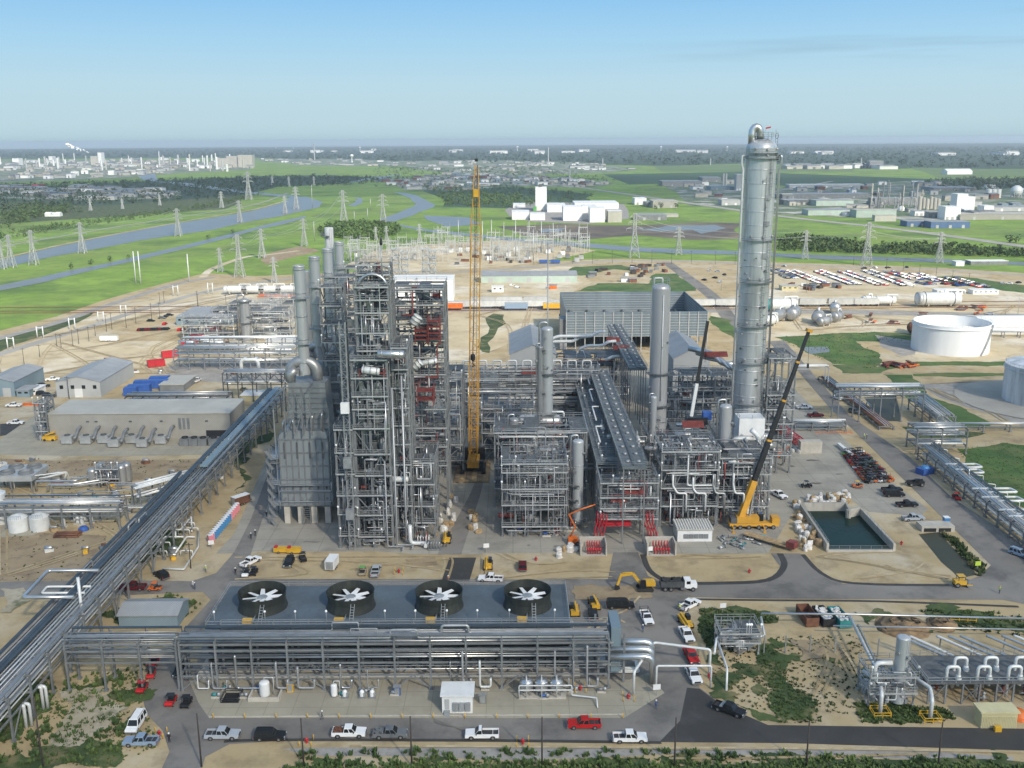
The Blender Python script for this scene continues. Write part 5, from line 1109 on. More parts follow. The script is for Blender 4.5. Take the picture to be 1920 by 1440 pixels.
colpx('pale twin diameter column rising from the horizontal drum',1026,612,Dm,11.5,Z(808,Dm),'column_pale',decks=[Z(y_,Dm)for y_ in(655,700,735,775)],seed=14,nozz=8,top='bend',rings=3)
colpx('slim companion column strapped to the pale column',1013,648,Dm-1.5,6.0,Z(806,Dm),'jacket_dull',decks=(Z(690,Dm),),seed=15,nozz=3,top='bend')
p=P(1012,791,Dm-1);drum('long horizontal drum under the pale column',p.x,Dm-.5,p.z,11.0,1.95,0,'column_pale','horizontal_drum',leg=False)
x_=X(1027,600,Dm+6);single('vent_pipe',MB().tube([(x_,Dm+6,10),(x_,Dm+6,Z(456,Dm+6))],.2,8,True),'galv','tall thin vent pipe standing behind the pale column','vent',(x_,Dm+6,10))
colpx('short dull column at the back of the centre block',964,783,268,9,8,'jacket_dull',decks=(22,),seed=16,nozz=3,top='bend')
De=G(1090,1000).y+4
colpx('pale upright column with ring decks at the front of the centre block',1084,823,De,10.8,1.5,'column_pale',decks=[Z(y_,De)for y_ in(908,935,950,975)],seed=18,nozz=5,top='bend',rings=2)
Dk=262
colpx('grey column standing before the splitter tower',1361,757,Dk,11.6,4,'column_grey',decks=[Z(y_,Dk)for y_ in(800,850,905)],seed=20,nozz=5,top='bend')
colpx('small capped column below the tall grey column',1226,742,285,6.3,12,'column_pale',decks=(Z(790,285),),seed=22,nozz=3,top='bend')
p=P(1356,890,Dk-3);t=thing('red_column_skirt','red primed vertical duct in front of the grey column','duct',(p.x,Dk-3,0));MB().lathe([(.9,Z(912,Dk-3)),(.95,Z(880,Dk-3)),(.5,Z(862,Dk-3)),(.01,Z(860,Dk-3))],(p.x,Dk-3,0),14).build('shell','bright_red',t);MB().box(p.x-1.3,p.x+1.3,Dk-3.9,Dk-2.2,Z(912,Dk-3)-.3,Z(912,Dk-3)).build('base_frame','primer_red',t)
p=P(1405,800,266);t=thing('instrument_enclosure','white box enclosure at the foot of the splitter tower','enclosure',(p.x,266,0));z0,z1=Z(832,266),Z(788,266);MB().box(X(1386,800,266),X(1434,800,266),266,272,z0,z1).build('housing','white',t);b=MB();rails(b,X(1386,800,266),X(1434,800,266),266,272,z1,2.5);b.build('handrail','galv',t)
for i,(pp,r2)in enumerate((([(1375,850),(1375,824),(1392,822),(1412,822)],.75),([(1408,806),(1422,818),(1422,850)],.7),([(1385,868),(1440,868)],.5))):
 loosepipe(('thick white elbow pipe','white downward elbow','horizontal silver line')[i]+' by the white enclosure',[P(a_,c_,263-i*.8)for a_,c_ in pp],r2,('pipe_white','pipe_white','jacket')[i])
 # ------------------------------------------------------------------ centre process block
D1=G(1000,1006).y
x0,x1=X(942,950,D1),X(1062,950,D1)
steelwork('front left process frame packed with small pipes',[x0+(x1-x0)*k/5 for k in range(6)],[D1,D1+7,D1+14],lv(D1,985,945,915,884,868),seed=50,pipes=95,fill=320,clutter=2,brace=.3,deck=.4,pr=(.05,.12),cw=.34,bw=.26,pm=('galv','pipe_grey','steel_light','jacket_dull','jacket'))
x0,x1=X(928,840,262),X(1098,840,262)
steelwork('deck frame behind the front process frame carrying red and white gear',[x0+(x1-x0)*k/6 for k in range(7)],[260,267,275],[0,6,12,Z(806,262)],seed=51,pipes=80,fill=200,clutter=2,brace=.35,deck=.7,pm=('pipe_grey','jacket','primer_red','pipe_white','galv'))
D3=G(1180,1012).y
gx0,gx1=X(1126,960,D3),X(1232,960,D3)
GX=[gx0,gx1]
steelwork('portal frame of the central pipe rack over the red fire water pipes',GX,[D3,D3+6,D3+12],lv(D3,972,952,932,905),seed=52,pmin=Z(972,D3),cw=.6,pipes=36,brace=.3,deck=.25,skip=(),pm=('galv','jacket','primer_red','pipe_white'))
for i in range(9):
 y0=D3+14+i*10.5;steelwork(('first','second','third','fourth','fifth','sixth','seventh','eighth','ninth')[i]+' bay of the central pipe rack counting from the portal',[gx0+1.5,gx1-2],[y0,y0+6],[0,8.5,12.5,16.5],seed=60+i,pmin=8,pipes=16,brace=.3,deck=.3,ladder=False)
hd=21.0
p0a,p0b=G(1167,874,hd),G(1213,874,hd);p1=G(1137,694,hd)
def deckrun(label,xa,xb,y0,y1,h,seed,motors=True):
 t=thing('cooler_deck',label,'air cooler',((xa+xb)/2,y0,h));rs=random.Random(seed);n=int((y1-y0)/6)
 for i in range(n):
  a,c=y0+(y1-y0)*i/n,y0+(y1-y0)*(i+1)/n
  MB().box(xa,xb,a+.08,c-.08,h-.9,h).build('cooler_bay','roof_dark2',t)
  if motors:
   for q in range(2):single_=MB().lathe([(.55,h+.01),(.5,h+.5),(.01,h+.55)],(xa+(xb-xa)*(.27+.46*q),(a+c)/2,0),10).build('motor','galv',t)
  for s in(xa+.4,xb-.4):MB().bar((s,a+.5,0),(s,a+.5,h-.95),.32).build('post','steel',t)
 b=MB();rails(b,xa-.1,xb+.1,y0,y1,h+.01,2.4,.07);b.build('handrail','galv',t)
 b=MB()
 for i in range(int((y1-y0)/1.2)):b.box(xa+.3,xb-.3,y0+i*1.2+.5,y0+i*1.2+.62,h+.005,h+.09)
 b.build('deck_ribs','steel',t)
 MB().box((xa+xb)/2-.35,(xa+xb)/2+.35,y0+.3,y1-.3,h+.1,h+.28).build('cable_tray','steel_dark',t)
 return t
mat('roof_dark2',(.13,.155,.165),.6,.25,.25,.35)
deckrun('long grey air cooler deck running back through the plant',p0a.x,p0b.x,p0a.y,p1 .y,hd,1)
q0,q1=G(1118,866,17),G(1160,866,17)
deckrun('lower dark cooler deck beside the long cooler deck',q0 .x,q1 .x,q0 .y,G(1110,705,17).y,17,2,False)
q0=G(1180,690,24);q1=G(1214,690,24)
deckrun('rear upper cooler deck leading to the air condenser',q0 .x,q1 .x,q0 .y,G(1180,608,24).y,24,3)
for i in range(14):
 y=D3+12+i*7.2;x=X(1150,860,y);x=gx0+1.0
 loosepipe('silver pipe lying along the central rack',[(x+i*.25,y-6,13.2+(i%3)*3.4),(x+i*.25,y+9,13.2+(i%3)*3.4),(x+i*.25+2,y+9,13.2+(i%3)*3.4)],.22,rnd.choice(('jacket','pipe_white','pipe_grey')),'short pipes along the central rack')
for s,(pa,pb,lbl)in enumerate((((1110,960),(1140,1018),'left'),((1217,965),(1222,1020),'right'))):
 for k in range(4):
  x=X(1120 if s==0 else 1206,1000,D3-1)+k*.75*(1 if s==0 else 1);z=Z(962,D3)
  loosepipe('bright red fire water riser on the '+('left' if s==0 else 'right')+' leg of the portal',[(x-(0 if s else 0),D3+2,z-k*.15),(x,D3-1.2,z-k*.15),(x,D3-1.2,z-2-k*.1),(x+(1.2 if s else-.8),D3-1.4,z-4.5-k*.3),(x+(1.2 if s else-.8),D3-1.4,.8)],.19,'bright_red','red risers on the %s portal leg'%lbl,'fire_water_pipe')
 c0=G(1088 if s==0 else 1213,1043);c1=G(1138 if s==0 else 1268,1043)
 t=thing('deluge_bund','concrete walled bay of red deluge valves at the '+lbl+' of the portal','bund',((c0 .x+c1 .x)/2,c0 .y,0))
 b=MB();b.box(c0 .x,c1 .x,c0 .y,c0 .y+5,.03,.15);b.box(c0 .x,c0 .x+.3,c0 .y,c0 .y+5,.16,3.2);b.box(c1 .x-.3,c1 .x,c0 .y,c0 .y+5,.16,3.2);b.box(c0 .x+.31,c1 .x-.31,c0 .y+4.7,c0 .y+5,.16,3.2);b.build('walls','pier',t)
 for k in range(6):
  x=c0 .x+2.0+(c1 .x-c0 .x-3)*k/6;tt=thing('deluge_valve','red deluge valve in the %s concrete bay'%lbl,'valve',(x,c0 .y+1.5,.15),'deluge valves in the %s bay'%lbl)
  MB().pipe([(x,c0 .y+1.0,.2),(x,c0 .y+1.0,1.6),(x,c0 .y+3.6,1.6),(x,c0 .y+3.6,2.6)],.17,8).build('pipe','bright_red',tt);MB().lathe([(.3,1.1),(.36,1.4),(.3,1.7),(.01,1.75)],(x,c0 .y+1.0,0),10).build('valve_body','bright_red',tt)
x0,x1=X(1240,900,D3+9),X(1345,900,D3+9)
steelwork('open pipe frame right of the portal full of white elbows',[x0+(x1-x0)*k/4 for k in range(5)],[D3+9,D3+16,D3+23],[0,6,11,16,21],seed=71,pipes=95,fill=260,clutter=2,brace=.25,deck=.45,pr=(.07,.24),pm=('pipe_grey','jacket','galv','primer_red','steel','pipe_white'))
x0,x1=X(1348,900,D3+11),X(1442,900,D3+11)
steelwork('braced frame at the right corner of the process block',[x0+(x1-x0)*k/4 for k in range(5)],[D3+11,D3+18,D3+26],[0,5,9.5,14,18.5],seed=72,pipes=90,fill=240,clutter=2,brace=.4,deck=.5,pr=(.07,.26),pm=('pipe_grey','jacket','galv','primer_red','steel','pipe_white'))
for k in range(4):
 a=P(1262+k*38,890+rnd.uniform(-6,8),D3+8.0);c=P(1270+k*36,925,D3+7.5)
 loosepipe('fat white elbow pipe on the frame right of the portal',[a,a+Vector((0,0,-3)),c+Vector((0,0,0)),c+Vector((2.4,0,0)),c+Vector((2.4,0,-5))],.28,rnd.choice(('pipe_white','jacket','jacket_dull')),'fat elbows right of the portal')
for i in range(26):
 px=rnd.choice((rnd.uniform(945,1075),rnd.uniform(1240,1330),rnd.uniform(1330,1430)));py=rnd.uniform(972,1006)if px<1100 else rnd.uniform(955,985);p=G(px,py)
 t=thing('pump_set','small process pump at the front foot of the process frames','pump',p,'process pumps along the block front')
 MB().cbox(p+Vector((0,0,.25)),(2.2,1.0,.45)).build('plinth','pier',t);MB().tube([p+Vector((-.9,0,.95)),p+Vector((.3,0,.95))],.38,10).build('motor',rnd.choice(('blue_paint','galv','steel','teal')),t);MB().pipe([p+Vector((.8,0,.6)),p+Vector((.8,0,2.6)),p+Vector((.8,2.2,2.6)),p+Vector((.8,2.2,4))],.2,7).build('riser',rnd.choice(('pipe_white','jacket','primer_red')),t)
x0,x1=X(842,740,332),X(1122,740,332)
steelwork('long dark cross rack behind the crane',[x0+(x1-x0)*k/9 for k in range(10)],[332,340],[0,7,12,16.5,20,Z(694,332)],seed=80,pipes=90,fill=300,clutter=2,brace=.2,deck=.75,m='steel',ladder=False)
for k in range(7):
 z=(7.3,12.3,16.8,20.3)[k%4];loosepipe('long pipe laid along the cross rack behind the crane',[(x0-2,331.5+k,z+.4),(x1+2,331.5+k,z+.4)],rnd.uniform(.2,.5),rnd.choice(('jacket','pipe_grey','pipe_white','jacket_dull')),'long pipes on the cross rack')
for k in range(9):
 p=P(868+k*28,690,333);loosepipe('inverted U pipe standing on the cross rack',[p+Vector((0,0,-1)),p+Vector((0,0,2.6)),p+Vector((3.0,0,2.6)),p+Vector((3.0,0,-1))],.28,'pipe_white','U pipes on the cross rack')
x0,x1=X(1252,740,322),X(1388,740,322)
steelwork('dark cross rack between the grey column and the splitter tower',[x0+(x1-x0)*k/5 for k in range(6)],[322,330],[0,6,11,15,19,Z(704,322)],seed=81,pipes=80,fill=200,clutter=2,brace=.2,deck=.7,ladder=False)
x0,x1=X(1438,720,Dt-4),X(1488,720,Dt-4)
steelwork('tall reboiler frame at the right of the splitter tower',[x0,(x0+x1)/2,x1],[Dt-5,Dt+2,Dt+9],[0,6,11,16,20.5,25,Z(672,Dt-4)],seed=82,pipes=50,brace=.4,deck=.55)
x0,x1=X(1000,650,372),X(1180,650,372)
steelwork('rear rack with red skids below the air condenser',[x0+(x1-x0)*k/6 for k in range(7)],[368,376,384],[0,8,14,19],seed=83,pipes=60,brace=.2,deck=.75,pm=('pipe_white','jacket','primer_red','galv'),ladder=False)
for i,(px,py,L_)in enumerate(((1075,640,12),(1110,630,16),(1130,648,9),(1170,668,7))):
 p=P(px,py,366-i);loosepipe('white header pipe bent over the rear rack',[p+Vector((-L_,0,-1.5)),p+Vector((-L_+3,0,0)),p,p+Vector((2,0,1.5)),p+Vector((5,1,1.5))],.6,'pipe_white','white headers over the rear rack')
x0,x1=X(1320,690,330),X(1385,690,330)
for i in range(3):
 p=P(1335+i*14,668+i*9,318-i*2);loosepipe('fat silver pipe curling beside the splitter tower',[p+Vector((-6,8,1)),p+Vector((0,0,1)),p+Vector((3,-3,-2)),p+Vector((9,-3,-2))],.95-.2*i,'jacket','fat pipes beside the splitter tower')
for i,(px,py,w_)in enumerate(((1342,668,8),(1300,800,6),(1165,655,6),(1150,640,5),(1010,700,12),(1150,985,9),(1190,925,5),(1160,940,4))):
 D_=(316,263,362,366,331,D3-.4,D3-.9,D3-.7)[i];p=P(px,py,D_);t=thing('red_beam_rack',('red primed beam bundle on the rack','red primed skid on the middle deck','red primed skid on the rear rack','red primed beams by the rear header','red primed girder along the cross rack','bright row of red pipes inside the portal','red primed panel on the portal','red primed crossbar on the portal')[i],'steel beams',p)
 for q in range(4):MB().bar(p+Vector((-w_/2,q*.5,q*.35)),p+Vector((w_/2,q*.5,q*.35)),.3,.45).build('beam','primer_red' if i!=5 else 'bright_red',t)
for i in range(40):
 px=rnd.uniform(935,1440);py=rnd.uniform(800,905);D_=D1+18+rnd.uniform(0,30);
 p=P(px,850,D_);z_=rnd.choice((12.2,16.7,8.6));
 drum('small exchanger resting among the process frames',p.x,D_,z_+.9,rnd.uniform(3,6),rnd.uniform(.5,.9),rnd.choice((0,pi/2)),rnd.choice(('jacket','jacket_dull','pipe_white','pipe_grey')),'heat_exchanger','exchanger','exchangers among the process frames',leg=False)
def shed(label,pxs,ybot,D0,D1_,h,hr,wm='wall_grey',rm='roof_grey'):
 x0,x1=X(pxs[0],ybot,D0),X(pxs[1],ybot,D0);return bldg('compressor_house',label,x0,x1,D0,D1_,h,wm,rm,hr,'y','building',seed=int(D0))
shed('grey roofed compressor house left of the pale column',(956,1042),700,352,392,24,3.5)
shed('grey roofed compressor house right of the grey column',(1262,1330),700,352,388,22,3.5)
# ------------------------------------------------------------------ air cooled condenser
Dq=470;za_=Z(586,Dq);Dq2=Dq
for k in range(1200):
 Dq2=Dq+k*.1
 if P(1150,547,Dq2).z<=za_:break
x0,x1=X(1062,590,Dq),X(1327,590,Dq);zl=Z(632,Dq)
t=thing('air_condenser','huge blue grey air cooled condenser box with ribbed wind walls','air condenser',((x0+x1)/2,Dq,0))
b=MB();b.box(x0,x1,Dq,Dq+.4,zl,za_);b.build('front_wall','cladding',t)
b=MB();b.box(x0,x1,Dq2-.4,Dq2,zl,za_);b.build('rear_wall','cladding',t)
for xx in(x0,x1-.4):MB().box(xx,xx+.4,Dq+.41,Dq2-.41,zl,za_).build('end_wall','cladding',t)
MB().box(x0+.41,x1-.41,Dq+.41,Dq2-.41,zl+.6,zl+1.0).build('fan_deck','steel_dark',t)
b=MB()
for i in range(int((za_-zl)/1.3)):
 z=zl+i*1.3;b.box(x0-.06,x1+.06,Dq-.14,Dq-.003,z,z+.18);b.box(x0+.42,x1-.42,Dq2-.54,Dq2-.403,z,z+.16);b.box(x1-.5,x1-.403,Dq+.5,Dq2-.6,z,z+.16)
b.build('wall_ribs','steel_light',t)
b=MB();n=15
for i in range(n+1):
 x=x0+(x1-x0)*i/n;b.box(x-.22,x+.22,Dq-.35,Dq-.145,0,za_-.1)
b.build('front_columns','steel_light',t)
b=MB()
for i in range(n+1):
 x=x0+(x1-x0)*i/n
 for y in(Dq+20,Dq+40,Dq2):b.box(x-.4,x+.4,y-.4,y+.4,0,zl)
b.build('inner_columns','steel',t)
for i in range(7):
 xa=x0+.6+(x1-x0-1.2)*i/7;xb=x0+.6+(x1-x0-1.2)*(i+1)/7;xm=(xa+xb)/2;zc_=zl+(za_-zl)*.14
 b=MB();b.add([(xa,Dq+1.2,zl+1.1),(xb,Dq+1.2,zl+1.1),(xm,Dq+1.2,zc_),(xa,Dq2-1.2,zl+1.1),(xb,Dq2-1.2,zl+1.1),(xm,Dq2-1.2,zc_)],[(0,1,2),(5,4,3),(0,2,5,3),(1,4,5,2)]);b.build('tube_bundle','steel_dark',t)
 MB().tube([(xm,Dq+.9,zc_+.3),(xm,Dq2-.9,zc_+.3)],.7,10).build('steam_duct','jacket_dull',t)
MB().box(x0-3,x0-.01,Dq+2,Dq+12,0,za_*.8).build('stair_tower','steel',t)
# ------------------------------------------------------------------ crawler crane
Dy=G(888,884).y;cxx=X(888,884,Dy)
t=thing('crane_mat','timber crane mat under the yellow crawler crane','mat',(cxx,Dy,0));a,c=G(850,906),G(920,866)
MB().box(a.x,c.x,a.y,c.y,.05,.35).build('timber','mat_timber',t);
for i in range(6):MB().box(a.x+.3+i*(c.x-a.x-.6)/6,a.x+.3+(i+.93)*(c.x-a.x-.6)/6,a.y+.2,c.y-.2,.36,.5).build('plank','wood' if i%2 else 'mat_timber',t)
t=thing('crawler_crane','yellow crawler crane with a tall near vertical lattice boom','crane',(cxx,Dy,.5))
for s in(-1,1):
 b=MB();prof=[(-4.2,.9),(-3.6,.52),(3.6,.52),(4.2,.9),(4.2,1.4),(3.6,1.75),(-3.6,1.75),(-4.2,1.4)]
 xa=cxx+s*3.2;vs=[(xa-.6,Dy+q,z)for q,z in prof]+[(xa+.6,Dy+q,z)for q,z in prof];n=8
 b.add(vs,[[i,(i+1)%n,n+(i+1)%n,n+i]for i in range(n)]+[list(range(n))[::-1],list(range(n,2*n))]);b.build('crawler_track','rubber',t)
MB().box(cxx-2.5,cxx+2.5,Dy-1.6,Dy+1.6,.9,1.9).build('undercarriage','black',t)
MB().box(cxx-1.8,cxx+1.8,Dy-2.4,Dy+5.5,1.95,4.0).build('upper_body','crane_yellow',t)
MB().box(cxx-3.4,cxx+3.4,Dy+5.6,Dy+7.4,1.9,5.8).build('counterweight','black',t)
b=MB();b.hexa([(cxx+1.9,Dy-3.6,2),(cxx+3.2,Dy-3.6,2),(cxx+3.2,Dy-1.6,2),(cxx+1.9,Dy-1.6,2)],[(cxx+1.9,Dy-3.2,4.4),(cxx+3.2,Dy-3.2,4.4),(cxx+3.2,Dy-1.6,4.4),(cxx+1.9,Dy-1.6,4.4)]);b.build('cab','glass',t)
def lattice(mb,a,c,w0,w1,step,ch=.16,la=.08,n=None):
 a=Vector(a);c=Vector(c);L=(c-a).length;d=(c-a).normalized();u=Vector((1,0,0));u=(u-d*u.dot(d)).normalized();v=d.cross(u);k=n or max(2,int(L/step))
 def pt(i,j):
  w=w0+(w1-w0)*i/k;s=((-1,-1),(1,-1),(1,1),(-1,1))[j];return a+d*(L*i/k)+u*(s[0]*w/2)+v*(s[1]*w/2)
 for j in range(4):mb.bar(pt(0,j),pt(k,j),ch)
 for i in range(k):
  for j in range(4):
   q=(j+1)%4
   if(i+j)%2:mb.bar(pt(i,j),pt(i+1,q),la)
   else:mb.bar(pt(i,q),pt(i+1,j),la)
   mb.bar(pt(i,j),pt(i,q),la)
top=P(893,300,Dy-3);ft=Vector((cxx,Dy-2.0,2.4));ax=(top-ft)
b=MB();b1=ft+ax*.06;b2=ft+ax*.80;lattice(b,ft,b1,.9,2.8,2.4,.2,.1);lattice(b,b1,b2,2.8,2.8,3.4,.2,.1);lattice(b,b2,ft+ax*.985,2.6,.9,2.8,.17,.09);b.build('main_boom','crane_yellow',t)
b=MB();m0=Vector((cxx,Dy+3.2,3.5));mt=ft+ax*.42+Vector((0,4.5,0));lattice(b,m0,mt,2.0,1.2,3.0,.18,.1);b.build('derrick_mast','crane_yellow',t)
b=MB()
for s in(-.5,.5):b.bar((mt.x+s,mt.y,mt.z),tuple(ft+ax*.97+Vector((s*.6,0,0))),.09);b.bar((mt.x+s,mt.y,mt.z),(cxx+s*2,Dy+7,5.5),.09)
b.bar(tuple(ft+ax*.985+Vector((.3,-.9,0))),(cxx+.4,Dy-4.6,38),.07);b.bar(tuple(ft+ax*.985+Vector((.5,-.9,0))),(cxx+.6,Dy-4.6,38),.07);b.build('cables','black',t)
p=ft+ax*.9;MB().cbox(p+Vector((0,-1.2,0)),(1.4,.9,2.2)).build('sheave_block','yellow',t)
b=MB();b.lathe([(.1,36),(.7,36.6),(.7,38),(.3,38.4),(.01,38.5)],(cxx+.5,Dy-4.6,0),10);b.tube([(cxx+.5,Dy-4.6,36.2),(cxx+.5,Dy-4.6,35.4),(cxx+.9,Dy-4.6,34.9),(cxx+.5,Dy-4.6,34.5),(cxx+.1,Dy-4.6,34.8)],.16,6);b.build('hook_block','black',t)
b=MB();c_=ft+ax*1.0;b.cbox(c_,(.9,1.4,.8));b.bar(c_,c_+Vector((0,0,1.6)),.1);b.build('boom_head','black',t)
# ------------------------------------------------------------------ left of the process block
def bpx(name,label,px0,px1,ytop,ybot,depth,wm,rm,ridge=0,axis='y',**k):
 p=G((px0+px1)/2,ybot);D=p.y;return bldg(name,label,X(px0,ybot,D),X(px1,ybot,D),D,D+depth,max(1.5,Z(ytop,D,(px0+px1)/2)),wm,rm,ridge,axis,**k)
D_=G(260,823).y
t=bpx('electrical_building','long tan flat roofed electrical building with a row of cooling units',95,434,776,823,19,'wall_tan','roof_tan',doors=0)
def at(px,py):return G(px,py)
b=MB();b.box(X(388,823,D_),X(432,823,D_),D_-.2,D_-.004,0,3);b.build('open_bay','black',t)
for px in(338,346,354):MB().box(X(px-3,800,D_),X(px+2,800,D_),D_-.06,D_-.004,3.4,Z(780,D_)).build('louvre_panel','steel',t)
for px in(162,178,242,300,385):MB().box(X(px,790,D_),X(px+5,790,D_),D_-.25,D_-.004,6.2,6.6).build('wall_lamp','steel_dark',t)
proto=None
for px,py in((128,832),(163,832),(196,831),(215,838),(248,831),(268,838),(303,832)):
 p=G(px,py)
 if proto is None:
  proto=thing('cooling_unit','grey box cooling unit with a round fan guard standing before the tan building','cooling unit',p,'cooling units before the tan building')
  b=MB();b.cbox(p+Vector((0,0,1.6)),(3.6,2.6,2.4));b.cbox(p+Vector((0,0,2.9)),(3.8,2.8,.2));b.build('housing','steel_light',proto)
  for q in(-1.4,1.4):MB().cbox(p+Vector((q,0,.2)),(.3,2.4,.4)).build('leg','steel',proto)
  MB().lathe([(1.0,2.99),(1.0,3.3),(.85,3.3),(.8,3.05)],p,16).build('fan_guard','steel_dark',proto)
  MB().pipe([p+Vector((1.9,0,2)),p+Vector((2.6,0,2)),p+Vector((2.6,3,4.5)),p+Vector((2.6,6,4.5))],.55,10).build('duct','steel',proto)
 else:dup(proto,p)
for i,px in enumerate((348,365,382,402)):
 p=G(px,834);t=thing('condensing_unit','dark condensing unit in the row at the recessed end of the tan building','cooling unit',p,'condensing units by the recess');MB().cbox(p+Vector((0,0,1.3)),(2.9,3.4,2.4)).build('housing','steel',t);MB().lathe([(1.1,2.51),(1.1,2.9),(.9,2.9),(.9,2.55)],p,14).build('fan_guard','black',t)
steelwork('grey stair frame at the far end of the tan building',[X(72,820,D_-1),X(80,820,D_-1),X(92,820,D_-1)],[D_-1,D_+5],[0,3.5,7,10.5,13.5],seed=90,pipes=10,ladder=False)
p=G(94,826);t=thing('aerial_lift','yellow aerial lift parked by the stair frame','lift',p);MB().cbox(p+Vector((0,0,1.0)),(4.4,2.0,1.4)).build('chassis','yellow',t);MB().bar(p+Vector((-1.5,0,2.0)),p+Vector((2.2,0,3.2)),.5,.5).build('boom','yellow',t)
for s in(-1.4,1.4):
 for q in(-1,1):MB().tube([p+Vector((s,q-.2,.45)),p+Vector((s,q+.2,.45))],.45,12).build('wheel','rubber',t)
bpx('warehouse','pale grey gabled warehouse near the perimeter road',107,190,716,745,36,'wall_grey','roof_grey',2.2,'y',doors=1,wins=4)
bpx('workshop','pale blue workshop at the left edge of the picture',-30,29,716,744,26,'wall_blue','roof_grey',1.5,'y',doors=2)
bpx('site_cabin','small pale blue cabin beside the workshop',32,56,732,745,8,'wall_blue','roof_grey',wins=2)
bpx('site_cabin','small white cabin beside the warehouse',55,72,730,741,7,'white','white',wins=1)
bpx('office_building','flat roofed site office with a white and blue front',331,436,594,610,34,'wall_blue','roof_grey',wins=8,vents=9)
bpx('white_shed','white roofed shed within the far process unit',500,556,640,652,14,'white','white')
bpx('field_shed','grey metal shed behind the front rack bridge',224,334,1154,1177,7.5,'wall_blue','roof_grey',1.2,'x')
bpx('pump_shelter','cream pump shelter under the left truss bridge',452,487,742,752,8,'beige_box','white')
bpx('storage_shed','long cream open shed on the laydown yard',300,345,722,735,16,'steel','roof_tan')
xr=G(487,812).x;ya=G(0,775).y;yb=G(0,1560).y
rack('long elevated pipe rack running away along the left road',(xr,yb),(xr,ya),6.4,[5.2,8.4],7.5,(7,7),seed=21,trays=3,pr=(.12,.3),brace=True,m='steel',pm=('pipe_grey','steel_light','jacket_dull','jacket'))
rack('second lower rack alongside the elevated left rack',(xr-5.3,yb),(xr-5.3,G(0,935).y),2.6,[5.0,7.2],7.5,(3,3),seed=22,trays=1,pr=(.12,.3),pm=('jacket_dull','pipe_white','pipe_grey'))
b=MB();b.box(xr-.6,xr+1.6,G(0,935).y,ya,9.3,9.8);c_=Vector((xr,(G(0,935).y+ya)/2,9.3));single('covered_tray',b,'wall_blue','pale blue covered cable trough on the far half of the left rack','cable tray',c_)
p1_=G(30,985);p2_=G(232,985)
rack('grey rack crossing above the white tanks on the left',(-150,p1_.y),(p2_.x,p1_.y),5.5,[4.2,6.6],7,(5,6),seed=23,trays=1,pm=('pipe_white','jacket','jacket_dull'))
rack('short rack joining the left unit to the long elevated rack',(p2_.x,G(0,960).y),(xr-3,G(0,930).y),5,[4.5,7.0],7,(4,5),seed=24,pm=('pipe_white','jacket'))
rack('far rack along the edge of the left process unit',(X(332,690,G(0,693).y),G(0,693).y),(X(560,690,G(0,693).y),G(0,693).y),7,[4,7,9.5],7,(6,6,5),seed=25,pm=('pipe_white','jacket','galv'))
rack('rear rack of the left process unit',(X(345,660,G(0,664).y),G(0,664).y),(X(560,660,G(0,664).y),G(0,664).y),7,[4,7.5],7,(6,6),seed=26,pm=('pipe_white','jacket','galv'))
rack('dark truss bridge carrying pipes to the heaters',(X(424,740,G(0,752).y),G(0,752).y),(X(560,740,G(0,752).y),G(0,752).y),6,[7.5,11.5],6,(6,6),seed=27,truss=True,m='steel_dark')
rack('low dark pipe skid behind the tan building',(X(243,760,G(0,768).y),G(0,768).y),(X(432,760,G(0,768).y),G(0,768).y),8,[3.2,5.5],6,(7,7),seed=28,m='steel_dark',pm=('steel_dark','jacket','pipe_grey'))
for i,px in enumerate((455,487)):
 p=G(px,722);loosepipe('white inverted U pipe above the dark truss bridge',[p+Vector((0,0,4)),p+Vector((0,0,11)),p+Vector((6*(1-2*i),0,11)),p+Vector((6*(1-2*i),3,11))],.75,'pipe_white','U pipes above the truss bridge')
for i,(px0,px1,yb_,hts,sd)in enumerate(((345,440,640,[0,4,8,11],31),(470,545,640,[0,4,8,12,15],32),(430,520,612,[0,4,8,12],33),(500,560,602,[0,5,9,14],34),(400,440,606,[0,4,7],36))):
 D=G(0,yb_).y;x0,x1=X(px0,yb_,D),X(px1,yb_,D);n=max(2,int((x1-x0)/8))
 steelwork(('low pipe frame','tall pipe frame','mid pipe frame','rear pipe frame','small pipe frame')[i]+' of the far left process unit',[x0+(x1-x0)*k/n for k in range(n+1)],[D,D+7,D+14],hts,seed=sd,pipes=45,brace=.3,deck=.4,pm=('pipe_white','jacket','galv'),ladder=False,m='steel_light')
D=G(463,640).y;vessel('dull column with ring decks rising from the far left unit',X(463,640,D),D,2.6,0,Z(556,D),'jacket_dull',decks=[Z(y_,D)for y_ in(562,590,602,625)],seed=33,nozz=4)
for i,(px,py,yt)in enumerate(((390,654,632),(411,652,634),(372,650,640),(520,642,628))):
 D=G(px,py).y;vessel(('first','second','third','fourth')[i]+' short pale vessel counting along the far left unit',X(px,py,D),D,2.3,0,Z(yt,D),'pipe_white',name='upright_vessel',cat='vessel',seed=34+i,top='',nozz=2)
for i in range(8):
 p=G(350+i*26,655+rnd.uniform(-14,20));drum('small horizontal drum in the far left unit',p.x,p.y,2.5,7,1.2,0,rnd.choice(('jacket','pipe_white')),'horizontal_drum',group='drums in the far left unit')
for i,(px,py,L_)in enumerate(((246,741,5),(262,736,9),(285,727,14),(300,720,8))):
 p=G(px,py);t=thing('blue_container',('smallest','second','long','far')[i]+' blue tarped container in the row behind the tan building','container',p);MB().cbox(p+Vector((0,0,1.6)),(L_,4,3.0),.1).build('body','blue_paint',t);MB().cbox(p+Vector((0,0,3.2)),(L_*.98,3.2,.35),.1).build('tarp','blue_paint',t);MB().cbox(p+Vector((0,0,.05)),(L_*.9,3,.1),.1).build('skids','steel',t)
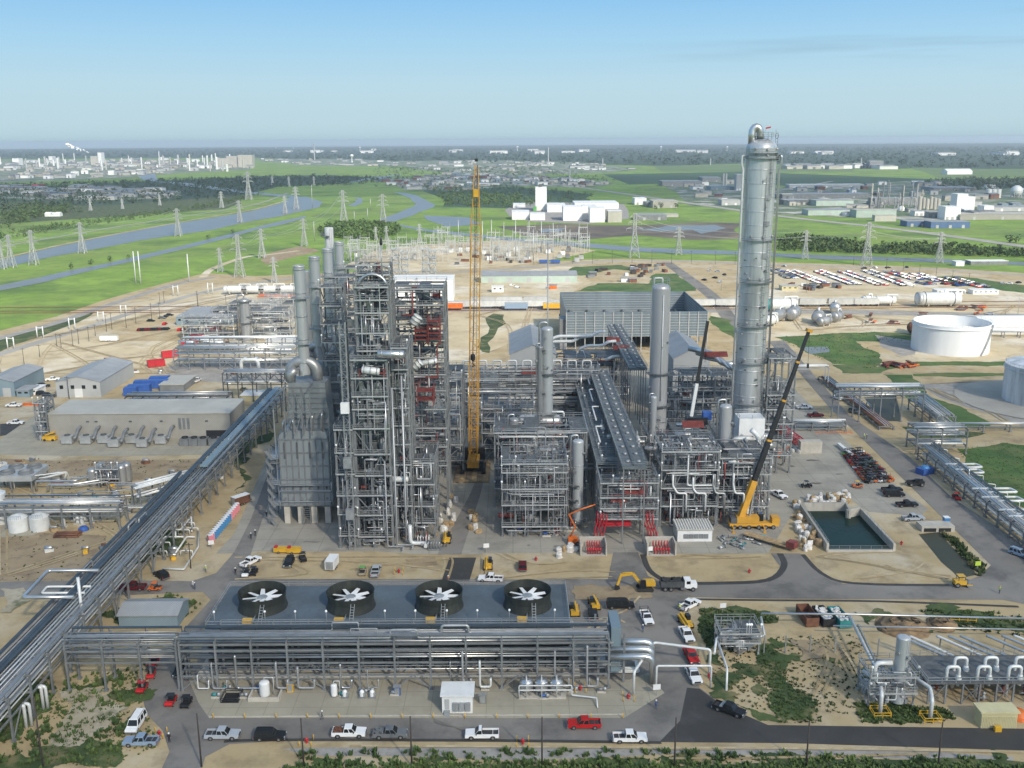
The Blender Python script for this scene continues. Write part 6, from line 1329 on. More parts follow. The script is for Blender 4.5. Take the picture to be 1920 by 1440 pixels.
def skip_bin(px,py,rz,m,label,fill=None,L=6.5,W=2.5,H=2.0,group=None):
 p=G(px,py);R=Matrix.Rotation(rz,3,'Z');t=thing('roll_off_skip',label,'skip',(0,0,0),group);b=MB();tk=.1
 b.box(-L/2,L/2,-W/2,W/2,.25,.4);b.box(-L/2,L/2,-W/2,-W/2+tk,.41,H);b.box(-L/2,L/2,W/2-tk,W/2,.41,H);b.box(-L/2,-L/2+tk,-W/2+tk,W/2-tk,.41,H);b.box(L/2-tk,L/2,-W/2+tk,W/2-tk,.41,H)
 for i in range(8):x=-L/2+.3+(L-.6)*i/7;b.box(x-.06,x+.06,-W/2-.08,-W/2-.003,.3,H);b.box(x-.06,x+.06,W/2+.003,W/2+.08,.3,H)
 b.build('bin',m,t);b=MB()
 for x in(-L/2+.6,L/2-.6):
  for y in(-.7,.7):b.tube([(x,y-.1,.14),(x,y+.1,.14)],.14,8)
 b.build('rollers','black',t)
 if fill:
  b=MB();rs=random.Random(px)
  for i in range(46):x,y=rs.uniform(-L/2+.5,L/2-.5),rs.uniform(-W/2+.4,W/2-.4);b.cbox((x,y,H-.4+rs.uniform(-.2,.35)),(rs.uniform(.3,.9),rs.uniform(.3,.7),rs.uniform(.2,.6)),rs.uniform(0,3))
  b.build('rubbish',fill,t)
 p.z=gz(p.x,p.y);t.location=p;t.rotation_euler=(0,0,rz);return t
for i,(px,py)in enumerate(((293,687),(319,670),(354,650),(372,638),(399,624))):
 skip_bin(px,py,.5,'bright_red',('nearest','second','third','fourth','farthest')[i]+' red skip in the line along the left process unit',L=7.5,W=4,H=3)
zl=10.5
loosepipe('big pale blue square pipe loop above the left rack',[(xr,G(90,1070,zl).y,zl),(G(90,1070,zl).x,G(90,1070,zl).y,zl),(G(43,1120,zl).x,G(43,1120,zl).y,zl),(xr,G(43,1120,zl).y,zl)],.38,'jacket')
loosepipe('white inner pipe loop above the left rack',[(xr,G(88,1100,9).y,9),(G(88,1100,9).x,G(88,1100,9).y,9),(G(78,1112,9).x,G(78,1112,9).y,9),(xr,G(78,1112,9).y,9)],.25,'pipe_white')
p=G(160,1200);single('mast',MB().tube([p,p+Vector((0,0,14))],.32,10),'pipe_white','white riser mast beside the square pipe loop','mast',p)
for i,(px,py)in enumerate(((82,1330),(90,1328),(50,1366),(60,1362))):
 p=G(px,py);loosepipe('white U pipe dropping from the left rack into the ground',[(xr+3,p.y,4.5),(p.x,p.y,4.5),(p.x,p.y,.1)],.3,'pipe_white','drop pipes of the left rack')
for i,pts in enumerate(([(305,1070,.6),(345,1072,.6),(372,1030,.6),(372,1000,.6)],[(300,1008,2.5),(340,1010,2.5),(360,985,2.5),(360,1000,.5)],[(296,1030,1.2),(298,990,3),(330,990,3),(330,1015,1)],[(320,1000,1),(352,965,1),(352,950,3)],[(290,1052,2),(310,1020,2),(345,1020,2)],[(330,1042,.8),(350,1012,.8),(366,1012,.8)])):
 loosepipe(('lowest','second','third','fourth','fifth','innermost')[i]+' white ground pipe in the piping yard beside the left rack',[G(a,c)+Vector((0,0,h))for a,c,h in pts],.22,'pipe_white')
for i in range(7):
 p=G(rnd.uniform(300,362),rnd.uniform(985,1045));t=thing('valve_station','small white valve station in the piping yard','valve',p,'valves in the piping yard');MB().pipe([p+Vector((-1.5,0,.2)),p+Vector((-1.5,0,1.6)),p+Vector((1.5,0,1.6)),p+Vector((1.5,0,.2))],.16,7).build('pipe','pipe_white',t);MB().lathe([(.25,1.3),(.35,1.6),(.2,2.0),(.3,2.3),(.01,2.35)],p,8).build('valve_body','galv',t)
for i,(px,py,rp,yt)in enumerate(((-4,986,20,915),(36,1000,18,960),(76,998,18,958))):
 p=G(px,py-6);r=rp*(p.y*.97+24)/F;zt=Z(yt,p.y);t=thing('storage_tank',('taller white tank cut by the left edge','left of two squat white tanks on the left pad','right of two squat white tanks on the left pad')[i],'tank',p)
 MB().lathe([(r,0),(r,zt-.6),(r*.6,zt),(.01,zt+.4)],p,24).build('shell','pipe_white',t);b=MB()
 for k in range(9):b.bar((p.x+r*cos(-2.4+.2*k),p.y+r*sin(-2.4+.2*k),zt-.6),(p.x+r*cos(-2.4+.2*k),p.y+r*sin(-2.4+.2*k),zt+.5),.06)
 b.tube([(p.x+r*cos(-2.4+.2*k),p.y+r*sin(-2.4+.2*k),zt+.5)for k in range(9)],.05,4);b.build('top_rail','galv',t)
for i,(px,py,yt)in enumerate(((176,912,872),(184,909,876),(192,902,862),(221,905,872),(230,910,866),(240,905,862),(229,900,866))):
 p=G(px,py);z=Z(yt,p.y);t=thing('gas_bottle','tall silver upright vessel in the cluster on the left','vessel',p,'silver vessels of the left unit');MB().lathe([(1.4,.8),(1.4,z-.9),(1.2,z-.4),(.7,z-.1),(.01,z)],p,18).build('shell','jacket_dull',t);MB().lathe([(1.1,0),(1.1,.78)],p,12).build('skirt','steel',t)
x0,x1=X(185,905,G(0,915).y),X(225,905,G(0,915).y);steelwork('rusty valve frame between the silver vessels',[x0,x1],[G(0,915).y,G(0,915).y+5],[0,3,6],seed=91,pipes=24,pm=('rust','jacket','pipe_grey'),ladder=False)
a,c=G(-20,925),G(62,925);t=thing('fin_fan_cooler','grey fin fan cooler with four fans at the left edge','air cooler',((a.x+c.x)/2,a.y,0))
MB().box(a.x,c.x,a.y,a.y+11,3.6,5.2).build('plenum','steel_light',t)
for i in range(2):
 for j in range(2):x=c.x-3-5.5*i;y=a.y+3+5.4*j;MB().lathe([(2.2,5.21),(2.1,5.9),(1.9,5.9),(1.8,5.3),(.01,5.28)],(x,y,0),20).build('fan_ring','steel',t)
for x in(a.x+.4,(a.x+c.x)/2,c.x-.4):
 for y in(a.y+.4,a.y+10.6):MB().bar((x,y,0),(x,y,3.58),.35).build('leg','steel',t)
for i in range(18):
 p=G(rnd.uniform(-10,235),rnd.uniform(905,985));z=rnd.uniform(2,5);loosepipe('white pipe run in the left process unit',[p+Vector((0,0,.3)),p+Vector((0,0,z)),p+Vector((rnd.uniform(4,14),0,z)),p+Vector((rnd.uniform(14,16),rnd.uniform(2,6),z)),p+Vector((15,5,.3))],rnd.choice((.16,.25,.35)),rnd.choice(('pipe_white','jacket','pipe_grey')),'pipe runs of the left unit')
for i in range(14):
 p=G(rnd.uniform(60,180),rnd.uniform(965,990));t=thing('pump_set','small pale pump under the left cross rack','pump',p,'pumps of the left unit');MB().cbox(p+Vector((0,0,.25)),(2.2,1.0,.45)).build('plinth','pier',t);MB().lathe([(.5,.5),(.55,1.8),(.3,2.6),(.01,2.7)],p,10).build('casing','pipe_white',t)
for i in range(44):
 px,py=rnd.choice(((rnd.uniform(0,420),rnd.uniform(865,925)),(rnd.uniform(80,340),rnd.uniform(990,1075)),(rnd.uniform(100,480),rnd.uniform(640,735)),(rnd.uniform(170,330),rnd.uniform(900,960))));p=G(px,py);k=rnd.randint(0,2);m_=rnd.choice(('steel','rust','pipe_white','steel_light','wood','yellow','pipe_grey'))
 t=thing('yard_equipment','small piece of equipment left about the yards on the left','equipment',p,'equipment about the left yards');MB().cbox(p+Vector((0,0,.5)),(rnd.uniform(1.2,4),rnd.uniform(.9,2),.8),rnd.uniform(0,3)).build('base_frame',m_,t);MB().tube([p+Vector((-1,0,1.2)),p+Vector((1,0,1.2))],rnd.uniform(.2,.5),9).build('barrel',rnd.choice(('jacket','pipe_grey','teal','rust')),t)
p=G(130,1005);t=thing('pipe_stack','brown stack of loose pipes lying on the dirt','pipe stack',p)
for i in range(7):MB().tube([p+Vector((-3.4+rnd.uniform(-.4,.4),i*.5-1.5,.3+.35*(i%2))),p+Vector((2.8+rnd.uniform(-.4,.4),i*.55-1.2,.3+.35*(i%2)))],.22,8).build('pipe','rust',t)
p=G(157,994);single('tarp_bundle',MB().lathe([(1.4,.02),(1.3,.6),(.8,1.1),(.01,1.2)],p,9),'blue_paint','blue tarp bundle on the dirt by the pipe stack','tarp',p)
# ------------------------------------------------------------------ right hand side
def big_tank(label,px,ybase,rpx,ytop,m,floating=True):
 p=G(px,ybase);zc_=(p-CAM).dot(RM@Vector((0,0,-1)));r=rpx*zc_/F;h=P(px,ytop,p.y).z;t=thing('storage_tank',label,'tank',p)
 if floating:MB().lathe([(r,0),(r,h),(r-.35,h),(r-.35,h*.62)],p,64,True,False).build('shell',m,t);MB().lathe([(r-.36,h*.68),(r-1.8,h*.70),(r-1.9,h*.68),(.01,h*.72)],p,48).build('floating_roof','white',t)
 else:MB().lathe([(r,0),(r,h)],p,64,True,False).build('shell',m,t);MB().lathe([(r+.15,h+.01),(r*.5,h+r*.06),(.01,h+r*.11)],p,48,True,False).build('cone_roof','old_tank',t)
 b=MB();b.lathe([(r+.01,h-1.6),(r+.5,h-1.6),(r+.5,h-1.45),(r+.01,h-1.45)],p,64,True,False);b.build('wind_girder',m,t)
 b=MB();n=26
 for k in range(n):
  a,c=-1.15+.5*k/n,-1.15+.5*(k+1)/n;b.bar((p.x+(r+.6)*cos(a),p.y+(r+.6)*sin(a),h*k/n),(p.x+(r+.6)*cos(c),p.y+(r+.6)*sin(c),h*(k+1)/n),.9,.1)
 for k in range(n):a,c=-1.15+.5*k/n,-1.15+.5*(k+1)/n;b.bar((p.x+(r+1.0)*cos(a),p.y+(r+1.0)*sin(a),h*k/n+1),(p.x+(r+1.0)*cos(c),p.y+(r+1.0)*sin(c),h*(k+1)/n+1),.07)
 b.build('spiral_stair','galv',t)
 b=MB()
 for k in range(40):a=2*pi*k/40;b.bar((p.x+(r-.15)*cos(a),p.y+(r-.15)*sin(a),h),(p.x+(r-.15)*cos(a),p.y+(r-.15)*sin(a),h+1),.06)
 b.tube([(p.x+(r-.15)*cos(2*pi*k/40),p.y+(r-.15)*sin(2*pi*k/40),h+1)for k in range(41)],.05,4,False);b.build('top_rail','galv',t)
 return p,r,h
pt_,rt_,ht_=big_tank('large white open topped storage tank with a curved stair',1780,655,68,602,'white_tank')
big_tank('weathered blue grey tank cut by the right edge',1966,752,80,684,'old_tank',False)
bpx('tank_farm_shed','wide white roofed shed behind the open topped tank',1856,1990,613,626,34,'white','white',2.5,'x')
sheet_w('tank_ring',[(G(1966,752).x+34*cos(a*.2618),G(1966,752).y+34*sin(a*.2618))for a in range(24)],LAYER[0]+.012,'m_road_pale')
def gp(px,py):p=G(px,py);return(p.x,p.y)
rack('silver pipe rack running down beside the right hand road',gp(1735,862),gp(1990,1075),5,[2.2,4.8],7,(5,6),seed=101,trays=1,pm=('jacket','pipe_white','galv'),pr=(.16,.36))
rack('low pipe track beside the diagonal road',gp(1545,712),gp(1662,806),5,[1.4],7,(9,),seed=102,pm=('jacket','jacket_dull','rust'),pr=(.14,.3),brace=False)
rack('silver pipe rack stepping down toward the right road',gp(1718,768),gp(1772,812),6,[3.5,6.2],7,(6,7),seed=103,pm=('jacket','galv','pipe_white'),truss=True)
y_=G(1590,800).y;rack('overhead pipe bridge spanning the diagonal road',(X(1581,780,y_),y_+9),(X(1742,780,y_),y_+9),6.5,[9.5,12.5],8,(4,6),seed=104,truss=True,pm=('pipe_white','jacket'),pr=(.2,.5))
y2=G(1720,845).y;rack('square pipe frame at the bend of the right racks',(X(1708,845,y2),y2),(X(1800,845,y2),y2),8,[3,6,8.5],7,(5,6,5),seed=105,truss=True,pm=('jacket','pipe_white','galv'))
y3=G(1540,722).y;rack('white goal post pipe bridge near the pond',(X(1484,722,y3),y3),(X(1549,722,y3),y3),4,[8.0],18,(3,),seed=106,pm=('pipe_white',),pr=(.25,.45),brace=False,m='steel_light')
rack('low pipe sleepers beside the red frame at the tower foot',gp(1488,806),gp(1582,806),4,[1.6,3.0],6,(4,4),seed=107,pm=('jacket','pipe_white','rust'),brace=False)
rack('thin pipe rack along the tank farm lawn',gp(1790,808),gp(1990,808),3,[2.6],9,(3,),seed=108,pm=('pipe_white','jacket'),brace=False)
rack('low pipe rack in front of the white tank farm shed',gp(1850,632),gp(2000,632),3,[3.0],9,(3,),seed=109,pm=('pipe_white',),brace=False)
for i,(pa,pb,w_)in enumerate((((1772,874),(1817,874),6),((1790,884),(1820,884),6),((1822,920),(1880,920),9),((1840,936),(1884,930),9),((1872,960),(1925,955),10),((1890,972),(1925,972),8))):
 a,c=G(*pa,4.6),G(*pb,4.6);loosepipe('white side loop pipe sticking out of the right pipe rack',[(a.x,a.y,5.2),(c.x+2,a.y,5.2),(c.x+2.6,a.y-3,5.2),(a.x+3,a.y-3,5.2)],.34,'pipe_white','side loops of the right rack')
for i in range(8):p=G(1755+i*22,872+i*17);loosepipe('thin stand pipe beside the right rack',[p+Vector((3,0,0)),p+Vector((3,0,5)),p+Vector((0,0,5.4))],.14,'pipe_white','stand pipes of the right rack')
a,c=G(1467,812),G(1512,846);t=thing('red_conveyor_gantry','long red lattice gantry lying beside the concrete blocks','gantry',(a+c)/2);b=MB();lattice(b,(a.x,a.y,1.4),(c.x,c.y,1.4),2.2,2.2,2.2,.25,.14);b.build('lattice','bright_red',t)
p=G(1518,848);t=thing('concrete_block','pale concrete block wall at the end of the red gantry','block',p);MB().cbox(p+Vector((0,0,2)),(7,3,4)).build('block','pier',t)
pond=[(1504,960),(1584,960),(1590,973),(1612,968),(1673,1034),(1553,1034)];pw=[G(*q)for q in pond]
t=thing('settling_basin','dark green water basin with concrete walls beside the road','basin',G(1590,1000))
cen=sum(pw,Vector((0,0,0)))/len(pw)
MB().prism([(q.x,q.y)for q in pw],LAYER[0]+.02,LAYER[0]+.03).build('water_surface','m_pond',t)
b=MB()
for i in range(len(pw)):
 q,r=pw[i],pw[(i+1)%len(pw)];n=Vector((-(r-q).y,(r-q).x,0)).normalized();n=n if n.dot(q-cen)>0 else-n
 hgt_=(2.6,2.6,2.6,2.2,.6,2.2)[i];e=(r-q).normalized()*.4
 b.hexa([tuple(q-e),tuple(r+e),tuple(r+e+n*.6),tuple(q-e+n*.6)],[tuple(v+Vector((0,0,hgt_-.2*i*.02)))for v in(q-e,r+e,r+e+n*.6,q-e+n*.6)])
b.build('basin_wall','pier',t)
b=MB()
for i in range(len(pw)):
 q,r=pw[i],pw[(i+1)%len(pw)]
 for hh in((2.9,3.4)if i in(0,1,2)else(2.4,2.9)if i in(3,5)else(.9,1.5)):b.bar(q+Vector((0,0,hh)),r+Vector((0,0,hh)),.06)
 k=max(1,int((r-q).length/2.5))
 for j in range(k):s=q+(r-q)*j/k;b.bar(s+Vector((0,0,.6)),s+Vector((0,0,1.5 if i==4 else 2.8)),.06)
b.build('guard_rail','galv',t)
def manifold():
 yA=G(1600,1190).y
 loosepipe('long white overhead pipe crossing the lower right lot',[G(1425,1185,0)+Vector((0,0,4.2)),G(1590,1186,0)+Vector((0,0,4.2)),G(1960,1196,0)+Vector((0,0,4.2))],.22,'jacket')
 loosepipe('thin second overhead pipe in the lower right lot',[G(1560,1200,0)+Vector((0,0,3.2)),G(1960,1208,0)+Vector((0,0,3.2))],.16,'jacket')
 for px in(1432,1472,1518,1565,1645,1700,1760,1820,1880):p=G(px,1225 if px<1600 else 1232);single('pipe_support',MB().bar(p,(p.x,G(px,1188).y,4.0)if False else(p.x,p.y,4.0),.22),'galv','slim grey post holding the overhead pipe in the lower right lot','post',p,'posts of the overhead pipe')
 d0,d1=G(1738,1322).y,G(1738,1268).y;x0,x1=G(1735,1322).x,G(2000,1322).x
 t=thing('meter_platform','grey grated platform carrying pairs of white U pipes','platform',((x0+x1)/2,d0,0));zz=4.4
 MB().box(x0,x1,d0,d1,zz-.25,zz).build('deck','grating',t);b=MB();rails(b,x0,x1,d0,d1,zz,2.4);b.build('handrail','galv',t)
 for k in range(9):
  x=x0+.5+(x1-x0-1)*k/8
  for y in(d0+.3,d1-.3):MB().bar((x,y,0),(x,y,zz-.26),.3).build('post','steel',t)
 b=MB()
 for k in range(0,8,2):x=x0+.5+(x1-x0-1)*k/8;xn=x0+.5+(x1-x0-1)*(k+1)/8;b.bar((x,d0+.3,.3),(xn,d0+.3,zz-.4),.14);b.bar((xn,d0+.3,.3),(x,d0+.3,zz-.4),.14)
 b.build('bracing','steel',t)
 for k in range(8):
  x=X(1775+k*29,1250,d0+1.5);p=Vector((x,d0+1.2,zz))
  tt=thing('u_pipe','white U shaped pipe rising through the grated platform','pipe',p,'U pipes on the grated platform')
  off=3.2 if k%2 else 0
  MB().pipe([p+Vector((0,off,-3.5)),p+Vector((0,off,2.6)),p+Vector((2.2,off,2.6)),p+Vector((2.2,off,-1.2))],.3,10).build('pipe','pipe_white',tt);MB().lathe([(.5,-.3),(.6,.3),(.42,.7),(.42,.9)],p+Vector((2.2,off,0)),10).build('valve_body','pipe_white',tt)
 for k in(0,1,3,4,5,7,8,9):
  x=X(1760+k*24+rnd.uniform(-5,5),1215,d1+4)
  loosepipe('silver pipe sloping down to the grated platform',[(x-6.5,d1+7.5,4.4),(x-6,d1+7,4.4),(x,d1+1.2,3.4),(x,d1+.6,1)],.27,rnd.choice(('jacket','pipe_white')),'sloping pipes behind the grated platform')
 for k in range(22):
  p=Vector((rnd.uniform(x0+1,x1),rnd.uniform(d0+1,d1-1),0));tt=thing('control_valve','small dark valve under the grated platform','valve',p,'valves under the grated platform');MB().lathe([(.3,.3),(.4,.9),(.2,1.4),(.45,1.8),(.01,2)],p,8).build('valve_body',rnd.choice(('steel','pipe_white','primer_red','galv')),tt);MB().tube([p+Vector((-1,0,.7)),p+Vector((1,0,.7))],.2,7).build('pipe','jacket',tt)
 dv=G(1682,1322).y;vessel('white upright separator vessel with ring platforms in the lower right lot',X(1682,1322,dv),dv,1.2,.8,Z(1196,dv),'column_pale',name='separator_vessel',cat='vessel',decks=(Z(1278,dv),),seed=41,nozz=5,top='',dome=.3)
 x_=X(1682,1322,dv)
 loosepipe('white pipe bending into the side of the separator vessel',[(x_-4.6,dv,1.0),(x_-4.6,dv,8.5),(x_-1.6,dv,8.5)],.42,'pipe_white')
 steelwork('light steel frame holding the separator vessel',[x_-5.5,x_-2.4,x_+2.6],[dv-.5,dv+5],[0,3.2,6.4],seed=112,pipes=22,deck=.4,pm=('pipe_white','jacket'),cw=.25,bw=.22,m='galv')
 loosepipe('diagonal white pipe running from the overhead line to the front manifold',[G(1590,1188)+Vector((0,0,4.0)),G(1640,1290)+Vector((0,0,3.8)),G(1650,1305)+Vector((0,0,2.5))],.3,'pipe_white')
 loosepipe('second diagonal pipe beside the front manifold',[G(1606,1200)+Vector((0,0,3.4)),G(1655,1300)+Vector((0,0,3.0))],.22,'jacket')
 for i,(px,py)in enumerate(((1650,1340),(1744,1350))):
  p=G(px,py);loosepipe(('white front riser pipe standing in the left yellow guard','white front riser pipe standing in the right yellow guard')[i],[p,p+Vector((0,0,4.0)),p+Vector((1.0,3.5,4.3)),p+Vector((-1,7,4.6))],.36,'pipe_white')
  t=thing('guard_rail',('square yellow guard rail round the left riser','square yellow guard rail round the right riser')[i],'guard rail',p);b=MB();rails(b,p.x-1.5,p.x+1.5,p.y-1.2,p.y+1.2,0,1.5,.1,1.1);b.build('rail','yellow',t)
 for k in range(9):p=G(1622+k*5,1295+k*3+rnd.uniform(-3,3));tt=thing('control_valve','white valve cluster at the front manifold','valve',p,'valves of the front manifold');MB().lathe([(.3,.3),(.5,1),(.25,1.6),(.5,2.1),(.01,2.3)],p,8).build('valve_body','pipe_white',tt);MB().pipe([p+Vector((-1,0,.3)),p+Vector((-1,0,1.6)),p+Vector((1.2,0,1.6)),p+Vector((1.2,0,.3))],.18,7).build('pipe','pipe_white',tt)
 yv=G(1385,1225).y;xv=X(1384,1225,yv);drum('white drum on the small skid in the weeds',xv,yv+1,2.6,3.4,1.2,pi/2,'pipe_white','horizontal_drum',leg=True)
 steelwork('galvanised frame around the drum skid in the weeds',[X(1348,1228,yv),xv,X(1420,1228,yv)],[yv-.5,yv+4.5],[0,3.0,5.0],seed=113,pipes=26,deck=.3,pm=('pipe_white','jacket','galv'),cw=.22,bw=.2,m='galv')
 loosepipe('white pipe loop in front of the drum skid',[G(1338,1255)+Vector((0,0,3.4)),G(1342,1225)+Vector((0,0,3.4)),G(1432,1222)+Vector((0,0,3.4)),G(1425,1190)+Vector((0,0,4.0))],.24,'pipe_white')
 loosepipe('white pipe dropping to the ground by the side road',[G(1342,1225)+Vector((0,0,3.4)),G(1362,1280)+Vector((0,0,3.0)),G(1362,1296)],.22,'pipe_white')
manifold()
p=G(1868,1366);R=bpx('storage_container','pale yellow corrugated storage container by the lower road',1838,1905,1337,1366,2.6,'beige_box','beige_box')
b=MB();q=G(1838,1366);q2=G(1905,1366)
for i in range(22):x=q.x+(q2 .x-q.x)*(i+.5)/22;b.box(x-.07,x+.07,q.y-.1,q.y-.004,.1,2.3)
b.build('corrugation','beige_box',R)
MB().cbox(G(1868,1369)+Vector((0,-.4,.5)),(1.1,.7,1.0)).build('generator_box','yellow',R)
p=G(1908,1345);t=thing('orange_boom_pile','orange tarp heap beside the yellow container','tarp',p);MB().lathe([(1.8,.02),(1.6,.8),(.9,1.5),(.01,1.7)],p,11).build('tarp','orange',t)
def bundles(label,grp,pts,n,sd):
 rs=random.Random(sd);poly=[G(*q)for q in pts];xs=[q.x for q in poly];ys=[q.y for q in poly];protos=[]
 for k in range(4):
  pass
 c=0
 while c<n:
  x,y=rs.uniform(min(xs),max(xs)),rs.uniform(min(ys),max(ys))
  if not inpoly(x,y,poly):continue
  c+=1;w_,d_,h_=rs.uniform(1.0,2.4),rs.uniform(.9,1.8),rs.uniform(.8,2.0)
  if len(protos)<4:
   b=MB();k=9;pr=[(1,0),(1.05,.3),(.97,.75),(.75,.97),(.3,1.0),(.01,1.0)];vs=[]
   b.lathe([(r_*.5*rs.uniform(.92,1.06),z_)for r_,z_ in pr],(0,0,0),k);b.v=[(a*rs.uniform(.9,1.12),c_*rs.uniform(.9,1.12),z*rs.uniform(.92,1.05))for a,c_,z in b.v]
   for i in range(len(b.sm)):b.sm[i]=False
   o=single('wrapped_bundle',b,rs.choice(('wrap','wrap','wood')),label,'bundle',(0,0,0),grp);protos.append(o)
  else:o=rs.choice(protos).copy();COL.objects.link(o)
  o.location=(x,y,gz(x,y));o.scale=(w_,d_,h_);o.rotation_euler=(0,0,rs.uniform(0,3))
bundles('white plastic wrapped pallet load in the heap behind the water basin','wrapped loads behind the basin',[(1512,934),(1588,930),(1594,944),(1520,950)],34,1)
bundles('pale wrapped pallet load in the row left of the water basin','wrapped loads left of the basin',[(1483,945),(1500,948),(1540,1028),(1505,1035),(1490,990)],34,2)
bundles('white bagged bundle on the concrete beside the crane','bagged bundles by the crane',[(880,955),(905,952),(900,1000),(882,1005)],9,3)
bundles('mixed wrapped pallet beside the reactor structure','pallets by the reactor',[(822,940),(858,930),(846,1010),(815,1015)],16,4)
bundles('wrapped parts on the sand by the left bund','wrapped parts by the left bund',[(1045,1030),(1082,1030),(1082,1048),(1045,1048)],8,5)
bundles('covered crate in the yard beside the red gantry','crates by the red gantry',[(1470,838),(1500,838),(1505,852),(1475,852)],9,6)
p=G(1300,1010);a,c=G(1270,1016),G(1335,1016)
t=bldg('battery_shelter','white slatted roof shelter with a row of square panels',a.x,c.x,a.y,a.y+6.5,3.2,'white','roof_tan',cat='shelter');t2=None
for i in range(5):MB().box(a.x+1.5+i*(c.x-a.x-2.4)/5,a.x+2.7+i*(c.x-a.x-2.4)/5,a.y-.1,a.y-.004,.9,2.1).build('panel','steel',t)
b=MB()
for i in range(14):x=a.x+(c.x-a.x)*i/13;b.box(x-.12,x+.12,a.y-.3,a.y+6.8,3.52,3.66)
b.build('roof_slats','white',t)
for i in range(26):
 p=G(rnd.uniform(1350,1440),rnd.uniform(1006,1030));t=thing('pipe_spool','grey pipe spool lying on the concrete near the mobile crane','pipe spool',p,'spools near the mobile crane');a_=rnd.uniform(0,3);MB().tube([p+Vector((-cos(a_),-sin(a_),.4)),p+Vector((cos(a_),sin(a_),.4))],.25,8).build('barrel',rnd.choice(('galv','jacket_dull','teal','steel')),t);MB().tube([p+Vector((cos(a_),sin(a_),.4)),p+Vector((cos(a_)*1.1,sin(a_)*1.1,.4))],.4,8).build('flange','galv',t)
a,c=G(1002,0+1043),G(1078,1043)
skip_bin(1513,1163,pi/2+.05,'rust','empty brown skip, left of the three on the sand lot',None,6.8,2.7,2.2)
skip_bin(1543,1164,pi/2+.1,'black','dark skip heaped with rubbish between the other two','wrap',6.5,2.6,2.0)
skip_bin(1573,1166,pi/2+.1,'teal','teal skip full of white waste, right of the three','wrap',6.8,2.6,2.0)
for i,(px,py,r,h)in enumerate(((1690,1176,5.5,1.5),(1765,1172,3.4,1.6),(1710,1172,3.5,1.2))):
 p=G(px,py);b=MB();b.lathe([(r,.03),(r*.75,h*.4),(r*.4,h*.85),(.01,h)],p,15);rs=random.Random(i);b.v=[(a+rs.uniform(-.4,.4),c+rs.uniform(-.4,.4),max(.03,z+rs.uniform(-.15,.15)))for a,c,z in b.v]
 single('spoil_heap',b,'dirt_heap' if 'dirt_heap' in MATS else mat('dirt_heap',(.24,.16,.085),.95,0,.25,.5),('broad brown soil heap on the right lot','orange brown soil heap beside the weeds','middle soil heap on the right lot')[i],'soil heap',p)
a,c=G(1782,1166),G(1830,1168);t=thing('pipe_barrier','yellow pipe barrier standing in the weeds','barrier',(a+c)/2);b=MB()
for h in(.6,1.2):b.bar(a+Vector((0,0,h)),c+Vector((0,0,h)),.12)
for k in range(4):q=a+(c-a)*k/3;b.bar(q,q+Vector((0,0,1.2)),.14)
b.build('rail','yellow',t)
a=G(1782,1004);c=G(1788,1004);a,c=G(1728,998),G(1788,996);t=thing('culvert_bridge','pale concrete culvert with two openings over the channel','culvert',(a+c)/2);MB().box(a.x,c.x,a.y,a.y+4,.03,1.6).build('deck','pier',t)
for k in(.25,.7):x=a.x+(c.x-a.x)*k;MB().box(x-1.6,x+1.6,a.y-.05,a.y-.004,.1,1.1).build('opening','black',t)
# ------------------------------------------------------------------ vessel yard, railway, far yards
for i,(px,py,L_,r,rz,m_)in enumerate(((1462,584,16,3.4,.1,'pipe_white'),(1458,604,15,3.0,.9,'jacket_dull'),(1487,600,12,3.4,1.1,'jacket_dull'),(1533,606,10,3.0,1.2,'jacket_dull'),(1565,588,6,2.8,1.3,'jacket'),(1568,604,7,2.6,.8,'jacket_dull'),(1545,612,8,2.2,.6,'jacket_dull'),(1625,573,5,2.6,.2,'pipe_white'),(1656,573,13,2.4,0,'pipe_white'),(1758,575,24,4.0,0,'pipe_white'),(1440,612,9,2.6,.4,'pipe_white'),(1715,626,9,3.0,.9,'rust'))):
 p=G(px,py);o=drum(('white vessel with a teal cap','slanted dull vessel','dark ended grey vessel','tilted grey vessel','round headed bright vessel','small slanted grey vessel','low grey vessel','stubby white vessel','long white vessel','biggest white vessel with a grey end','short white vessel','dark rusty vessel')[i]+' lying in the laydown yard',p.x,p.y,r+.9,L_,r,rz,m_,'process_vessel','vessel')
 if i in(0,9):MB().tube([(p.x-(L_/2+r*.2)*cos(rz)-.2,p.y-(L_/2+r*.2)*sin(rz),r+.9),(p.x-(L_/2-1.8)*cos(rz),p.y-(L_/2-1.8)*sin(rz),r+.9)],r*1.02,20).build('end_cap','teal' if i==0 else 'steel_light',o)
for i in range(26):
 px,py=rnd.choice(((rnd.uniform(1630,1790),rnd.uniform(588,612)),(rnd.uniform(1450,1640),rnd.uniform(566,578)),(rnd.uniform(1490,1610),rnd.uniform(596,622)),(rnd.uniform(1660,1720),rnd.uniform(684,690)),(rnd.uniform(1790,1850),rnd.uniform(575,590))));p=G(px,py);rz=rnd.uniform(0,3)
 t=thing('steel_bundle','red primed steel bundle stacked in the laydown yard','steel bundle',p,'steel bundles in the laydown yard')
 for q in range(3):MB().cbox(p+Vector((rnd.uniform(-1,1),rnd.uniform(-1,1),.4+q*.7)),(rnd.uniform(3,7),rnd.uniform(.8,1.8),.5),rz+rnd.uniform(-.2,.2)).build('beam',rnd.choice(('primer_red','rust','rust','primer_red','steel','orange')),t)
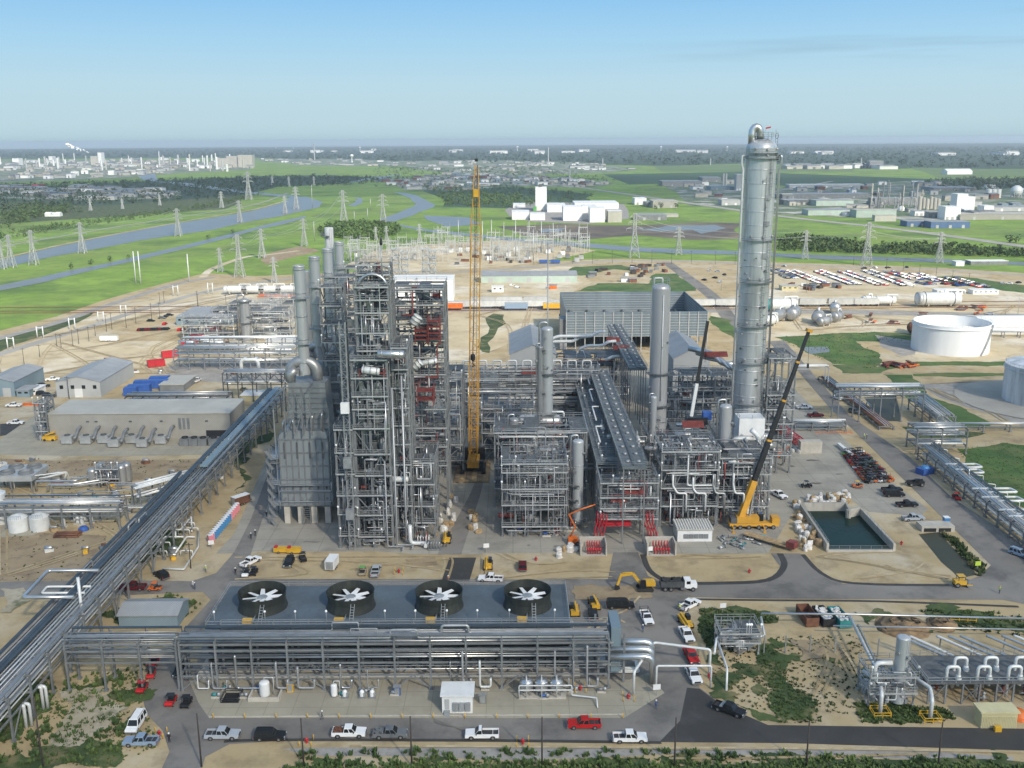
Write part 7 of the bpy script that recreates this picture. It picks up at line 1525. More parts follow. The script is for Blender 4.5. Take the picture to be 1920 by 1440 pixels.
def railcar(proto=[]):
 if proto:return dup(proto[0],(0,0,0))
 t=thing('hopper_wagon','pale covered hopper wagon standing on the railway behind the plant','railway wagon',(0,0,0),'hopper wagons on the railway');b=MB()
 b.side([(-8,1.6),(-6.2,3.2-1.9),(6.2,1.3),(8,1.6),(8,4.2),(7.6,4.7),(-7.6,4.7),(-8,4.2)],-1.5,1.5);b.build('hopper_body','wagon_grey',t);b=MB()
 for x in(-4.5,-1.5,1.5,4.5):b.hexa([(x-.5,-.5,.5),(x+.5,-.5,.5),(x+.5,.5,.5),(x-.5,.5,.5)],[(x-1.3,-1.2,1.29),(x+1.3,-1.2,1.29),(x+1.3,1.2,1.29),(x-1.3,1.2,1.29)])
 b.build('discharge_chutes','wagon_grey',t)
 for x in(-6.3,6.3):
  b=MB();b.cbox((x,0,.75),(2.6,2,.35))
  for q in(-.85,.85):b.tube([(x+q,-.9,.46),(x+q,.9,.46)],.46,12)
  b.build('bogie','black',t)
 MB().box(-7.2,7.2,-.35,.35,4.71,4.85).build('hatch_walkway','steel_light',t);proto.append(t);return t
mat('wagon_grey',(.52,.52,.49),.6,0,.15,.15,rv=.2)
yw=G(1000,578).y
for px in[858+48*i for i in range(5)]+[1315,1365,1412,1470,1522,1576,1622]:o=railcar();o.location=(X(px,578,yw),yw,.2)
for px in(905,955,1005):o=railcar();o.location=(X(px,572,yw+14),yw+14,.2);o['label']='pale covered hopper wagon on the second track behind the plant';o['group']='wagons on the second track'
def wagon2(px,y,m,label):
 t=thing('box_wagon',label,'railway wagon',(X(px,578,y),y,.2));x=X(px,578,y);MB().box(x-7,x+7,y-1.5,y+1.5,1.3,4.6).build('body',m,t);MB().box(x-7.1,x+7.1,y-1.6,y+1.6,4.61,4.8).build('roof','wagon_grey',t)
 for q in(-5.4,5.4):MB().tube([(x+q,y-.9,.66),(x+q,y+.9,.66)],.46,12).build('wheelset','black',t)
wagon2(968,yw-7,'paint_lightblue','light blue wagon on the near track left of the condenser');wagon2(1040,yw-7,'yellow','yellow locomotive like wagon beside the condenser');wagon2(846,yw-5,'orange','long orange wagon right of the reactor structure')
for y in(yw-7,yw,yw+14):
 b=MB()
 for s in(-.75,.75):b.box(-330,420,y+s-.05,y+s+.05,.1,.26)
 o=b.build('rails','rust');o['kind']='structure'
y_=G(490,552).y
for i in range(4):x=X(443+i*32,545,y_);drum('white tank wagon in the line beyond the far left unit',x,y_,3.6,15,2.4,0,'pipe_white','tank_wagon','railway wagon','white tank wagons')
bpx('canopy_shed','long orange roofed canopy beyond the far left unit',484,562,556,575,10,'wall_tan','orange')
bpx('maintenance_shed','long pale green shed behind the railway',902,1082,517,530,22,'wall_green' if 'wall_green' in MATS else mat('wall_green',(.36,.44,.38),.7,0,.08,.1),'roof_grey',2,'x',doors=5)
bpx('white_warehouse','large white wall warehouse behind the reactor structure',735,850,524,566,20,'white','white')
bpx('site_trailer','white trailer office near the green shed',922,944,538,548,6,'white','white',wins=2)
bpx('site_trailer','long cream trailer office on the sunlit lot',1466,1496,537,545,8,'beige_box','roof_tan',wins=3)
for i,(a_,c_)in enumerate(((1757,1805),(1824,1872))):bpx('office_trailer',('left','right')[i]+' of two long white office trailers by the car park',a_,c_,545,552,8,'white','white',wins=5)
bpx('gate_house','white gate house by the loading canopy',1792,1808,491,499,8,'white','white');bpx('loading_canopy','long pale loading canopy beyond the car park',1820,1890,490,497,10,'steel','white')
for i,(px,py)in enumerate(((1030,540),(1165,527),(1180,528),(1105,516))):bpx('tool_shed',('orange','white','rust brown','dark')[i]+' tool shed on the storage yard past the railway',px,px+14,py-5,py+2,5,('orange','white','rust','steel_dark')[i],'roof_grey')
for i in range(60):
 px,py=rnd.choice(((rnd.uniform(1095,1250),rnd.uniform(505,522)),(rnd.uniform(1170,1240),rnd.uniform(498,512)),(rnd.uniform(850,1000),rnd.uniform(478,500)),(rnd.uniform(1460,1580),rnd.uniform(535,545))));p=G(px,py)
 t=thing('crate_stack','dark crate of materials on the storage yards past the railway','crate',p,'crates on the storage yards');m_=rnd.choice(('steel_dark','rust','white','steel','pole_wood'));MB().cbox(p+Vector((0,0,1)),(rnd.uniform(3,7),2.4,2),rnd.uniform(0,3)).build('box_body',m_,t)
for i,(px,py)in enumerate(((1020,494),(1041,494))):p=G(px,py);t=thing('blue_truck_body','blue truck body parked by the far service road','truck',p,'blue trucks on the far service road');MB().cbox(p+Vector((0,0,1.9)),(8,2.6,2.4)).build('body','blue_paint',t);MB().cbox(p+Vector((0,0,.5)),(7,2.2,.8)).build('chassis','black',t)
# ------------------------------------------------------------------ pylons, poles, substation
mat('pylon',(.46,.47,.45),.5,.4,.1,.2)
def pylon(px,yb,yt,kind,label,group):
 p=G(px,yb);h=max(12,P(px,yt,p.y).z);t=thing('transmission_pylon',label,'pylon',p,group);sc=h/42;w=max(.16,p.y*.00034)
 bw,wa=h*.11,h*.03;b=MB();zs=[0,.2,.38,.54,.68,.8,.9,1.0]
 def c4(f):
  q=bw+(wa-bw)*min(1,f/.62)if f<.62 else wa
  return[Vector((p.x+sx*q,p.y+sy*q,f*h))for sx,sy in((-1,-1),(1,-1),(1,1),(-1,1))]
 for i in range(len(zs)-1):
  a,c=c4(zs[i]),c4(zs[i+1])
  for j in range(4):b.bar(a[j],c[j],w*1.3);b.bar(a[j],c[(j+1)%4],w*.8);b.bar(a[(j+1)%4],c[j],w*.8);b.bar(c[j],c[(j+1)%4],w*.8)
 b.build('lattice_body','pylon',t)
 for f,L_ in((.66,.19),(.8,.15),(.93,.11)):
  b=MB()
  for s in(-1,1):tip=Vector((p.x+s*L_*h,p.y,f*h));b.bar((p.x+s*wa,p.y,f*h+.045*h),tip,w);b.bar((p.x+s*wa,p.y,f*h-.01*h),tip,w);b.bar(tip,tip-Vector((0,0,.05*h)),w*.8)
  b.build('cross_arm','pylon',t)
 return t
PY=[(64,497,432),(22,502,440),(5,505,450),(155,475,417),(335,443,391),(450,417,376),(416,390,359),(450,520,440),(414,510,465),(170,395,372),(467,375,322),(556,392,350),(535,400,367),(645,417,357),(719,424,364),(571,462,410),(492,484,429),(515,530,482),(705,450,425),(725,450,424),(787,453,420),(542,350,331),(511,347,329),(589,347,331),(1189,483,400),(1272,478,425),(1509,486,432),(1624,498,417),(1760,493,435),(230,392,372),(300,385,365)]
for px,yb,yt in PY:
 near=yb>470 and px<600;rt=px>1100
 pylon(px,yb,yt,0,'grey lattice pylon standing '+('on the green flat left of the plant' if near else 'by the canal right of the substation' if rt else 'along the river pastures'),'pylons on the green flat' if near else 'pylons by the canal' if rt else 'pylons along the river')
def poles(px,yb,yt,label,group,m='pole_wood',r=.14,arm=True):
 p=G(px,yb);h=max(3,P(px,yt,p.y).z);t=thing('utility_pole',label,'pole',p,group);MB().tube([p,p+Vector((0,0,h))],r,7,True,[r,r*.7]).build('shaft',m,t)
 if arm:MB().bar(p+Vector((-1,0,h*.93)),p+Vector((1,0,h*.93)),.14).build('cross_arm',m,t)
for px,yt in((70,1308),(371,1338),(565,1347),(770,1343),(1017,1345),(1268,1346),(1518,1352),(1768,1354)):poles(px+(960-px)*-.0+(px-960)*-.012,1438,yt,'slim dark post along the bottom verge','dark posts along the bottom verge',r=.16,arm=False)
for px,yb,yt in((1,705,662),(46,688,652),(75,670,646),(107,650,625),(115,652,627),(137,649,617),(148,645,616),(167,640,612),(179,630,608),(200,622,590),(210,618,586),(237,615,580),(255,606,576),(285,603,568),(300,598,566),(425,585,552),(371,578,545),(372,578,550),(130,748,705),(358,1066,1018),(300,570,548),(308,568,546)):poles(px,yb,yt,'dark wooden utility pole along the perimeter road on the left','poles along the perimeter road')
for i in range(13):px=1000+i*37+(8 if i>8 else 0);poles(px,493+abs(i-5)*.7,468+abs(i-5)*.7,'dark pole of the power line along the far service road','poles of the far power line')
for i in range(8):px=1600+i*31;poles(px,497+i*4.0,474+i*5.5,'dark pole beside the car park road','poles beside the car park')
for i,(px,yb)in enumerate(((1302,545),(1352,545),(1885,592),(1908,592),(1712,540),(1512,548))):poles(px,yb,yb-34,'lamp pole in the sunlit yards past the railway','lamp poles past the railway',m='galv')
for px,yb,yt in((21,655,632),(76,634,612),(136,618,596),(190,603,584),(232,588,572),(330,555,535),(395,552,530)):
 p=G(px,yb);h=max(5,P(px,yt,p.y).z);t=thing('goal_post_pole','white twin post frame along the railway embankment','pole',p,'white twin posts along the railway')
 for s in(-1.6,1.6):MB().tube([p+Vector((s,0,0)),p+Vector((s,0,h))],.3,8).build('post','pipe_white',t)
 MB().bar(p+Vector((-1.6,0,h*.9)),p+Vector((1.6,0,h*.9)),.3).build('beam','pipe_white',t)
for i,(px,yb,yt)in enumerate(((255,531,471),(264,531,471),(355,529,476))):poles(px,yb,yt,('left of the two tall white poles on the lawn','right of the two tall white poles on the lawn','single tall white pole by the dirt track')[i],None,'pipe_white',.5,False)
for px,yb,yt in((905,474,414),(967,480,412),(992,465,414),(1015,470,414),(1037,470,418),(1060,462,422),(1085,465,424),(882,470,425),(922,470,412),(840,462,425),(822,458,424),(860,456,412),(945,462,416),(1000,488,430),(695,392,372),(586,390,346),(690,420,390),(665,420,396),(590,452,415)):
 poles(px,yb,yt,'tall pale steel pole of the substation yard','tall poles of the substation','pylon',.45)
def latmast(px,yb,yt,wd,label):
 p=G(px,yb);h=P(px,yt,p.y).z;t=thing('lattice_mast',label,'mast',p,'white lattice masts behind the reactor');b=MB();lattice(b,p,p+Vector((0,0,h)),wd,wd,3.2,.35,.22);b.build('lattice','pylon',t)
 for k in range(5):MB().box(p.x-wd*.7,p.x+wd*.7,p.y-wd*.7,p.y+wd*.7,h*(.3+.16*k),h*(.3+.16*k)+.3).build('platform','pylon',t)
for px,yb,yt in((743,545,462),(760,545,468),(799,545,462),(812,542,466)):latmast(px,yb,yt,4.2,'pale lattice mast standing behind the reactor structure')
proto=None;rs=random.Random(5)
for i in range(200):
 px,py=rs.uniform(650,1105),0;lo=470-(px-650)*.03;py=rs.uniform(448 if px>800 else 470,492 if px<1000 else 476);p=G(px,py)
 if proto is None:
  proto=thing('switch_gantry','thin pale steel gantry in the substation yard','gantry',(0,0,0),'gantries of the substation')
  for s in(-4,4):b=MB();b.bar((s,-.6,0),(s,0,9),.3);b.bar((s,.6,0),(s,0,9),.3);b.bar((s,0,8.9),(s,0,12),.2);b.build('post','pylon',proto)
  b=MB();b.bar((-4.4,0,9),(4.4,0,9),.4)
  for q in(-2.4,0,2.4):b.bar((q,0,9),(q,0,7.4),.22)
  b.build('beam','pylon',proto);proto.location=p
 else:dup(proto,p,rs.uniform(-.15,.15),scale=(1,1,rs.uniform(.7,1.5)))
for i in range(26):
 p=G(rs.uniform(660,1090),rs.uniform(470,492));t=thing('transformer','small grey transformer in the substation yard','transformer',p,'transformers of the substation');MB().cbox(p+Vector((0,0,2)),(4,3,3.4)).build('tank',rs.choice(('steel_light','white','steel')),t)
 for q in(-1,0,1):MB().tube([p+Vector((q,0,3.7)),p+Vector((q,0,5.2))],.2,6).build('bushing','rust',t)
CH=[(5,450),(22,440),(64,432),(155,417),(335,391),(450,376)],[(414,465),(450,440),(492,429),(571,410),(645,357)],[(1189,400),(1272,425),(1509,432),(1624,417),(1760,435)]
BY={(a,c):b for a,b,c in PY}
for ch in CH:
 for(xa,ya_),(xb,yb2)in zip(ch,ch[1:]):
  A,B2=G(xa,BY[(xa,ya_)]),G(xb,BY[(xb,yb2)]);ha,hb=P(xa,ya_,A.y).z,P(xb,yb2,B2 .y).z
  for s_,f_ in((-.15,.78),(.15,.78),(0,.98)):
   b=MB();a_=A+Vector((s_*ha,0,ha*f_));c_=B2+Vector((s_*hb,0,hb*f_));sg=(c_-a_).length*.03
   b.tube([a_+(c_-a_)*(k/8)-Vector((0,0,sg*4*(k/8)*(1-k/8)))for k in range(9)],.11,4);single('power_cable',b,'pylon','thin sagging power cable strung between two pylons','cable',a_,'power cables between the pylons')
   # ------------------------------------------------------------------ far works, towns, refinery
def fb(label,px0,px1,yt,yb,dep,wm='white',rm=None,ridge=0,axis='x',name='industrial_building',**k):return bpx(name,label,px0,px1,yt,yb,dep,wm,rm or 'roof_grey',ridge,axis,**k)
t=fb('tall narrow white process tower block beside the pale works',1004,1025,351,395,18,'white','white');p=G(1004,395)
for k in range(4):MB().box(X(1010,390,p.y),X(1016,390,p.y),p.y-.5,p.y-.01,8+k*12,14+k*12).build('window','steel_dark',t)
bpx('green_hopper','green box beside the narrow white tower block',1000,1006,388,396,8,'green_paint','green_paint')
for i,(a_,c_,yt,yb,d_)in enumerate(((960,992,397,412,30),(994,1022,401,413,24),(962,985,383,390,30),(1026,1060,384,398,40),(1056,1092,388,414,34),(1092,1118,386,412,26),(1106,1134,390,417,30),(1140,1166,396,417,24),(1078,1160,381,392,60))):
 t=fb(('low white block at the left of the pale works','small white block left of the tower block','far left white shed of the pale works','white hall behind the tower block','first big white block of the pale works','dark fronted white block of the pale works','middle white block of the pale works','right hand cream block of the pale works','long white rear hall of the pale works')[i],a_,c_,yt,yb,d_,'white' if i!=7 else 'roof_tan','white')
 D=G(a_,yb).y
 for k in range(4):MB().box(X(a_+(c_-a_)*(k+.2)/4,yb,D),X(a_+(c_-a_)*(k+.75)/4,yb,D),D-.4,D-.02,1,5).build('opening','steel_dark',t)
for i,(a_,c_,yt,yb,d_,wm,rm)in enumerate(((1190,1212,372,384,30,'white','white'),(1212,1240,380,388,40,'steel','roof_grey'),(1224,1270,377,390,40,'wall_tan','roof_tan'),(1194,1250,403,413,30,'steel','roof_grey'),(1247,1272,402,407,18,'roof_tan','roof_tan'),(1242,1316,340,349,60,'steel','roof_grey'),(1317,1352,333,341,60,'steel','roof_grey'),(1333,1378,350,356,50,'wall_blue','wall_blue'),(1353,1388,375,385,30,'wall_grey','roof_tan'),(1380,1390,327,357,20,'wall_grey','white'))):
 fb(('small white office by the retention pond','open grey shed by the highway','tan roofed warehouse by the highway','dark open shed beside the pond','low cream shed by the yellow machines','long grey mill hall left of the splitter','rear grey mill hall left of the splitter','pale blue roofed hall left of the splitter','tan shed just left of the splitter','tall pale slab block left of the splitter')[i],a_,c_,yt,yb,d_,wm,rm,doors=2)
for i,(a_,c_,yt,yb,d_,wm,rm)in enumerate(((1458,1630,364,372,40,'steel','roof_grey'),(1470,1515,375,384,30,'steel_dark','roof_grey'),(1530,1600,376,386,40,'wall_green','roof_grey'),(1515,1600,394,404,30,'wall_green','roof_grey'),(1605,1680,394,408,24,'wall_green','roof_tan'),(1640,1680,404,415,10,'roof_tan','roof_tan'),(1700,1760,415,425,20,'blue_wall','roof_grey'),(1745,1818,416,428,20,'blue_wall','roof_grey'),(1771,1800,388,412,22,'white','white'),(1792,1812,364,402,20,'white','white'),(1808,1826,369,398,20,'white','white'),(1844,1862,386,404,20,'white','white'),(1862,1960,388,396,30,'wall_grey','roof_grey'),(1800,1960,402,412,40,'wall_tan','roof_tan'),(1715,1740,396,405,16,'white','roof_grey'),(1742,1790,398,408,16,'steel','roof_grey'),(1640,1730,372,384,30,'steel','roof_grey'),(1480,1620,346,352,30,'wall_grey','white'),(1750,1830,352,358,60,'steel','roof_grey'))):
 if wm=='blue_wall' and 'blue_wall' not in MATS:mat('blue_wall',(.07,.13,.24),.7,0,.1,.1)
 fb(('longest','low dark','rear green','front green','pale green','cream trailer like','left blue','right blue','square white','tallest white','second tall white','small white','wide grey','broad tan roofed','little white','low steel','middle steel','thin white rear','curved dark rear')[i]+' building of the industrial works on the right',a_,c_,yt,yb,d_,wm,rm,doors=3)
def silo(px,yb,yt,rp,label,m='pipe_white',group=None,name='silo',dome=True):
 p=G(px,yb);zc_=(p-CAM).dot(RM@Vector((0,0,-1)));r=rp*zc_/F;h=max(2,P(px,yt,p.y).z);t=thing(name,label,'silo' if name=='silo' else 'tank',p,group);MB().lathe([(r,0),(r,h*.94)],p,18,True,False).build('shell',m,t);MB().lathe([(r*1.02,h*.94+.01),(r*.5,h*.98),(.01,h)],p,18).build('roof',m,t)
for i in range(6):silo(1724+i*7,393-(i%2)*2,368+(i%3)*2,3.4,'beige silo in the cluster of the industrial works','roof_tan','beige silos of the works')
for i in range(3):silo(1853+i*9,371,354,5,'pale storage tank left of the gas sphere','pipe_white','tanks beside the gas sphere','storage_tank')
for i in range(2):silo(1356+i*5,348,325,1.8,'slim grey silo left of the splitter tower','wall_grey','slim silos of the mill')
p=G(1905,370);t=thing('gas_sphere','white gas storage sphere on legs at the right edge','tank',p);r=10.5*p.y/F
MB().lathe([(.01,1.0)]+[(r*sin(pi*k/10),r+1-r*cos(pi*k/10))for k in range(1,10)]+[(.01,2*r+1)],p,24).build('shell','pipe_white',t)
for k in range(8):a_=2*pi*k/8;MB().bar((p.x+r*.9*cos(a_),p.y+r*.9*sin(a_),0),(p.x+r*.9*cos(a_),p.y+r*.9*sin(a_),r*.9),.7).build('leg','pylon',t)
p=G(1690,395);t=thing('dome_tank','small white dome tank amid the industrial works','tank',p);r=6*p.y/F;MB().lathe([(r,0),(r,r*.5),(r*.8,r*1.1),(r*.4,r*1.4),(.01,r*1.5)],p,16).build('shell','white',t)
for i in range(30):
 px=rnd.uniform(1630,1730);yb=rnd.uniform(378,398);p=G(px,yb);h=rnd.choice((10,12,15,18,22,34));t=thing('process_stack','thin grey process column in the industrial works on the right','stack',p,'columns of the industrial works');r=rnd.uniform(.6,1.5);MB().lathe([(r,0),(r,h),(r*.5,h+1),(.01,h+1.2)],p,8).build('shell',rnd.choice(('steel','pipe_grey','jacket_dull','roof_tan')),t);MB().lathe([(r+.02,h*.6),(r+1.2,h*.6),(r+1.2,h*.6+.4),(r+.02,h*.6+.4)],p,8).build('ring_platform','steel_dark',t)
p=G(1717,392);h=P(1717,345,p.y).z;single('stack',MB().lathe([(1.6,0),(1.2,h),(.01,h)],p,10),'pipe_grey','tallest thin grey stack in the industrial works','stack',p)
wl=['white','roof_tan','wall_grey','wall_tan','wall_blue','rust','steel']
FBM=[]
for i,m_ in enumerate(wl):
 for k in range(2):
  me_b=MB();me_b.box(-.5,.5,-.5,.5,0,.85);me_b.k=1;me_b.add([(-.52,-.52,.85),(.52,-.52,.85),(.52,.52,.85),(-.52,.52,.85),(-.52,0,1.05),(.52,0,1.05)],[(0,1,5,4),(2,3,4,5),(1,2,5),(3,0,4),(3,2,1,0)]);me_b.k=2;me_b.box(-.1,.1,-.51,-.5005,0,.5)
  o=me_b.build('building',[m_,rnd.choice(('roof_grey','white','roof_tan','steel')),'steel_dark']);FBM.append(o.data);bpy.data.objects.remove(o)
def scatter(n,px,nm,label,group,size,hh,k=0,pick=None):
 poly=[G(*q)for q in px];xs=[q.x for q in poly];ys=[q.y for q in poly];c=0;rs=random.Random(n+len(label))
 while c<n:
  x=rs.uniform(min(xs),max(xs));y=min(ys)*(max(ys)/min(ys))**rs.random()
  if not inpoly(x,y,poly):continue
  c+=1;i=rs.choice(pick)if pick else rs.randrange(len(FBM));o=bpy.data.objects.new(nm,FBM[i]);COL.objects.link(o);o['category']='building';o.location=(x,y,0);o.scale=(rs.uniform(*size),rs.uniform(*size),rs.uniform(*hh));o.rotation_euler=(0,0,rs.choice((0,.2,-.3,pi/2)));o['label']=label;o['group']=group
scatter(230,[(-80,308),(100,302),(240,300),(460,303),(470,316),(330,322),(250,331),(0,338),(-80,342)],'refinery_block','pale block of the distant refinery on the left horizon','blocks of the distant refinery',(9,42),(5,15),pick=(0,1,2,3,4,5,6,7))
scatter(70,[(-40,352),(200,352),(340,362),(330,371),(180,375),(0,371),(-40,376)],'yard_shed','pale shed of the yards beyond the river pastures','sheds beyond the river',(14,40),(4,9),pick=(0,1,2,3,4,5,6,7,12,13,10))
scatter(80,[(480,298),(620,298),(760,303),(900,301),(1100,305),(1200,318),(1130,323),(900,329),(760,312),(560,309)],'town_building','pale building of the distant town','buildings of the distant town',(12,50),(4,9),pick=(0,1,2,3,4,5))
scatter(120,[(700,340),(840,327),(1000,331),(1150,345),(1100,352),(960,348),(860,357),(760,355)],'house','small house of the town past the substation','houses of the town',(9,26),(4,8))
scatter(70,[(1250,352),(1390,338),(1460,354),(1700,342),(1880,354),(2000,364),(1900,410),(1700,410),(1460,400),(1300,383)],'works_shed','small shed of the industrial works','small sheds of the works',(8,24),(4,10))
scatter(16,[(1480,312),(1700,312),(1700,317),(1480,318)],'field_shed','white shed at the edge of the far woods','white sheds by the far woods',(30,70),(10,16),pick=(0,1,2))
scatter(22,[(420,284),(620,281),(900,283),(1200,284),(1900,290),(1900,293),(600,287)],'forest_building','white building amid the far woods','white buildings in the far woods',(40,140),(14,26),pick=(0,1))
fb('grey tower block at the edge of the far woods',1630,1656,302,316,30,'steel','white',name='tower_block');fb('white arched shed on the pale field',1776,1823,321,327,40,'white','white',6,'x',name='field_barn');bpx('red_roof_hall','bright red hall in the yards on the left',60,73,346,352,30,'bright_red','bright_red');fb('white farmhouse among trees on the left pasture',84,112,401,406,10,'white','white',2,name='farmhouse')
for i in range(56):
 px=rnd.uniform(-20,470);yb=rnd.uniform(304,322);p=G(px,yb);h=rnd.uniform(18,46);r=rnd.uniform(2,5);t=single('refinery_column',MB().lathe([(r,0),(r,h*.95),(r*.5,h),(.01,h)],p,8),rnd.choice(('white','pipe_white','wall_grey','roof_tan')),'slim column of the distant refinery','column',p,'columns of the distant refinery')
for i,(a_,c_,yt,yb)in enumerate(((185,191,286,309),(171,185,293,309),(92,99,293,304),(405,425,297,313),(425,447,293,314),(447,474,291,314),(203,223,320,328),(24,36,297,310))):
 fb(('tallest slab','stepped block','twin topped block','left of three pale blocks','middle of three pale blocks','right of three pale blocks','white twin tanks like block','square topped block')[i]+' of the distant refinery',a_,c_,yt,yb,40,'roof_tan' if i in(1,3,4,5)else 'white','white',name='refinery_block')
for i,(px,yb,yt)in enumerate(((119,304,288),(140,304,287),(300,314,284),(389,316,292),(242,306,292),(590,300,270),(1028,312,276),(1068,345,318),(1130,310,297),(1332,309,297),(1614,314,296))):
 p=G(px,yb);h=P(px,yt,p.y).z;r=max(2.2,p.y*.0007);single('chimney_stack',MB().lathe([(r,0),(r*.7,h),(.01,h)],p,8),'pipe_white' if i<5 else 'pylon',('first','second','third','fourth','fifth','sixth','seventh','eighth','ninth','tenth','eleventh')[i]+' thin far mast or chimney along the horizon counted from the left','chimney',p)
for i,(px,yb,yt)in enumerate(((660,304,289),(675,284,275),(970,283,274),(1239,283,274),(1363,283,274),(1891,291,283),(518,281,276),(550,281,277))):
 p=G(px,yb);h=P(px,yt,p.y).z;t=thing('water_tower',('white water tower above the distant town','second white water tower right of the first','white water tower over the crane boom side woods','white water tower right of the crane','white water tower left of the splitter','white water tower at the right horizon','far left horizon water tower','second far left horizon water tower')[i],'water tower',p);r=h*.24;MB().lathe([(r*.5,0),(r*.22,h*.15),(r*.22,h*.6)],p,10).build('pedestal','white',t);MB().lathe([(r*.22,h*.6+.01),(r*.9,h*.72),(r,h*.82),(r*.7,h*.95),(.01,h)],p,14).build('tank','white',t)
mat('steam',(.9,.9,.9),1,rv=0)
p=G(168,305);b=MB();rs=random.Random(3)
for i in range(16):
 c=p+Vector((-7*i-rs.uniform(0,9),rs.uniform(-6,6),50+i*2.6+rs.uniform(-4,6)));r=3+rs.uniform(0,1)*i*.5;b.lathe([(.01,-r)]+[(r*sin(pi*k/6)*rs.uniform(.8,1.15),-r*cos(pi*k/6)*.8)for k in range(1,6)]+[(.01,r*.8)],c,9)
o=b.build('steam','steam');o['kind']='stuff';o['label']='white steam plume over the distant refinery'
def streetree(px,py,h,label,grp,m='m_leaf'):
 p=G(px,py);t=thing('tree',label,'tree',p,grp);rs=random.Random(int(px));b=MB();b.tube([p,p+Vector((0,0,h*.5)),p+Vector((.2,.1,h*.75))],h*.03,6,True,[h*.04,h*.025,h*.01]);b.build('trunk','bark',t);b=MB();crown(b,p.x,p.y,0,h*.55,h,70,rs,.3);b.build('crown',m,t)
for px,py,h in((60,405,10),(78,407,11),(98,402,11),(118,400,12),(132,398,11),(20,410,10),(35,408,11),(150,399,9),(1240,390,9),(1252,389,10),(1266,391,8),(1228,392,8),(1894,455,9),(1905,456,8),(133,505,5),(170,496,5),(390,448,5),(436,438,5),(205,490,5),(242,486,4),(1088,380,7),(1074,378,7)):streetree(px,py,h,'bushy green tree '+('on the left pasture' if px<160 and py<420 else 'along the drainage ditch' if px<500 else 'beside the highway buildings'),'trees on the left pasture' if px<160 and py<420 else 'trees along the ditch' if px<500 else 'trees by the highway')
# ------------------------------------------------------------------ vehicles
mat('rim',(.35,.36,.37),.3,.7,.1,3);mat('lamp_glass',(.7,.72,.72),.15);mat('tail_red',(.35,.02,.02),.3);mat('bed_dark',(.035,.035,.037),.8,0,.3,1)
def wheel(t,x,y,r=.4,w=.26):
 s=1 if y>0 else-1;b=MB();b.tube([(x,y-w/2,r),(x,y-w*.4,r),(x,y+w*.4,r),(x,y+w/2,r)],r,14,True,[r*.85,r,r,r*.85]);o=b.build('wheel','rubber',t)
 b=MB();b.tube([(x,y+s*w*.45,r),(x,y+s*(w*.5+.02),r)],r*.55,10);b.build('rim','rim',o)
def archline(xs,zb,r):
 out=[]
 for x in xs:out+=[(x-r*1.12,zb)]+[(x-r*1.12*cos(a),zb+r*.95*sin(a))for a in(.5,1.05,1.57,2.1,2.64)]+[(x+r*1.12,zb)]
 return out
def glassbits(t,x0,x1,x2,x3,w,wt,zb,zt,panes=2):
 """greenhouse between x0..x1 at zb and x2..x3 at zt"""
 def side(s):
  for k in range(panes):
   f0,f1=k/panes+.05,(k+1)/panes-.03;y0,y1=s*(w/2+.012),s*(wt/2+.012);za,zc=zb+.05,zt-.1
   def q(f,z):u=(z-zb)/(zt-zb);return(x0+(x2-x0)*u+((x1+(x3-x1)*u)-(x0+(x2-x0)*u))*f,y0+(y1-y0)*u,z)
   p=[q(f0,za),q(f1,za),q(f1,zc),q(f0,zc)];p2=[(a,b+s*.015,c)for a,b,c in p];MB().hexa(p if s<0 else p[::-1],p2 if s<0 else p2[::-1]).build('side_window','glass',t)
 side(1);side(-1)
 for nm,xa,xb,d in(('windscreen',x1,x3,.02),('rear_window',x0,x2,-.02)):
  z0,z1=zb+.06,zt-.08;u0,u1=(z0-zb)/(zt-zb),(z1-zb)/(zt-zb);xa_,xb_=xa+(xb-xa)*u0+d*.5,xa+(xb-xa)*u1+d*.5
  ya,yb_=w/2*.92-(w-wt)/2*u0,w/2*.9-(w-wt)/2*u1;p=[(xa_,-ya,z0),(xa_,ya,z0),(xb_,yb_,z1),(xb_,-yb_,z1)];MB().hexa(p,[(a+d,b,c+.01)for a,b,c in p]).build(nm,'glass',t)
def lamps(t,xf,xr,w,zf,zr):
 for s in(-1,1):
  MB().cbox((xf,s*(w/2-.25),zf),(.1,.36,.2)).build('headlight','lamp_glass',t);MB().cbox((xr,s*(w/2-.13),zr),(.08,.18,.34)).build('tail_light','tail_red',t)
 MB().cbox((xf+.06,0,.52),(.2,w*.98,.24)).build('front_bumper','rim',t);MB().cbox((xr-.06,0,.52),(.2,w*.96,.2)).build('rear_bumper','rim',t)
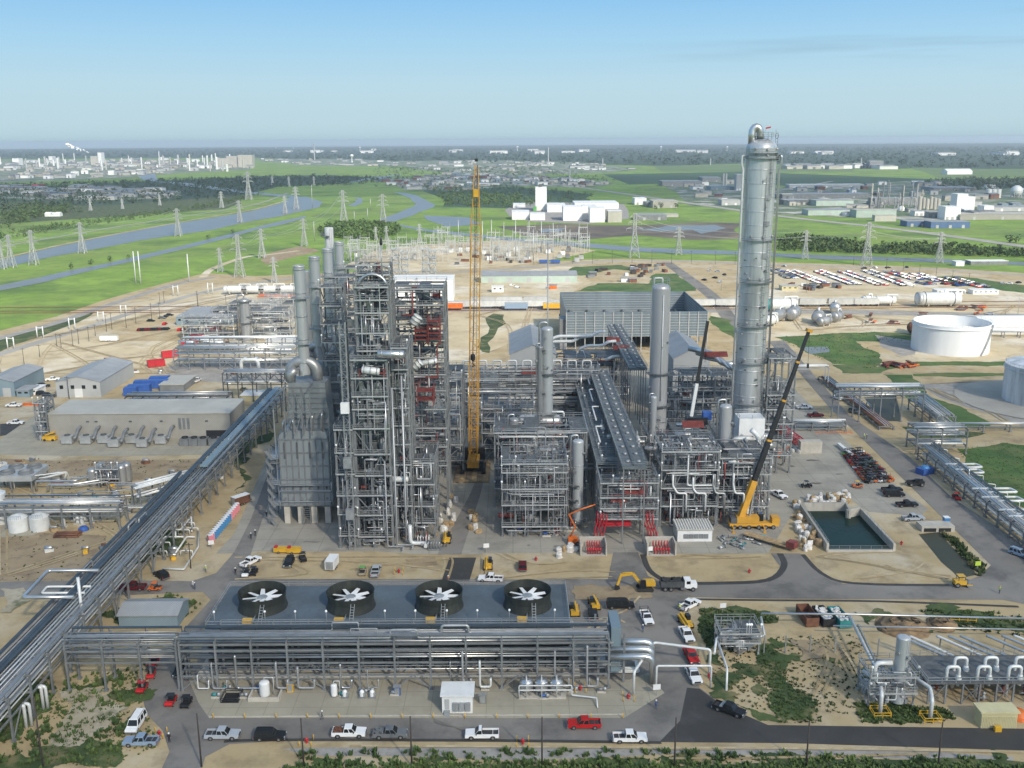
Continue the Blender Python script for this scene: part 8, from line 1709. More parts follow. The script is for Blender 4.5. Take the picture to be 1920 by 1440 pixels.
def pickup(paint,crew=True,cargo=None):
 t=thing('pickup_truck','x','pickup truck',(0,0,0));W=2.0;m='paint_'+paint;cb=-.85 if crew else-.05;b=MB()
 b.side([(-2.85,.45)]+archline((-1.85,1.85),.45,.42)+[(2.85,.45),(2.9,.8),(2.85,1.02),(1.15,1.14),(cb,1.14),(cb,.8),(-2.9,.8)],-W/2,W/2)
 for s in(-1,1):b.box(-2.9,cb-.002,s*(W/2-.06)-.06,s*(W/2-.06)+.06,.801,1.16)
 b.box(-2.9,-2.8,-W/2+.13,W/2-.13,.801,1.14)
 b.hexa([(cb,-W/2+.03,1.141),(1.25,-W/2+.03,1.141),(1.25,W/2-.03,1.141),(cb,W/2-.03,1.141)],[(cb+.12,-W/2+.22,1.88),(.5,-W/2+.22,1.88),(.5,W/2-.22,1.88),(cb+.12,W/2-.22,1.88)])
 b.build('body',m,t);MB().box(-2.79,cb-.01,-W/2+.13,W/2-.13,.802,.84).build('truck_bed','bed_dark',t)
 glassbits(t,cb,1.25,cb+.12,.5,W-.06,W-.44,1.141,1.88,2 if crew else 1)
 for x in(-1.85,1.85):
  for y in(-.86,.86):wheel(t,x,y)
 lamps(t,2.86,-2.92,W,.85,.95)
 MB().box(2.88,2.93,-.6,.6,.66,.94).build('grille','black',t)
 for s in(-1,1):MB().cbox((.95,s*(W/2+.12),1.22),(.12,.2,.2)).build('mirror','black',t)
 if cargo=='box':MB().box(cb-.7,cb-.2,-W/2+.05,W/2-.05,.9,1.35).build('tool_box','galv',t)
 if cargo=='rack':
  b=MB()
  for x in(-2.7,cb-.1):
   for y in(-.9,.9):b.bar((x,y,1.1),(x,y,2.0),.07)
  for y in(-.9,.9):b.bar((-2.8,y,2.0),(1.0,y,2.05),.07)
  for x in(-2.7,-1.8,cb):b.bar((x,-.9,2.0),(x,.9,2.0),.06)
  b.build('ladder_rack','black',t)
 if cargo=='load':
  b=MB();rs=random.Random(2)
  for i in range(22):b.cbox((rs.uniform(-2.6,cb-.4),rs.uniform(-.6,.6),rs.uniform(.95,1.25)),(rs.uniform(.2,.7),rs.uniform(.2,.5),rs.uniform(.15,.4)),rs.uniform(0,3))
  b.build('cargo','rust' if paint=='white' else 'steel',t)
 return t
def suv(paint,L=5.2,H=1.85,van=False):
 t=thing('van' if van else 'sport_utility','x','van' if van else 'car',(0,0,0));W=1.96;m='paint_'+paint;b=MB();h=L/2;xw=h*.62;hood=h-1.0 if van else h-1.55;zb=1.12 if van else 1.05
 b.side([(-h+.05,.42)]+archline((-xw,xw),.42,.38)+[(h-.08,.42),(h,.7),(h-.08,zb-.12),(hood,zb),(-h+.05,zb),(-h,.7)],-W/2,W/2)
 xr2=-h+.25;b.hexa([(-h+.05,-W/2+.02,zb+.001),(hood,-W/2+.02,zb+.001),(hood,W/2-.02,zb+.001),(-h+.05,W/2-.02,zb+.001)],[(xr2,-W/2+.2,H),(hood-.75,-W/2+.2,H),(hood-.75,W/2-.2,H),(xr2,W/2-.2,H)]);b.build('body',m,t)
 glassbits(t,-h+.05,hood,xr2,hood-.75,W-.04,W-.4,zb,H,3)
 for x in(-xw,xw):
  for y in(-.84,.84):wheel(t,x,y,.37,.24)
 lamps(t,h-.06,-h+.02,W,.78,.9)
 b=MB()
 for s in(-1,1):b.bar((xr2+.2,s*.7,H+.05),(hood-1.0,s*.7,H+.05),.05)
 b.build('roof_rail','black',t);return t
def cart(paint,roof='black'):
 t=thing('utility_cart','x','utility cart',(0,0,0));m='paint_'+paint if 'paint_'+paint in MATS else paint;b=MB();b.side([(-1.5,.35),(1.45,.35),(1.55,.6),(1.35,.9),(.75,1.0),(.65,.55),(-.45,.55),(-.45,.95),(-1.5,.95)],-.72,.72);b.build('body',m,t)
 MB().box(-.35,.15,-.6,.6,.56,.85).build('seat','black',t);MB().box(-.42,-.3,-.6,.6,.86,1.25).build('seat_back','black',t);b=MB()
 for s in(-.65,.65):b.bar((-.42,s,.9),(-.38,s,1.9),.06);b.bar((.75,s,.95),(.45,s,1.9),.06)
 b.build('roll_cage','black',t)
 if roof:MB().box(-.5,.6,-.7,.7,1.9,1.97).build('canopy',roof,t)
 for x in(-1.0,1.0):
  for y in(-.66,.66):wheel(t,x,y,.32,.24)
 MB().box(-1.45,-.5,-.62,.62,.951,1.0).build('cargo_tray','bed_dark',t);return t
def place(t,px,py,rz,label,group=None):
 q=G(px,py);q.z=gz(q.x,q.y);t.location=q;t.rotation_euler=(0,0,rz);t['label']=label
 if group:t['group']=group
 return t
R0,RL,RN,RF=0.0,pi,-pi/2,pi/2
PK=[('lightblue',True,None,265,1396,RL,'light blue pickup with its tailgate toward the junction, nearest the left weeds'),('silver',True,None,418,1384,R0,'silver pickup leading the parked row on the front road'),('white',True,'load',655,1380,R0,'white pickup with gear in its bed parked before the globe lamps'),('grey',True,'load',732,1382,R0,'grey pickup parked right behind the loaded white pickup'),('white',False,None,904,1383,RL,'white single cab pickup facing left on the front road verge'),('red',True,None,1095,1364,RL,'bright red pickup driving left on the front road'),('white',True,None,1181,1390,R0,'white crew cab pickup with a dark bed at the right end of the front road'),('black',True,'box',1367,1337,-.62,'black pickup on the fresh asphalt curve'),('white',True,None,1293,1139,.75,'white pickup pulled onto the sand by the flagman'),('white',True,None,1287,1196,RN+.12,'white pickup ahead of the red one on the side road'),('red',True,None,1296,1236,RN+.1,'bright red pickup in the queue on the side road'),('white',True,'load',1300,1272,RN+.1,'white pickup with rusty scrap in its bed under the overhead line'),('white',False,'rack',1212,1164,RN+.1,'white utility truck with a ladder rack near the excavator'),('white',True,None,920,1090,RL-.1,'white pickup with a dark bed by the middle fan stacks'),('maroon',True,None,250,1106,RL,'maroon pickup on the left road under the pipe rack'),('silver',True,None,705,1076,RF,'silver pickup parked on the sand beside the green cart'),('white',True,None,470,1058,RF-.5,'white pickup on the sand beside the left road'),('white',True,None,1508,767,R0,'white pickup in the yard right of the reboiler frame'),('maroon',True,None,1529,782,R0+.1,'dark red pickup in the yard beyond the red gantry'),('white',True,None,1460,932,RN+.4,'white pickup with an open bed by the mobile crane frame'),('black',True,None,1672,922,R0+.05,'black pickup behind the dark van on the concrete edge'),('black',True,None,1700,950,R0+.05,'black pickup in the row above the silver one'),('silver',True,None,1712,976,R0+.1,'silver pickup nearest the culvert'),('white',True,None,1571,749,RN+.3,'white pickup driving down the diagonal road'),('white',True,None,370,716,RF,'white flatbed truck near the long cream shed'),('white',True,None,30,796,R0,'white pickup on the dark lot at the left edge'),('white',True,None,26,763,RL,'white pickup by the orange barriers'),('white',True,None,99,714,R0+.3,'white pickup near the grey warehouse corner')]
cache={}
for paint,crew,cargo,px,py,rz,lb in PK:
 k=(paint,crew,cargo)
 if k in cache:o=dup(cache[k],(0,0,0))
 else:o=cache[k]=pickup(paint,crew,cargo)
 place(o,px,py,rz,lb)
for paint,px,py,rz,lb,L,van in(('black',507,1386,R0,'black sport utility parked on the front road verge',5.3,False),('black',340,1262,RN,'dark car half hidden under the front rack bridge',4.9,False),('black',1112,1158,RF,'black sport utility parked nose away beside the cooling tower',5.0,False),('maroon',980,1066,RF,'maroon sport utility alone on the sand behind the fans',5.0,False),('grey',1603,775,RN+.6,'grey sport utility on the diagonal road below the pipe bridge',5.0,False),('white',256,1362,RN,'white van parked on the left gravel by the junction',5.6,True),('black',1163,1141,R0,'long black van beside the excavator',6.2,True),('black',1676,931,R0,'dark van in front of the black pickup',5.8,True),('lightblue',1912,1043,RN+.6,'pale car on the road at the right edge',5.0,False),('black',83,726,R0+.3,'black car near the grey warehouse, upper of three',4.8,False),('black',80,741,R0+.2,'black car beside the small cabins',4.8,False),('black',92,745,R0+.2,'black car nearest the warehouse front',4.8,False),('black',542,1060,RN,'dark car alone on the sand lot',4.6,False),('black',303,1083,RF+.8,'dark car beside the piping yard',4.8,False)):
 place(suv(paint,L,2.05 if van else 1.85,van),px,py,rz,lb)
for paint,roof,px,py,rz,lb in(('red','paint_red',267,1296,RN,'all red utility cart on the left gravel'),('red','black',284,1269,RN+.2,'red cart with a black roof beside the left road'),('red','paint_red',288,1248,RN,'pinkish red cart farthest up the left road'),('red','black',321,1320,RN,'red utility cart stopped on the left road bend'),('black','black',350,1323,RN,'all black utility cart on the left road bend'),('tan','green_paint',680,1077,RF,'olive utility cart parked on the sand'),('black','black',476,1077,RN,'black cart with a black roof beside the left road sand'),('white','bed_dark',462,1080,RN,'pale cart next to the black roofed cart'),('orange','orange',291,1107,RL,'orange cart behind the maroon pickup'),('black','black',568,1052,RF+.4,'black cart on the sand lot behind the first fan'),('red','paint_red',1793,936,RN,'small red cart by the right pipe rack'),('orange','yellow',1607,914,RL,'orange and yellow cart below the cart park'),('black','black',1512,914,RL,'black cart above the wrapped loads')):
 place(cart(paint,roof),px,py,rz,lb)
protos={}
ci=0
for i in range(6):
 for j in range(13):
  u,v=i/5,j/12;a=Vector((1586,853))*(1-u)+Vector((1612,850))*u;c=Vector((1628,905))*(1-u)+Vector((1668,903))*u;q=a*(1-v)+c*v
  if rnd.random()<.06:continue
  k=rnd.choice(('red','red','orange','orange','white','red','green_paint','black','grey','orange'));nm={'green_paint':'green'}.get(k,k)
  lb=nm+' utility cart in the packed cart park by the diagonal road'
  if k in protos:o=dup(protos[k],(0,0,0))
  else:o=protos[k]=cart(k,None if k in('red','orange')else 'black')
  place(o,q.x,q.y,.5+rnd.uniform(-.3,.3),lb,'carts in the packed cart park')
b=None
for i in range(10):p=G(1573+i*2.6,838+i*2.2);t=thing('water_tote','white water tote in the row at the head of the cart park','tote',p,'totes by the cart park');MB().cbox(p+Vector((0,0,.75)),(1.1,1.1,1.1)).build('bladder','white',t);MB().cbox(p+Vector((0,0,.08)),(1.2,1.2,.14)).build('pallet','galv',t)
def car(paint):
 b=MB();b.side([(-2.3,.3)]+archline((-1.4,1.4),.3,.33)+[(2.25,.3),(2.3,.65),(1.3,.85),(-2.2,.9),(-2.3,.6)],-.9,.9);b.hexa([(-1.9,-.86,.88),(1.1,-.86,.86),(1.1,.86,.86),(-1.9,.86,.88)],[(-1.4,-.66,1.45),(.3,-.66,1.45),(.3,.66,1.45),(-1.4,.66,1.45)]);b.k=1
 b.hexa([(-1.75,-.87,.95),(.95,-.87,.95),(.95,.87,.95),(-1.75,.87,.95)],[(-1.42,-.7,1.38),(.35,-.7,1.38),(.35,.7,1.38),(-1.42,.7,1.38)]);b.k=2
 for x in(-1.4,1.4):
  for y in(-.8,.8):b.tube([(x,y-.1,.32),(x,y+.1,.32)],.32,10)
 return single('parked_car',b,['paint_'+paint,'glass','rubber'],paint+' car parked in the rows of the sunlit car park','car',(0,0,0),'cars in the sunlit car park')
cars={k:car(k)for k in('white','silver','grey','black','red','maroon','blue','tan')};cu={k:0 for k in cars}
rows=[((1450,505),(1486,523)),((1481,508),(1545,533)),((1531,508),(1604,535)),((1581,510),(1655,536)),((1625,508),(1703,537)),((1666,510),(1722,526)),((1725,530),(1747,535)),((1714,514),(1766,529)),((1770,532),(1806,537)),((1782,522),(1846,540))]
for(a,c)in rows:
 A,B_=G(*a),G(*c);L=(B_-A).length;n=int(L/3.0);d=(B_-A).normalized();nn=Vector((-d.y,d.x,0))
 for i in range(n):
  for s in(-1,1):
   if rnd.random()<.07:continue
   k=rnd.choice(('white','silver','grey','black','black','black','red','maroon','blue','tan','grey','grey','blue'));o=cars[k].copy()if cu[k]else cars[k]
   if cu[k]:COL.objects.link(o)
   cu[k]=1;p=A+d*(L*(i+.5)/n)+nn*(s*2.8);o.location=(p.x,p.y,.02+gz(p.x,p.y));o.rotation_euler=(0,0,math.atan2(nn.y,nn.x)+(pi if s>0 else 0)+rnd.uniform(-.06,.06))
def extra(k,px,py,rz,label,group):
 o=cars[k].copy();COL.objects.link(o);q=G(px,py);q.z=gz(q.x,q.y);o.location=q;o.rotation_euler=(0,0,rz);o['label']=label;o['group']=group
for i in range(9):extra(rnd.choice(('black','grey','black','maroon')),262+i*6.5,620-.2*i,RF,'dark car parked by the site office on the left','dark cars by the site office')
for i,(px,py)in enumerate(((337,620),(343,620),(399,600),(309,609),(311,595),(318,592),(304,598),(283,603),(362,619))):extra(('red','maroon','blue','red','black','black','grey','black','grey')[i],px,py,rnd.choice((R0,RF)),('red','maroon','blue','second red','black','second black','grey','third black','second grey')[i]+' car near the site office beyond the dirt yard','cars near the site office')
for i,(px,py)in enumerate(((905,568),(915,570),(1340,522),(1350,530),(1320,526),(1330,508),(1345,510),(1358,516),(1470,500),(1620,504),(1640,503),(1665,503),(1700,502),(1855,590),(1880,532),(1892,533),(1910,531),(960,536),(970,540))):extra(rnd.choice(('white','silver','black')),px,py,rnd.uniform(0,3),'car standing about the sunlit yards past the railway','cars about the sunlit yards')
def boxbody(name,label,cat,px,py,rz,parts,wheels=(),group=None):
 t=thing(name,label,cat,(0,0,0),group)
 for nm,m,c,d,*r in parts:MB().cbox(c,d,r[0]if r else 0).build(nm,m,t)
 for x,y,r in wheels:wheel(t,x,y,r,.3)
 return place(t,px,py,rz,label)
t=boxbody('dump_truck','white cabbed dump truck with a loaded dark body on the middle road','dump truck',1270,1103,R0,[('hood','paint_white',(3.6,0,1.35),(1.4,2.0,1.1)),('cab','paint_white',(2.2,0,1.75),(1.5,2.3,1.9)),('windscreen','glass',(2.965,0,2.25),(.04,2.0,.7)),('side_window','glass',(2.3,-1.16,2.2),(.9,.03,.7)),('side_window','glass',(2.3,1.16,2.2),(.9,.03,.7)),('chassis','black',(0,0,.85),(7.6,1.0,.4)),('fuel_tank','rim',(1.2,-1.0,.8),(1.2,.5,.5)),('headlight','lamp_glass',(4.32,.7,1.1),(.06,.3,.25)),('headlight','lamp_glass',(4.32,-.7,1.1),(.06,.3,.25))],[(3.4,-1.0,.52),(3.4,1.0,.52),(-1.6,-1.0,.52),(-1.6,1.0,.52),(-2.9,-1.0,.52),(-2.9,1.0,.52)])
t.location=(0,0,0);t.rotation_euler=(0,0,0);b=MB();b.box(-4.0,1.3,-1.25,1.25,1.1,1.2);b.box(-4.0,1.3,-1.25,-1.15,1.21,2.5);b.box(-4.0,1.3,1.15,1.25,1.21,2.5);b.box(1.2,1.3,-1.14,1.14,1.21,2.9);b.box(-4.0,-3.9,-1.14,1.14,1.21,2.4)
for i in range(9):b.box(-3.9+i*.63,-3.8+i*.63,-1.33,-1.252,1.15,2.5);b.box(-3.9+i*.63,-3.8+i*.63,1.252,1.33,1.15,2.5)
b.build('dump_body','steel_dark',t);b=MB();rs=random.Random(4)
for i in range(60):b.cbox((rs.uniform(-3.6,1.0),rs.uniform(-.9,.9),rs.uniform(1.9,2.5)),(rs.uniform(.3,.9),rs.uniform(.3,.8),rs.uniform(.2,.6)),rs.uniform(0,3))
b.build('load','bed_dark',t);place(t,1270,1106,R0,t['label'])
def tracks(t,L,gauge,w,h,m='rubber'):
 for s in(-1,1):
  pr=[(-L/2,h*.5),(-L/2+h*.3,0.02),(L/2-h*.3,0.02),(L/2,h*.5),(L/2-h*.3,h),(-L/2+h*.3,h)];b=MB();b.side(pr,s*gauge/2-w/2,s*gauge/2+w/2);b.build('track',m,t)
t=thing('excavator','yellow excavator with its boom folded left on the dirt','excavator',(0,0,0));tracks(t,3.8,2.2,.55,.85);MB().cbox((0,0,.7),(2,1.6,.5)).build('undercarriage','black',t)
b=MB();b.side([(-2.3,1.05),(1.2,1.05),(1.2,1.5),(.2,2.1),(-2.0,2.2),(-2.4,1.8)],-1.3,.55);b.build('engine_housing','yellow',t);b=MB();b.hexa([(-.2,.6,1.05),(1.4,.6,1.05),(1.4,1.35,1.05),(-.2,1.35,1.05)],[(0,.65,2.8),(1.1,.65,2.8),(1.1,1.3,2.8),(0,1.3,2.8)]);b.build('cab','glass',t)
b=MB();b.bar((1.0,0,1.5),(2.8,0,4.0),.45,.6);b.bar((2.8,0,4.0),(5.6,0,3.6),.4,.55);b.build('boom','yellow',t);b=MB();b.bar((5.4,0,3.9),(6.3,0,1.2),.35,.5);b.bar((3.0,0,4.3),(5.2,0,4.15),.16);b.build('dipper_arm','yellow',t)
b=MB();b.side([(5.9,1.2),(6.7,1.1),(6.9,.4),(6.3,.15),(5.7,.5)],-.5,.5);b.build('bucket','black',t);place(t,1209,1107,RL,t['label'])
def telehandler(label,px,py,rz,m='yellow'):
 t=thing('telehandler',label,'telehandler',(0,0,0));MB().side([(-2.4,.6),(2.2,.6),(2.2,1.1),(.6,1.3),(-2.4,1.5)],-.9,.9).build('body',m,t);MB().cbox((-.2,.55,1.75),(1.4,.8,1.2)).build('cab','glass',t);b=MB();b.bar((-2.2,-.3,1.75),(2.6,-.3,1.4),.35,.45);b.bar((2.4,-.3,1.35),(3.0,-.3,.7),.3);b.build('boom',m,t);b=MB()
 for q in(-.7,.1):b.bar((3.0,q,.35),(4.2,q,.3),.12,.08)
 b.build('forks','black',t)
 for x in(-1.6,1.6):
  for y in(-.95,.95):wheel(t,x,y,.58,.4)
 return place(t,px,py,rz,label)
telehandler('yellow telehandler parked along the end of the cooling tower',1077,1150,RF);telehandler('small yellow loader near the end of the cooling tower',1114,1138,RF+.1);telehandler('yellow forklift parked behind the third fan stack',915,1064,RN);telehandler('yellow machine beside the white pickup queue',1285,1172,RN+.2);telehandler('yellow handler beside the crane mat pallets',838,1015,RN);telehandler('dark fork truck by the right road',1716,911,RL,'black');telehandler('yellow loader at the excavation beside the green bundles',930,830,RF)
t=thing('road_roller','yellow road roller at the end of the channel','roller',(0,0,0));MB().tube([(1.5,-1,.7),(1.5,1,.7)],.7,18).build('drum','steel',t);MB().cbox((-.6,0,1.2),(2.6,1.7,1.0)).build('body','yellow',t);MB().box(-1.2,.4,-.8,.8,2.7,2.8).build('canopy','yellow',t);b=MB()
for x in(-1.1,.3):
 for y in(-.7,.7):b.bar((x,y,1.7),(x,y,2.7),.09)
b.build('posts','black',t);b=MB();b.bar((.6,-1.05,.8),(2.0,-1.05,.75),.15);b.bar((.6,1.05,.8),(2.0,1.05,.75),.15);b.build('drum_frame','yellow',t)
for y in(-.7,.7):wheel(t,-1.3,y,.6,.45)
place(t,1803,1100,R0,t['label'])
def trailer(label,px,py,rz,L,m,top='white'):
 t=thing('box_trailer',label,'trailer',(0,0,0));MB().box(-L/2,L/2,-1.1,1.1,.6,2.7).build('body',m,t);MB().box(-L/2-.03,L/2+.03,-1.13,1.13,2.701,2.78).build('roof',top,t);MB().bar((L/2,0,.6),(L/2+1.2,0,.5),.12).build('tow_bar','black',t);MB().box(-L/2-.04,-L/2-.003,-.9,.9,.7,2.6).build('rear_door','galv',t)
 for y in(-1,1):wheel(t,-.5,y,.36);wheel(t,.4,y,.36)
 return place(t,px,py,rz,label)
trailer('white box trailer standing on the sand lot',623,1066,RF-.1,4.6,'white');trailer('brown cargo trailer at the head of the toilet row',452,946,RF-.7,5,'rust');trailer('white trailer on the dirt yard among scrap',205,640,R0,9,'white')
t=thing('lowbed_trailer','long dark flatbed trailer lying below the mobile crane','trailer',(0,0,0));MB().box(-6,6,-1.2,1.2,.9,1.15).build('deck','wood',t);MB().box(-6,6,-.5,.5,.6,.89).build('chassis','black',t)
for x in(-5,-4,-3):
 for y in(-1,1):wheel(t,x,y,.42,.3)
MB().box(6.01,8.2,-1.1,1.1,.8,2.4).build('tractor_cab','primer_red',t);place(t,1436,1018,-.75,t['label'])
t=thing('mobile_crane','yellow mobile crane with a long dark telescopic boom','mobile crane',(0,0,0));MB().box(-6.5,6.5,-1.3,1.3,.9,1.7).build('carrier','crane_yellow',t);MB().box(4.6,6.6,-1.3,1.3,1.71,3.2).build('driver_cab','crane_yellow',t);MB().box(6.61,6.64,-1.1,1.1,2.2,3.0).build('windscreen','glass',t);MB().box(4.59,4.56,-1.1,1.1,2.1,3.0)if False else None
MB().box(-4.6,1.2,-1.25,1.25,1.75,3.4).build('turntable_house','crane_yellow',t);MB().box(-6.2,-4.61,-1.3,1.3,1.75,3.2).build('counterweight','steel_dark',t);MB().box(1.25,2.7,.3,1.3,1.75,3.4).build('crane_cab','glass',t)
for x in(-5.2,-3.7,-1.4,1.2,3.0,5.0):
 for y in(-1.15,1.15):wheel(t,x,y,.62,.4)
for x in(-5.9,2.2):
 b=MB();b.bar((x,-3.4,1.1),(x,3.4,1.1),.3,.35)
 for y in(-3.4,3.4):b.bar((x,y,0.1),(x,y,1.1),.25);b.cbox((x,y,.08),(.9,.9,.12))
 b.build('outrigger','crane_yellow',t)
crane_p=G(1412,990);crane_p.z=gz(crane_p.x,crane_p.y);t.location=crane_p;Yc=crane_p.y;foot=P(1388,972,Yc)-crane_p;tip=P(1518,617,Yc+3)-crane_p;ax=tip-foot
def seg(nm,f0,f1,w,m):
 b=MB();b.bar(foot+ax*f0,foot+ax*f1,w,w*1.25);o=b.build(nm,m,None);o.parent=t;KIDS.setdefault(t.name,[]).append(o);return o
seg('boom_base',0,.2,1.3,'crane_yellow');seg('boom_section',.2,.42,1.02,'black');seg('boom_section',.42,.63,.88,'black');seg('boom_section',.63,.83,.74,'black');seg('boom_section',.83,.985,.6,'black');seg('boom_head',.985,1.0,1.2,'crane_yellow')
for f in(.2,.42,.63,.83):seg('boom_collar',f-.004,f+.006,1.35-f*.7,'crane_yellow')
b=MB();c_=foot+ax*.19;b.bar((foot.x+2.6,foot.y,2.4),tuple(c_+Vector((.3,0,-.6))),.45);o=b.build('luffing_cylinder','crane_yellow',t)if False else None
b=MB();b.bar((foot.x+2.2,foot.y,1.9),c_+Vector((.5,0,-.5)),.45);me_o=b.build('luffing_cylinder','galv',None);me_o.parent=t;KIDS[t.name].append(me_o)
b=MB();b.bar(tip,tip-Vector((-.2,0,9)),.07);b.cbox(tip-Vector((-.2,0,9.6)),(.5,.4,1.2));me_o=b.build('hook_line','black',None);me_o.parent=t;KIDS[t.name].append(me_o)
a=P(1296,780,275);c=P(1327,602,275);t=thing('lattice_crane','thin dark telescopic crane with a white lower boom by the grey column','crane',(a.x,275,a.z));MB().bar(a,a+(c-a)*.35,.9,.9).build('boom_base','white',t);MB().bar(a+(c-a)*.35,c,.7,.8).build('boom_section','black',t);MB().cbox(a+Vector((1.5,0,-1.2)),(6,3,2.2)).build('carrier','black',t);MB().cbox(a+Vector((4.5,0,.2)),(2.4,2.4,2.2)).build('cab','blue_paint',t);MB().tube([c,c-Vector((.3,0,12))],.06,5).build('hook_line','black',t)
def boomlift(label,px,py,rz,m,pts):
 t=thing('boom_lift',label,'boom lift',(0,0,0));MB().box(-1.4,1.4,-1.1,1.1,.5,1.1).build('chassis',m,t);MB().box(-1.3,.9,-.8,.8,1.15,2.0).build('turret',m,t);b=MB();b.tube(pts,.2,6);b.build('boom','hivis' if m=='orange_' else m,t);q=pts[-1];b=MB();rails(b,q[0]-.3,q[0]+.9,q[1]-.8,q[1]+.8,q[2]-.2,1.2,.06);b.box(q[0]-.3,q[0]+.9,q[1]-.8,q[1]+.8,q[2]-.26,q[2]-.2);b.build('basket','black',t)
 for x in(-1,1):
  for y in(-1.1,1.1):wheel(t,x,y,.48,.35)
 return place(t,px,py,rz,label)
boomlift('orange boom lift folded with a pale zigzag arm at the left bund',1075,1020,R0,'orange',[(-.8,0,1.9),(.4,0,4.6),(-1.2,0,8.0),(2.0,0,9.4),(5.5,0,10.6)]);boomlift('orange boom lift standing by the red gantry',1457,858,R0,'orange',[(-1,0,2),(3.5,0,2.6),(-.5,0,3.2),(4,0,3.6)]);boomlift('yellow boom lift reaching right behind the crane mat',908,828,.15,'yellow',[(-1,0,2),(4,0,3),(9,0,5.2),(11,0,5.2)])
for i,(px,py)in enumerate(((527,1037),(552,1038))):t=boxbody('compressor_cart',('left','right')[i]+' of two yellow compressor carts before the heaters','compressor',px,py,R0,[('housing','yellow',(0,0,1.0),(3.4,1.5,1.1)),('tank','bright_red',(-1.2,0,1.7),(.8,1.2,.4)),('tow_bar','black',(2.2,0,.5),(1.2,.15,.12))],[(-.5,-.75,.34),(-.5,.75,.34)])
for i in range(17):
 q=Vector((395,1018))*(1-i/16)+Vector((445,958))*(i/16);pink=i in(0,1,12,13,14,15,16);p=G(q.x,q.y)
 t=thing('portable_toilet',('pink' if pink else 'blue')+' portable toilet in the row along the left road','portable toilet',p,('pink' if pink else 'blue')+' toilets along the left road');m_='porta_pink' if pink else 'porta_blue'
 MB().cbox(p+Vector((0,0,1.15)),(1.1,1.1,2.1),.6).build('cabin',m_,t);MB().cbox(p+Vector((0,0,2.26)),(1.16,1.16,.12),.6).build('roof','white',t);MB().cbox(p+Vector((.47,-.33,1.1))if False else p+Vector((.32,-.47,1.1)),(.7,.05,1.8),.6).build('door',m_,t)
p=G(1773,986);t=thing('portable_toilet','single blue portable toilet by the culvert','portable toilet',p);MB().cbox(p+Vector((0,0,1.25)),(1.4,1.4,2.4)).build('cabin','porta_blue',t);MB().cbox(p+Vector((0,0,2.52)),(1.5,1.5,.14)).build('roof','white',t);MB().cbox(p+Vector((0,-.73,1.2)),(.8,.05,2.0)).build('door','porta_blue',t)
p=G(1734,888);t=thing('blue_tarp_load','blue tarped load at the foot of the right rack','tarp',p);MB().cbox(p+Vector((0,0,1)),(5,3,1.9),.5).build('load','blue_paint',t);MB().lathe([(1.4,1.96),(1.0,2.5),(.01,2.7)],p,8).build('tarp','porta_blue',t)
for i,(px,py,lb)in enumerate(((299,1380,'red hydrant at the junction beside the blue pickup'),(575,1394,'red hydrant between yellow posts by the black sport utility'),(980,1396,'red hydrant on the verge right of the single cab pickup'),(1178,1311,'red hydrant inside the pad corner'),(1088,1295,'red valve post beside the filter tanks'),(748,1075,'red hydrant on the sand behind the second fan'),(1005,1052,'red hydrant on the sand near the maroon car'),(1690,1022,'red hydrant beside the basin'),(1405,1075,'red hydrant on the right sand lot'),(1330,1272,'red hydrant under the overhead line'))):
 p=G(px,py);t=thing('fire_hydrant',lb,'hydrant',p);MB().lathe([(.2,0),(.2,.7),(.28,.75),(.22,1.0),(.1,1.2),(.01,1.22)],p,10).build('barrel','bright_red',t);MB().tube([p+Vector((-.4,0,.65)),p+Vector((.4,0,.65))],.14,8).build('outlet','bright_red',t)
 if i<6:
  for dx,dy in((-1,-1),(1,-1),(-1,1),(1,1)):single('bollard',MB().tube([p+Vector((dx,dy,0)),p+Vector((dx,dy,1.1))],.08,7),'yellow','yellow guard post standing round a red hydrant','bollard',p+Vector((dx,dy,0)),'yellow posts round the hydrants')
for i,(px,py,lb)in enumerate(((1231,1305,'white notice board at the corner of the pad'),(397,1030,'white board at the near end of the toilet row'),(912,1036,'white board beside the asphalt lane'),(1518,1030,'white board left of the basin front'),(1218,1042,'white board at the right bund'),(1355,1150,'cream notice board in the weeds'),(1832,1070,'green and white sign post beside the channel'))):
 p=G(px,py);t=thing('notice_board',lb,'sign',p);MB().bar(p,p+Vector((0,0,1.6)),.1).build('post','galv',t);MB().cbox(p+Vector((0,-.08,1.9)),(1.4,.06,1.1),.15).build('panel','white' if i!=6 else 'hivis',t)
for i in range(7):px=1390+i*24;p=G(55+i*5,757);
for i,px in enumerate((52,64,75)):p=G(px,760);t=thing('traffic_barrier',('left','middle','right')[i]+' orange barrier in the row by the white pickup','barrier',p);MB().cbox(p+Vector((0,0,.5)),(3.4,.5,1.0)).build('body','orange',t);MB().cbox(p+Vector((0,0,.1)),(3.4,.9,.2)).build('foot','orange',t)
for i in range(22):p=G(1530+i*3.2,812+rnd.uniform(-1,1));single('traffic_cone',MB().lathe([(.3,0),(.28,.06),(.16,.07),(.04,.8),(.01,.82)],p,8),'orange','orange cone in the line across the concrete by the red gantry','cone',p,'cones by the red gantry')
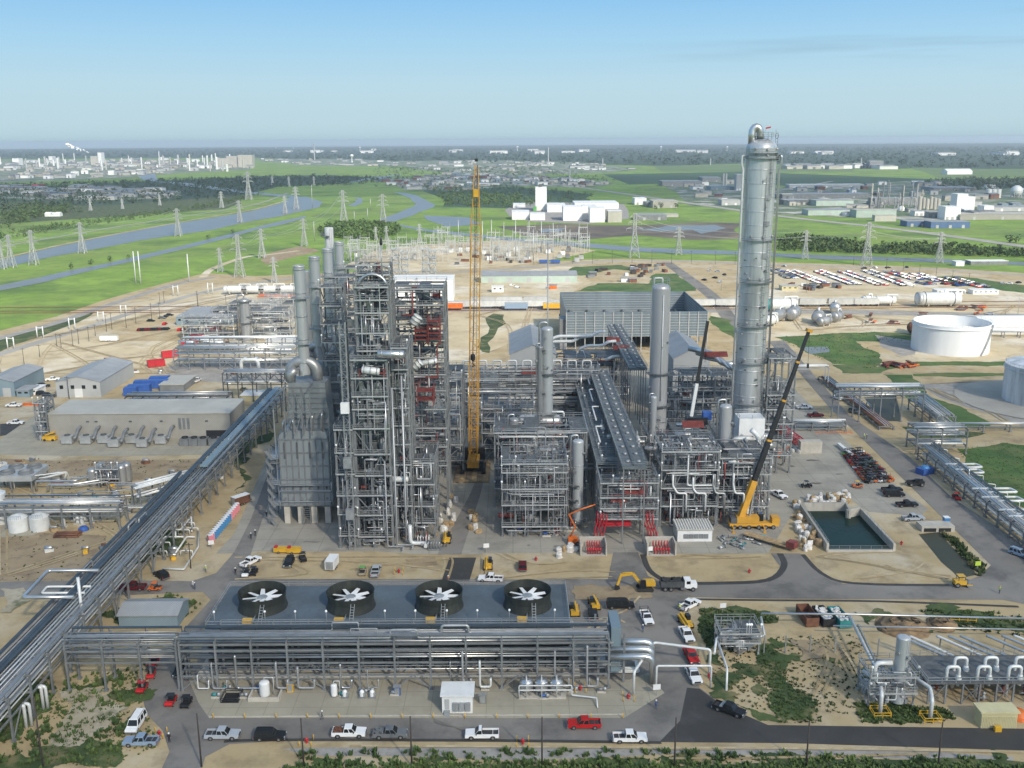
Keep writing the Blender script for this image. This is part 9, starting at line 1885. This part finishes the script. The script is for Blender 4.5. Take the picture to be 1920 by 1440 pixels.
# ------------------------------------------------------------------ people
def person_mesh(pose):
 me=bpy.data.meshes.new('person');s_=1 if pose else 0
 J={'pel':(0,0,.95),'waist':(0,0,1.08),'chest':(.02,0,1.32),'neck':(.02,0,1.5),'head':(.04,0,1.62),'crown':(.05,0,1.76),'shl':(0,.2,1.43),'ell':(-.06-.1*s_,.27,1.15),'wrl':(.06-.12*s_,.28,.92),'hal':(.1-.12*s_,.28,.82),'shr':(0,-.2,1.43),'elr':(.02+.1*s_,-.27,1.15),'wrr':(.12+.12*s_,-.27,.95),'har':(.16+.12*s_,-.27,.86),'hil':(0,.1,.9),'knl':(.04+.16*s_,.11,.5),'anl':(.0+.1*s_,.12,.1),'tol':(.16+.1*s_,.13,.04),'hir':(0,-.1,.9),'knr':(.04-.06*s_,-.11,.5),'anr':(0-.3*s_,-.12,.1),'tor':(.16-.28*s_,-.13,.05)}
 E=[('pel','waist'),('waist','chest'),('chest','neck'),('neck','head'),('head','crown'),('chest','shl'),('shl','ell'),('ell','wrl'),('wrl','hal'),('chest','shr'),('shr','elr'),('elr','wrr'),('wrr','har'),('pel','hil'),('hil','knl'),('knl','anl'),('anl','tol'),('pel','hir'),('hir','knr'),('knr','anr'),('anr','tor')]
 Rr=dict(pel=.15,waist=.145,chest=.165,neck=.065,head=.1,crown=.085,shl=.085,shr=.085,ell=.055,elr=.055,wrl=.04,wrr=.04,hal=.045,har=.045,hil=.1,hir=.1,knl=.068,knr=.068,anl=.05,anr=.05,tol=.05,tor=.05)
 ks=list(J);me.from_pydata([J[k]for k in ks],[(ks.index(a),ks.index(b))for a,b in E],[]);o=bpy.data.objects.new('person',me);COL.objects.link(o);md=o.modifiers.new('skin','SKIN')
 for i,k in enumerate(ks):v=me.skin_vertices[0].data[i];v.radius=(Rr[k],Rr[k]*(1.25 if k in('pel','waist','chest')else 1));v.use_root=k=='pel'
 sb=o.modifiers.new('sub','SUBSURF');sb.levels=1;sb.render_levels=1
 dg=bpy.context.evaluated_depsgraph_get();m2=bpy.data.meshes.new_from_object(o.evaluated_get(dg));bpy.data.objects.remove(o);bpy.data.meshes.remove(me);m2 .name='person';return m2
def person(px,py,rz,label,pose,vest='hivis',cloth='cloth_blue',hat='white'):
 p=G(px,py);me=pm_[pose].copy();me.materials.clear();me.materials.append(M(cloth));me.materials.append(M('skin'));me.materials.append(M('black'))
 for q in me.polygons:z=q.center.z;q.material_index=1 if z>1.5 or(abs(q.center.y)>.22 and z<.96 and z>.7)else 2 if z<.12 else 0;q.use_smooth=True
 o=bpy.data.objects.new('person',me);COL.objects.link(o);tag(o,label,'person');b=MB();b.lathe([(.17,1.70),(.155,1.71),(.15,1.76),(.12,1.83),(.06,1.87),(.01,1.88)],(.05,0,0),12);h=b.build('hard_hat',hat,None);h.parent=o
 if vest:b=MB();b.lathe([(.205,1.0),(.215,1.2),(.225,1.38),(.17,1.47),(.1,1.49)],(.015,0,0),14,True,False);b.v=[(x*.92,y*1.14,z)for x,y,z in b.v];h=b.build('vest',vest,None);h.parent=o
 p.z=gz(p.x,p.y);o.location=p;o.rotation_euler=(0,0,rz);return o
pm_={0:person_mesh(0),1:person_mesh(1)}
for px,py,rz,pose,vest,cl,hat,lb in((318,1392,RN,0,None,'black','white','person in dark clothes standing at the junction by the blue pickup'),(1230,1330,RF,1,None,'cloth_blue','white','person in blue walking beside the notice board'),(1274,1146,RN,0,'hivis','cloth_grey','white','flagman in a yellow vest beside the white pickup on the sand'),(1874,1113,RL,0,'hivis','cloth_blue','yellow','worker in a yellow vest alone on the right road'),(604,1350,R0,1,None,'cloth_grey','white','person walking on the front road before the dosing skids'),(362,1104,R0,0,'white','cloth_grey','white','left of two workers in pale tops on the left road'),(366,1106,RL,0,None,'cloth_blue','white','right of two workers on the left road'),(442,1078,RN,0,None,'black','white','worker in black beside the carts on the sand'),(471,1012,RF,1,None,'black','white','worker walking on the apron before the heaters'),(479,1006,RN,0,None,'black','white','worker standing on the apron before the heaters'),(500,970,RN,0,None,'black','white','worker near the heater platform legs'),(1205,1186,RN,0,None,'cloth_blue','white','person in blue beside the utility truck'),(1620,823,RN,0,'hivis','cloth_grey','white','left of two people on the diagonal road above the carts'),(1625,824,RL,0,None,'cloth_grey','white','right of two people on the diagonal road above the carts'),(386,1073,R0,0,'hivis','cloth_blue','white','worker in a yellow vest at the bend of the left road'),(840,1093,R0,0,'orange','cloth_blue','white','worker in an orange vest beside the white pickup behind the fans')):
 person(px,py,rz,lb,pose,vest,cl,hat)
 # ------------------------------------------------------------------ air
hz=MB();hz.box(-30000,30000,-200,30000,-1.0,112.0)
mh=bpy.data.materials.new('air_haze');mh.use_nodes=True;nt=mh.node_tree;nt.nodes.clear();mo=nt.nodes.new('ShaderNodeOutputMaterial');pv=nt.nodes.new('ShaderNodeVolumePrincipled')
pv.inputs['Color'].default_value=(.84,.93,.97,1);pv.inputs['Density'].default_value=8e-5;pv.inputs['Anisotropy'].default_value=.2
nt.links.new(pv.outputs['Volume'],mo.inputs['Volume']);MATS['air_haze']=mh
ho=hz.build('haze','air_haze');ho['kind']='stuff';ho['label']='thin pale summer haze over the whole plain'
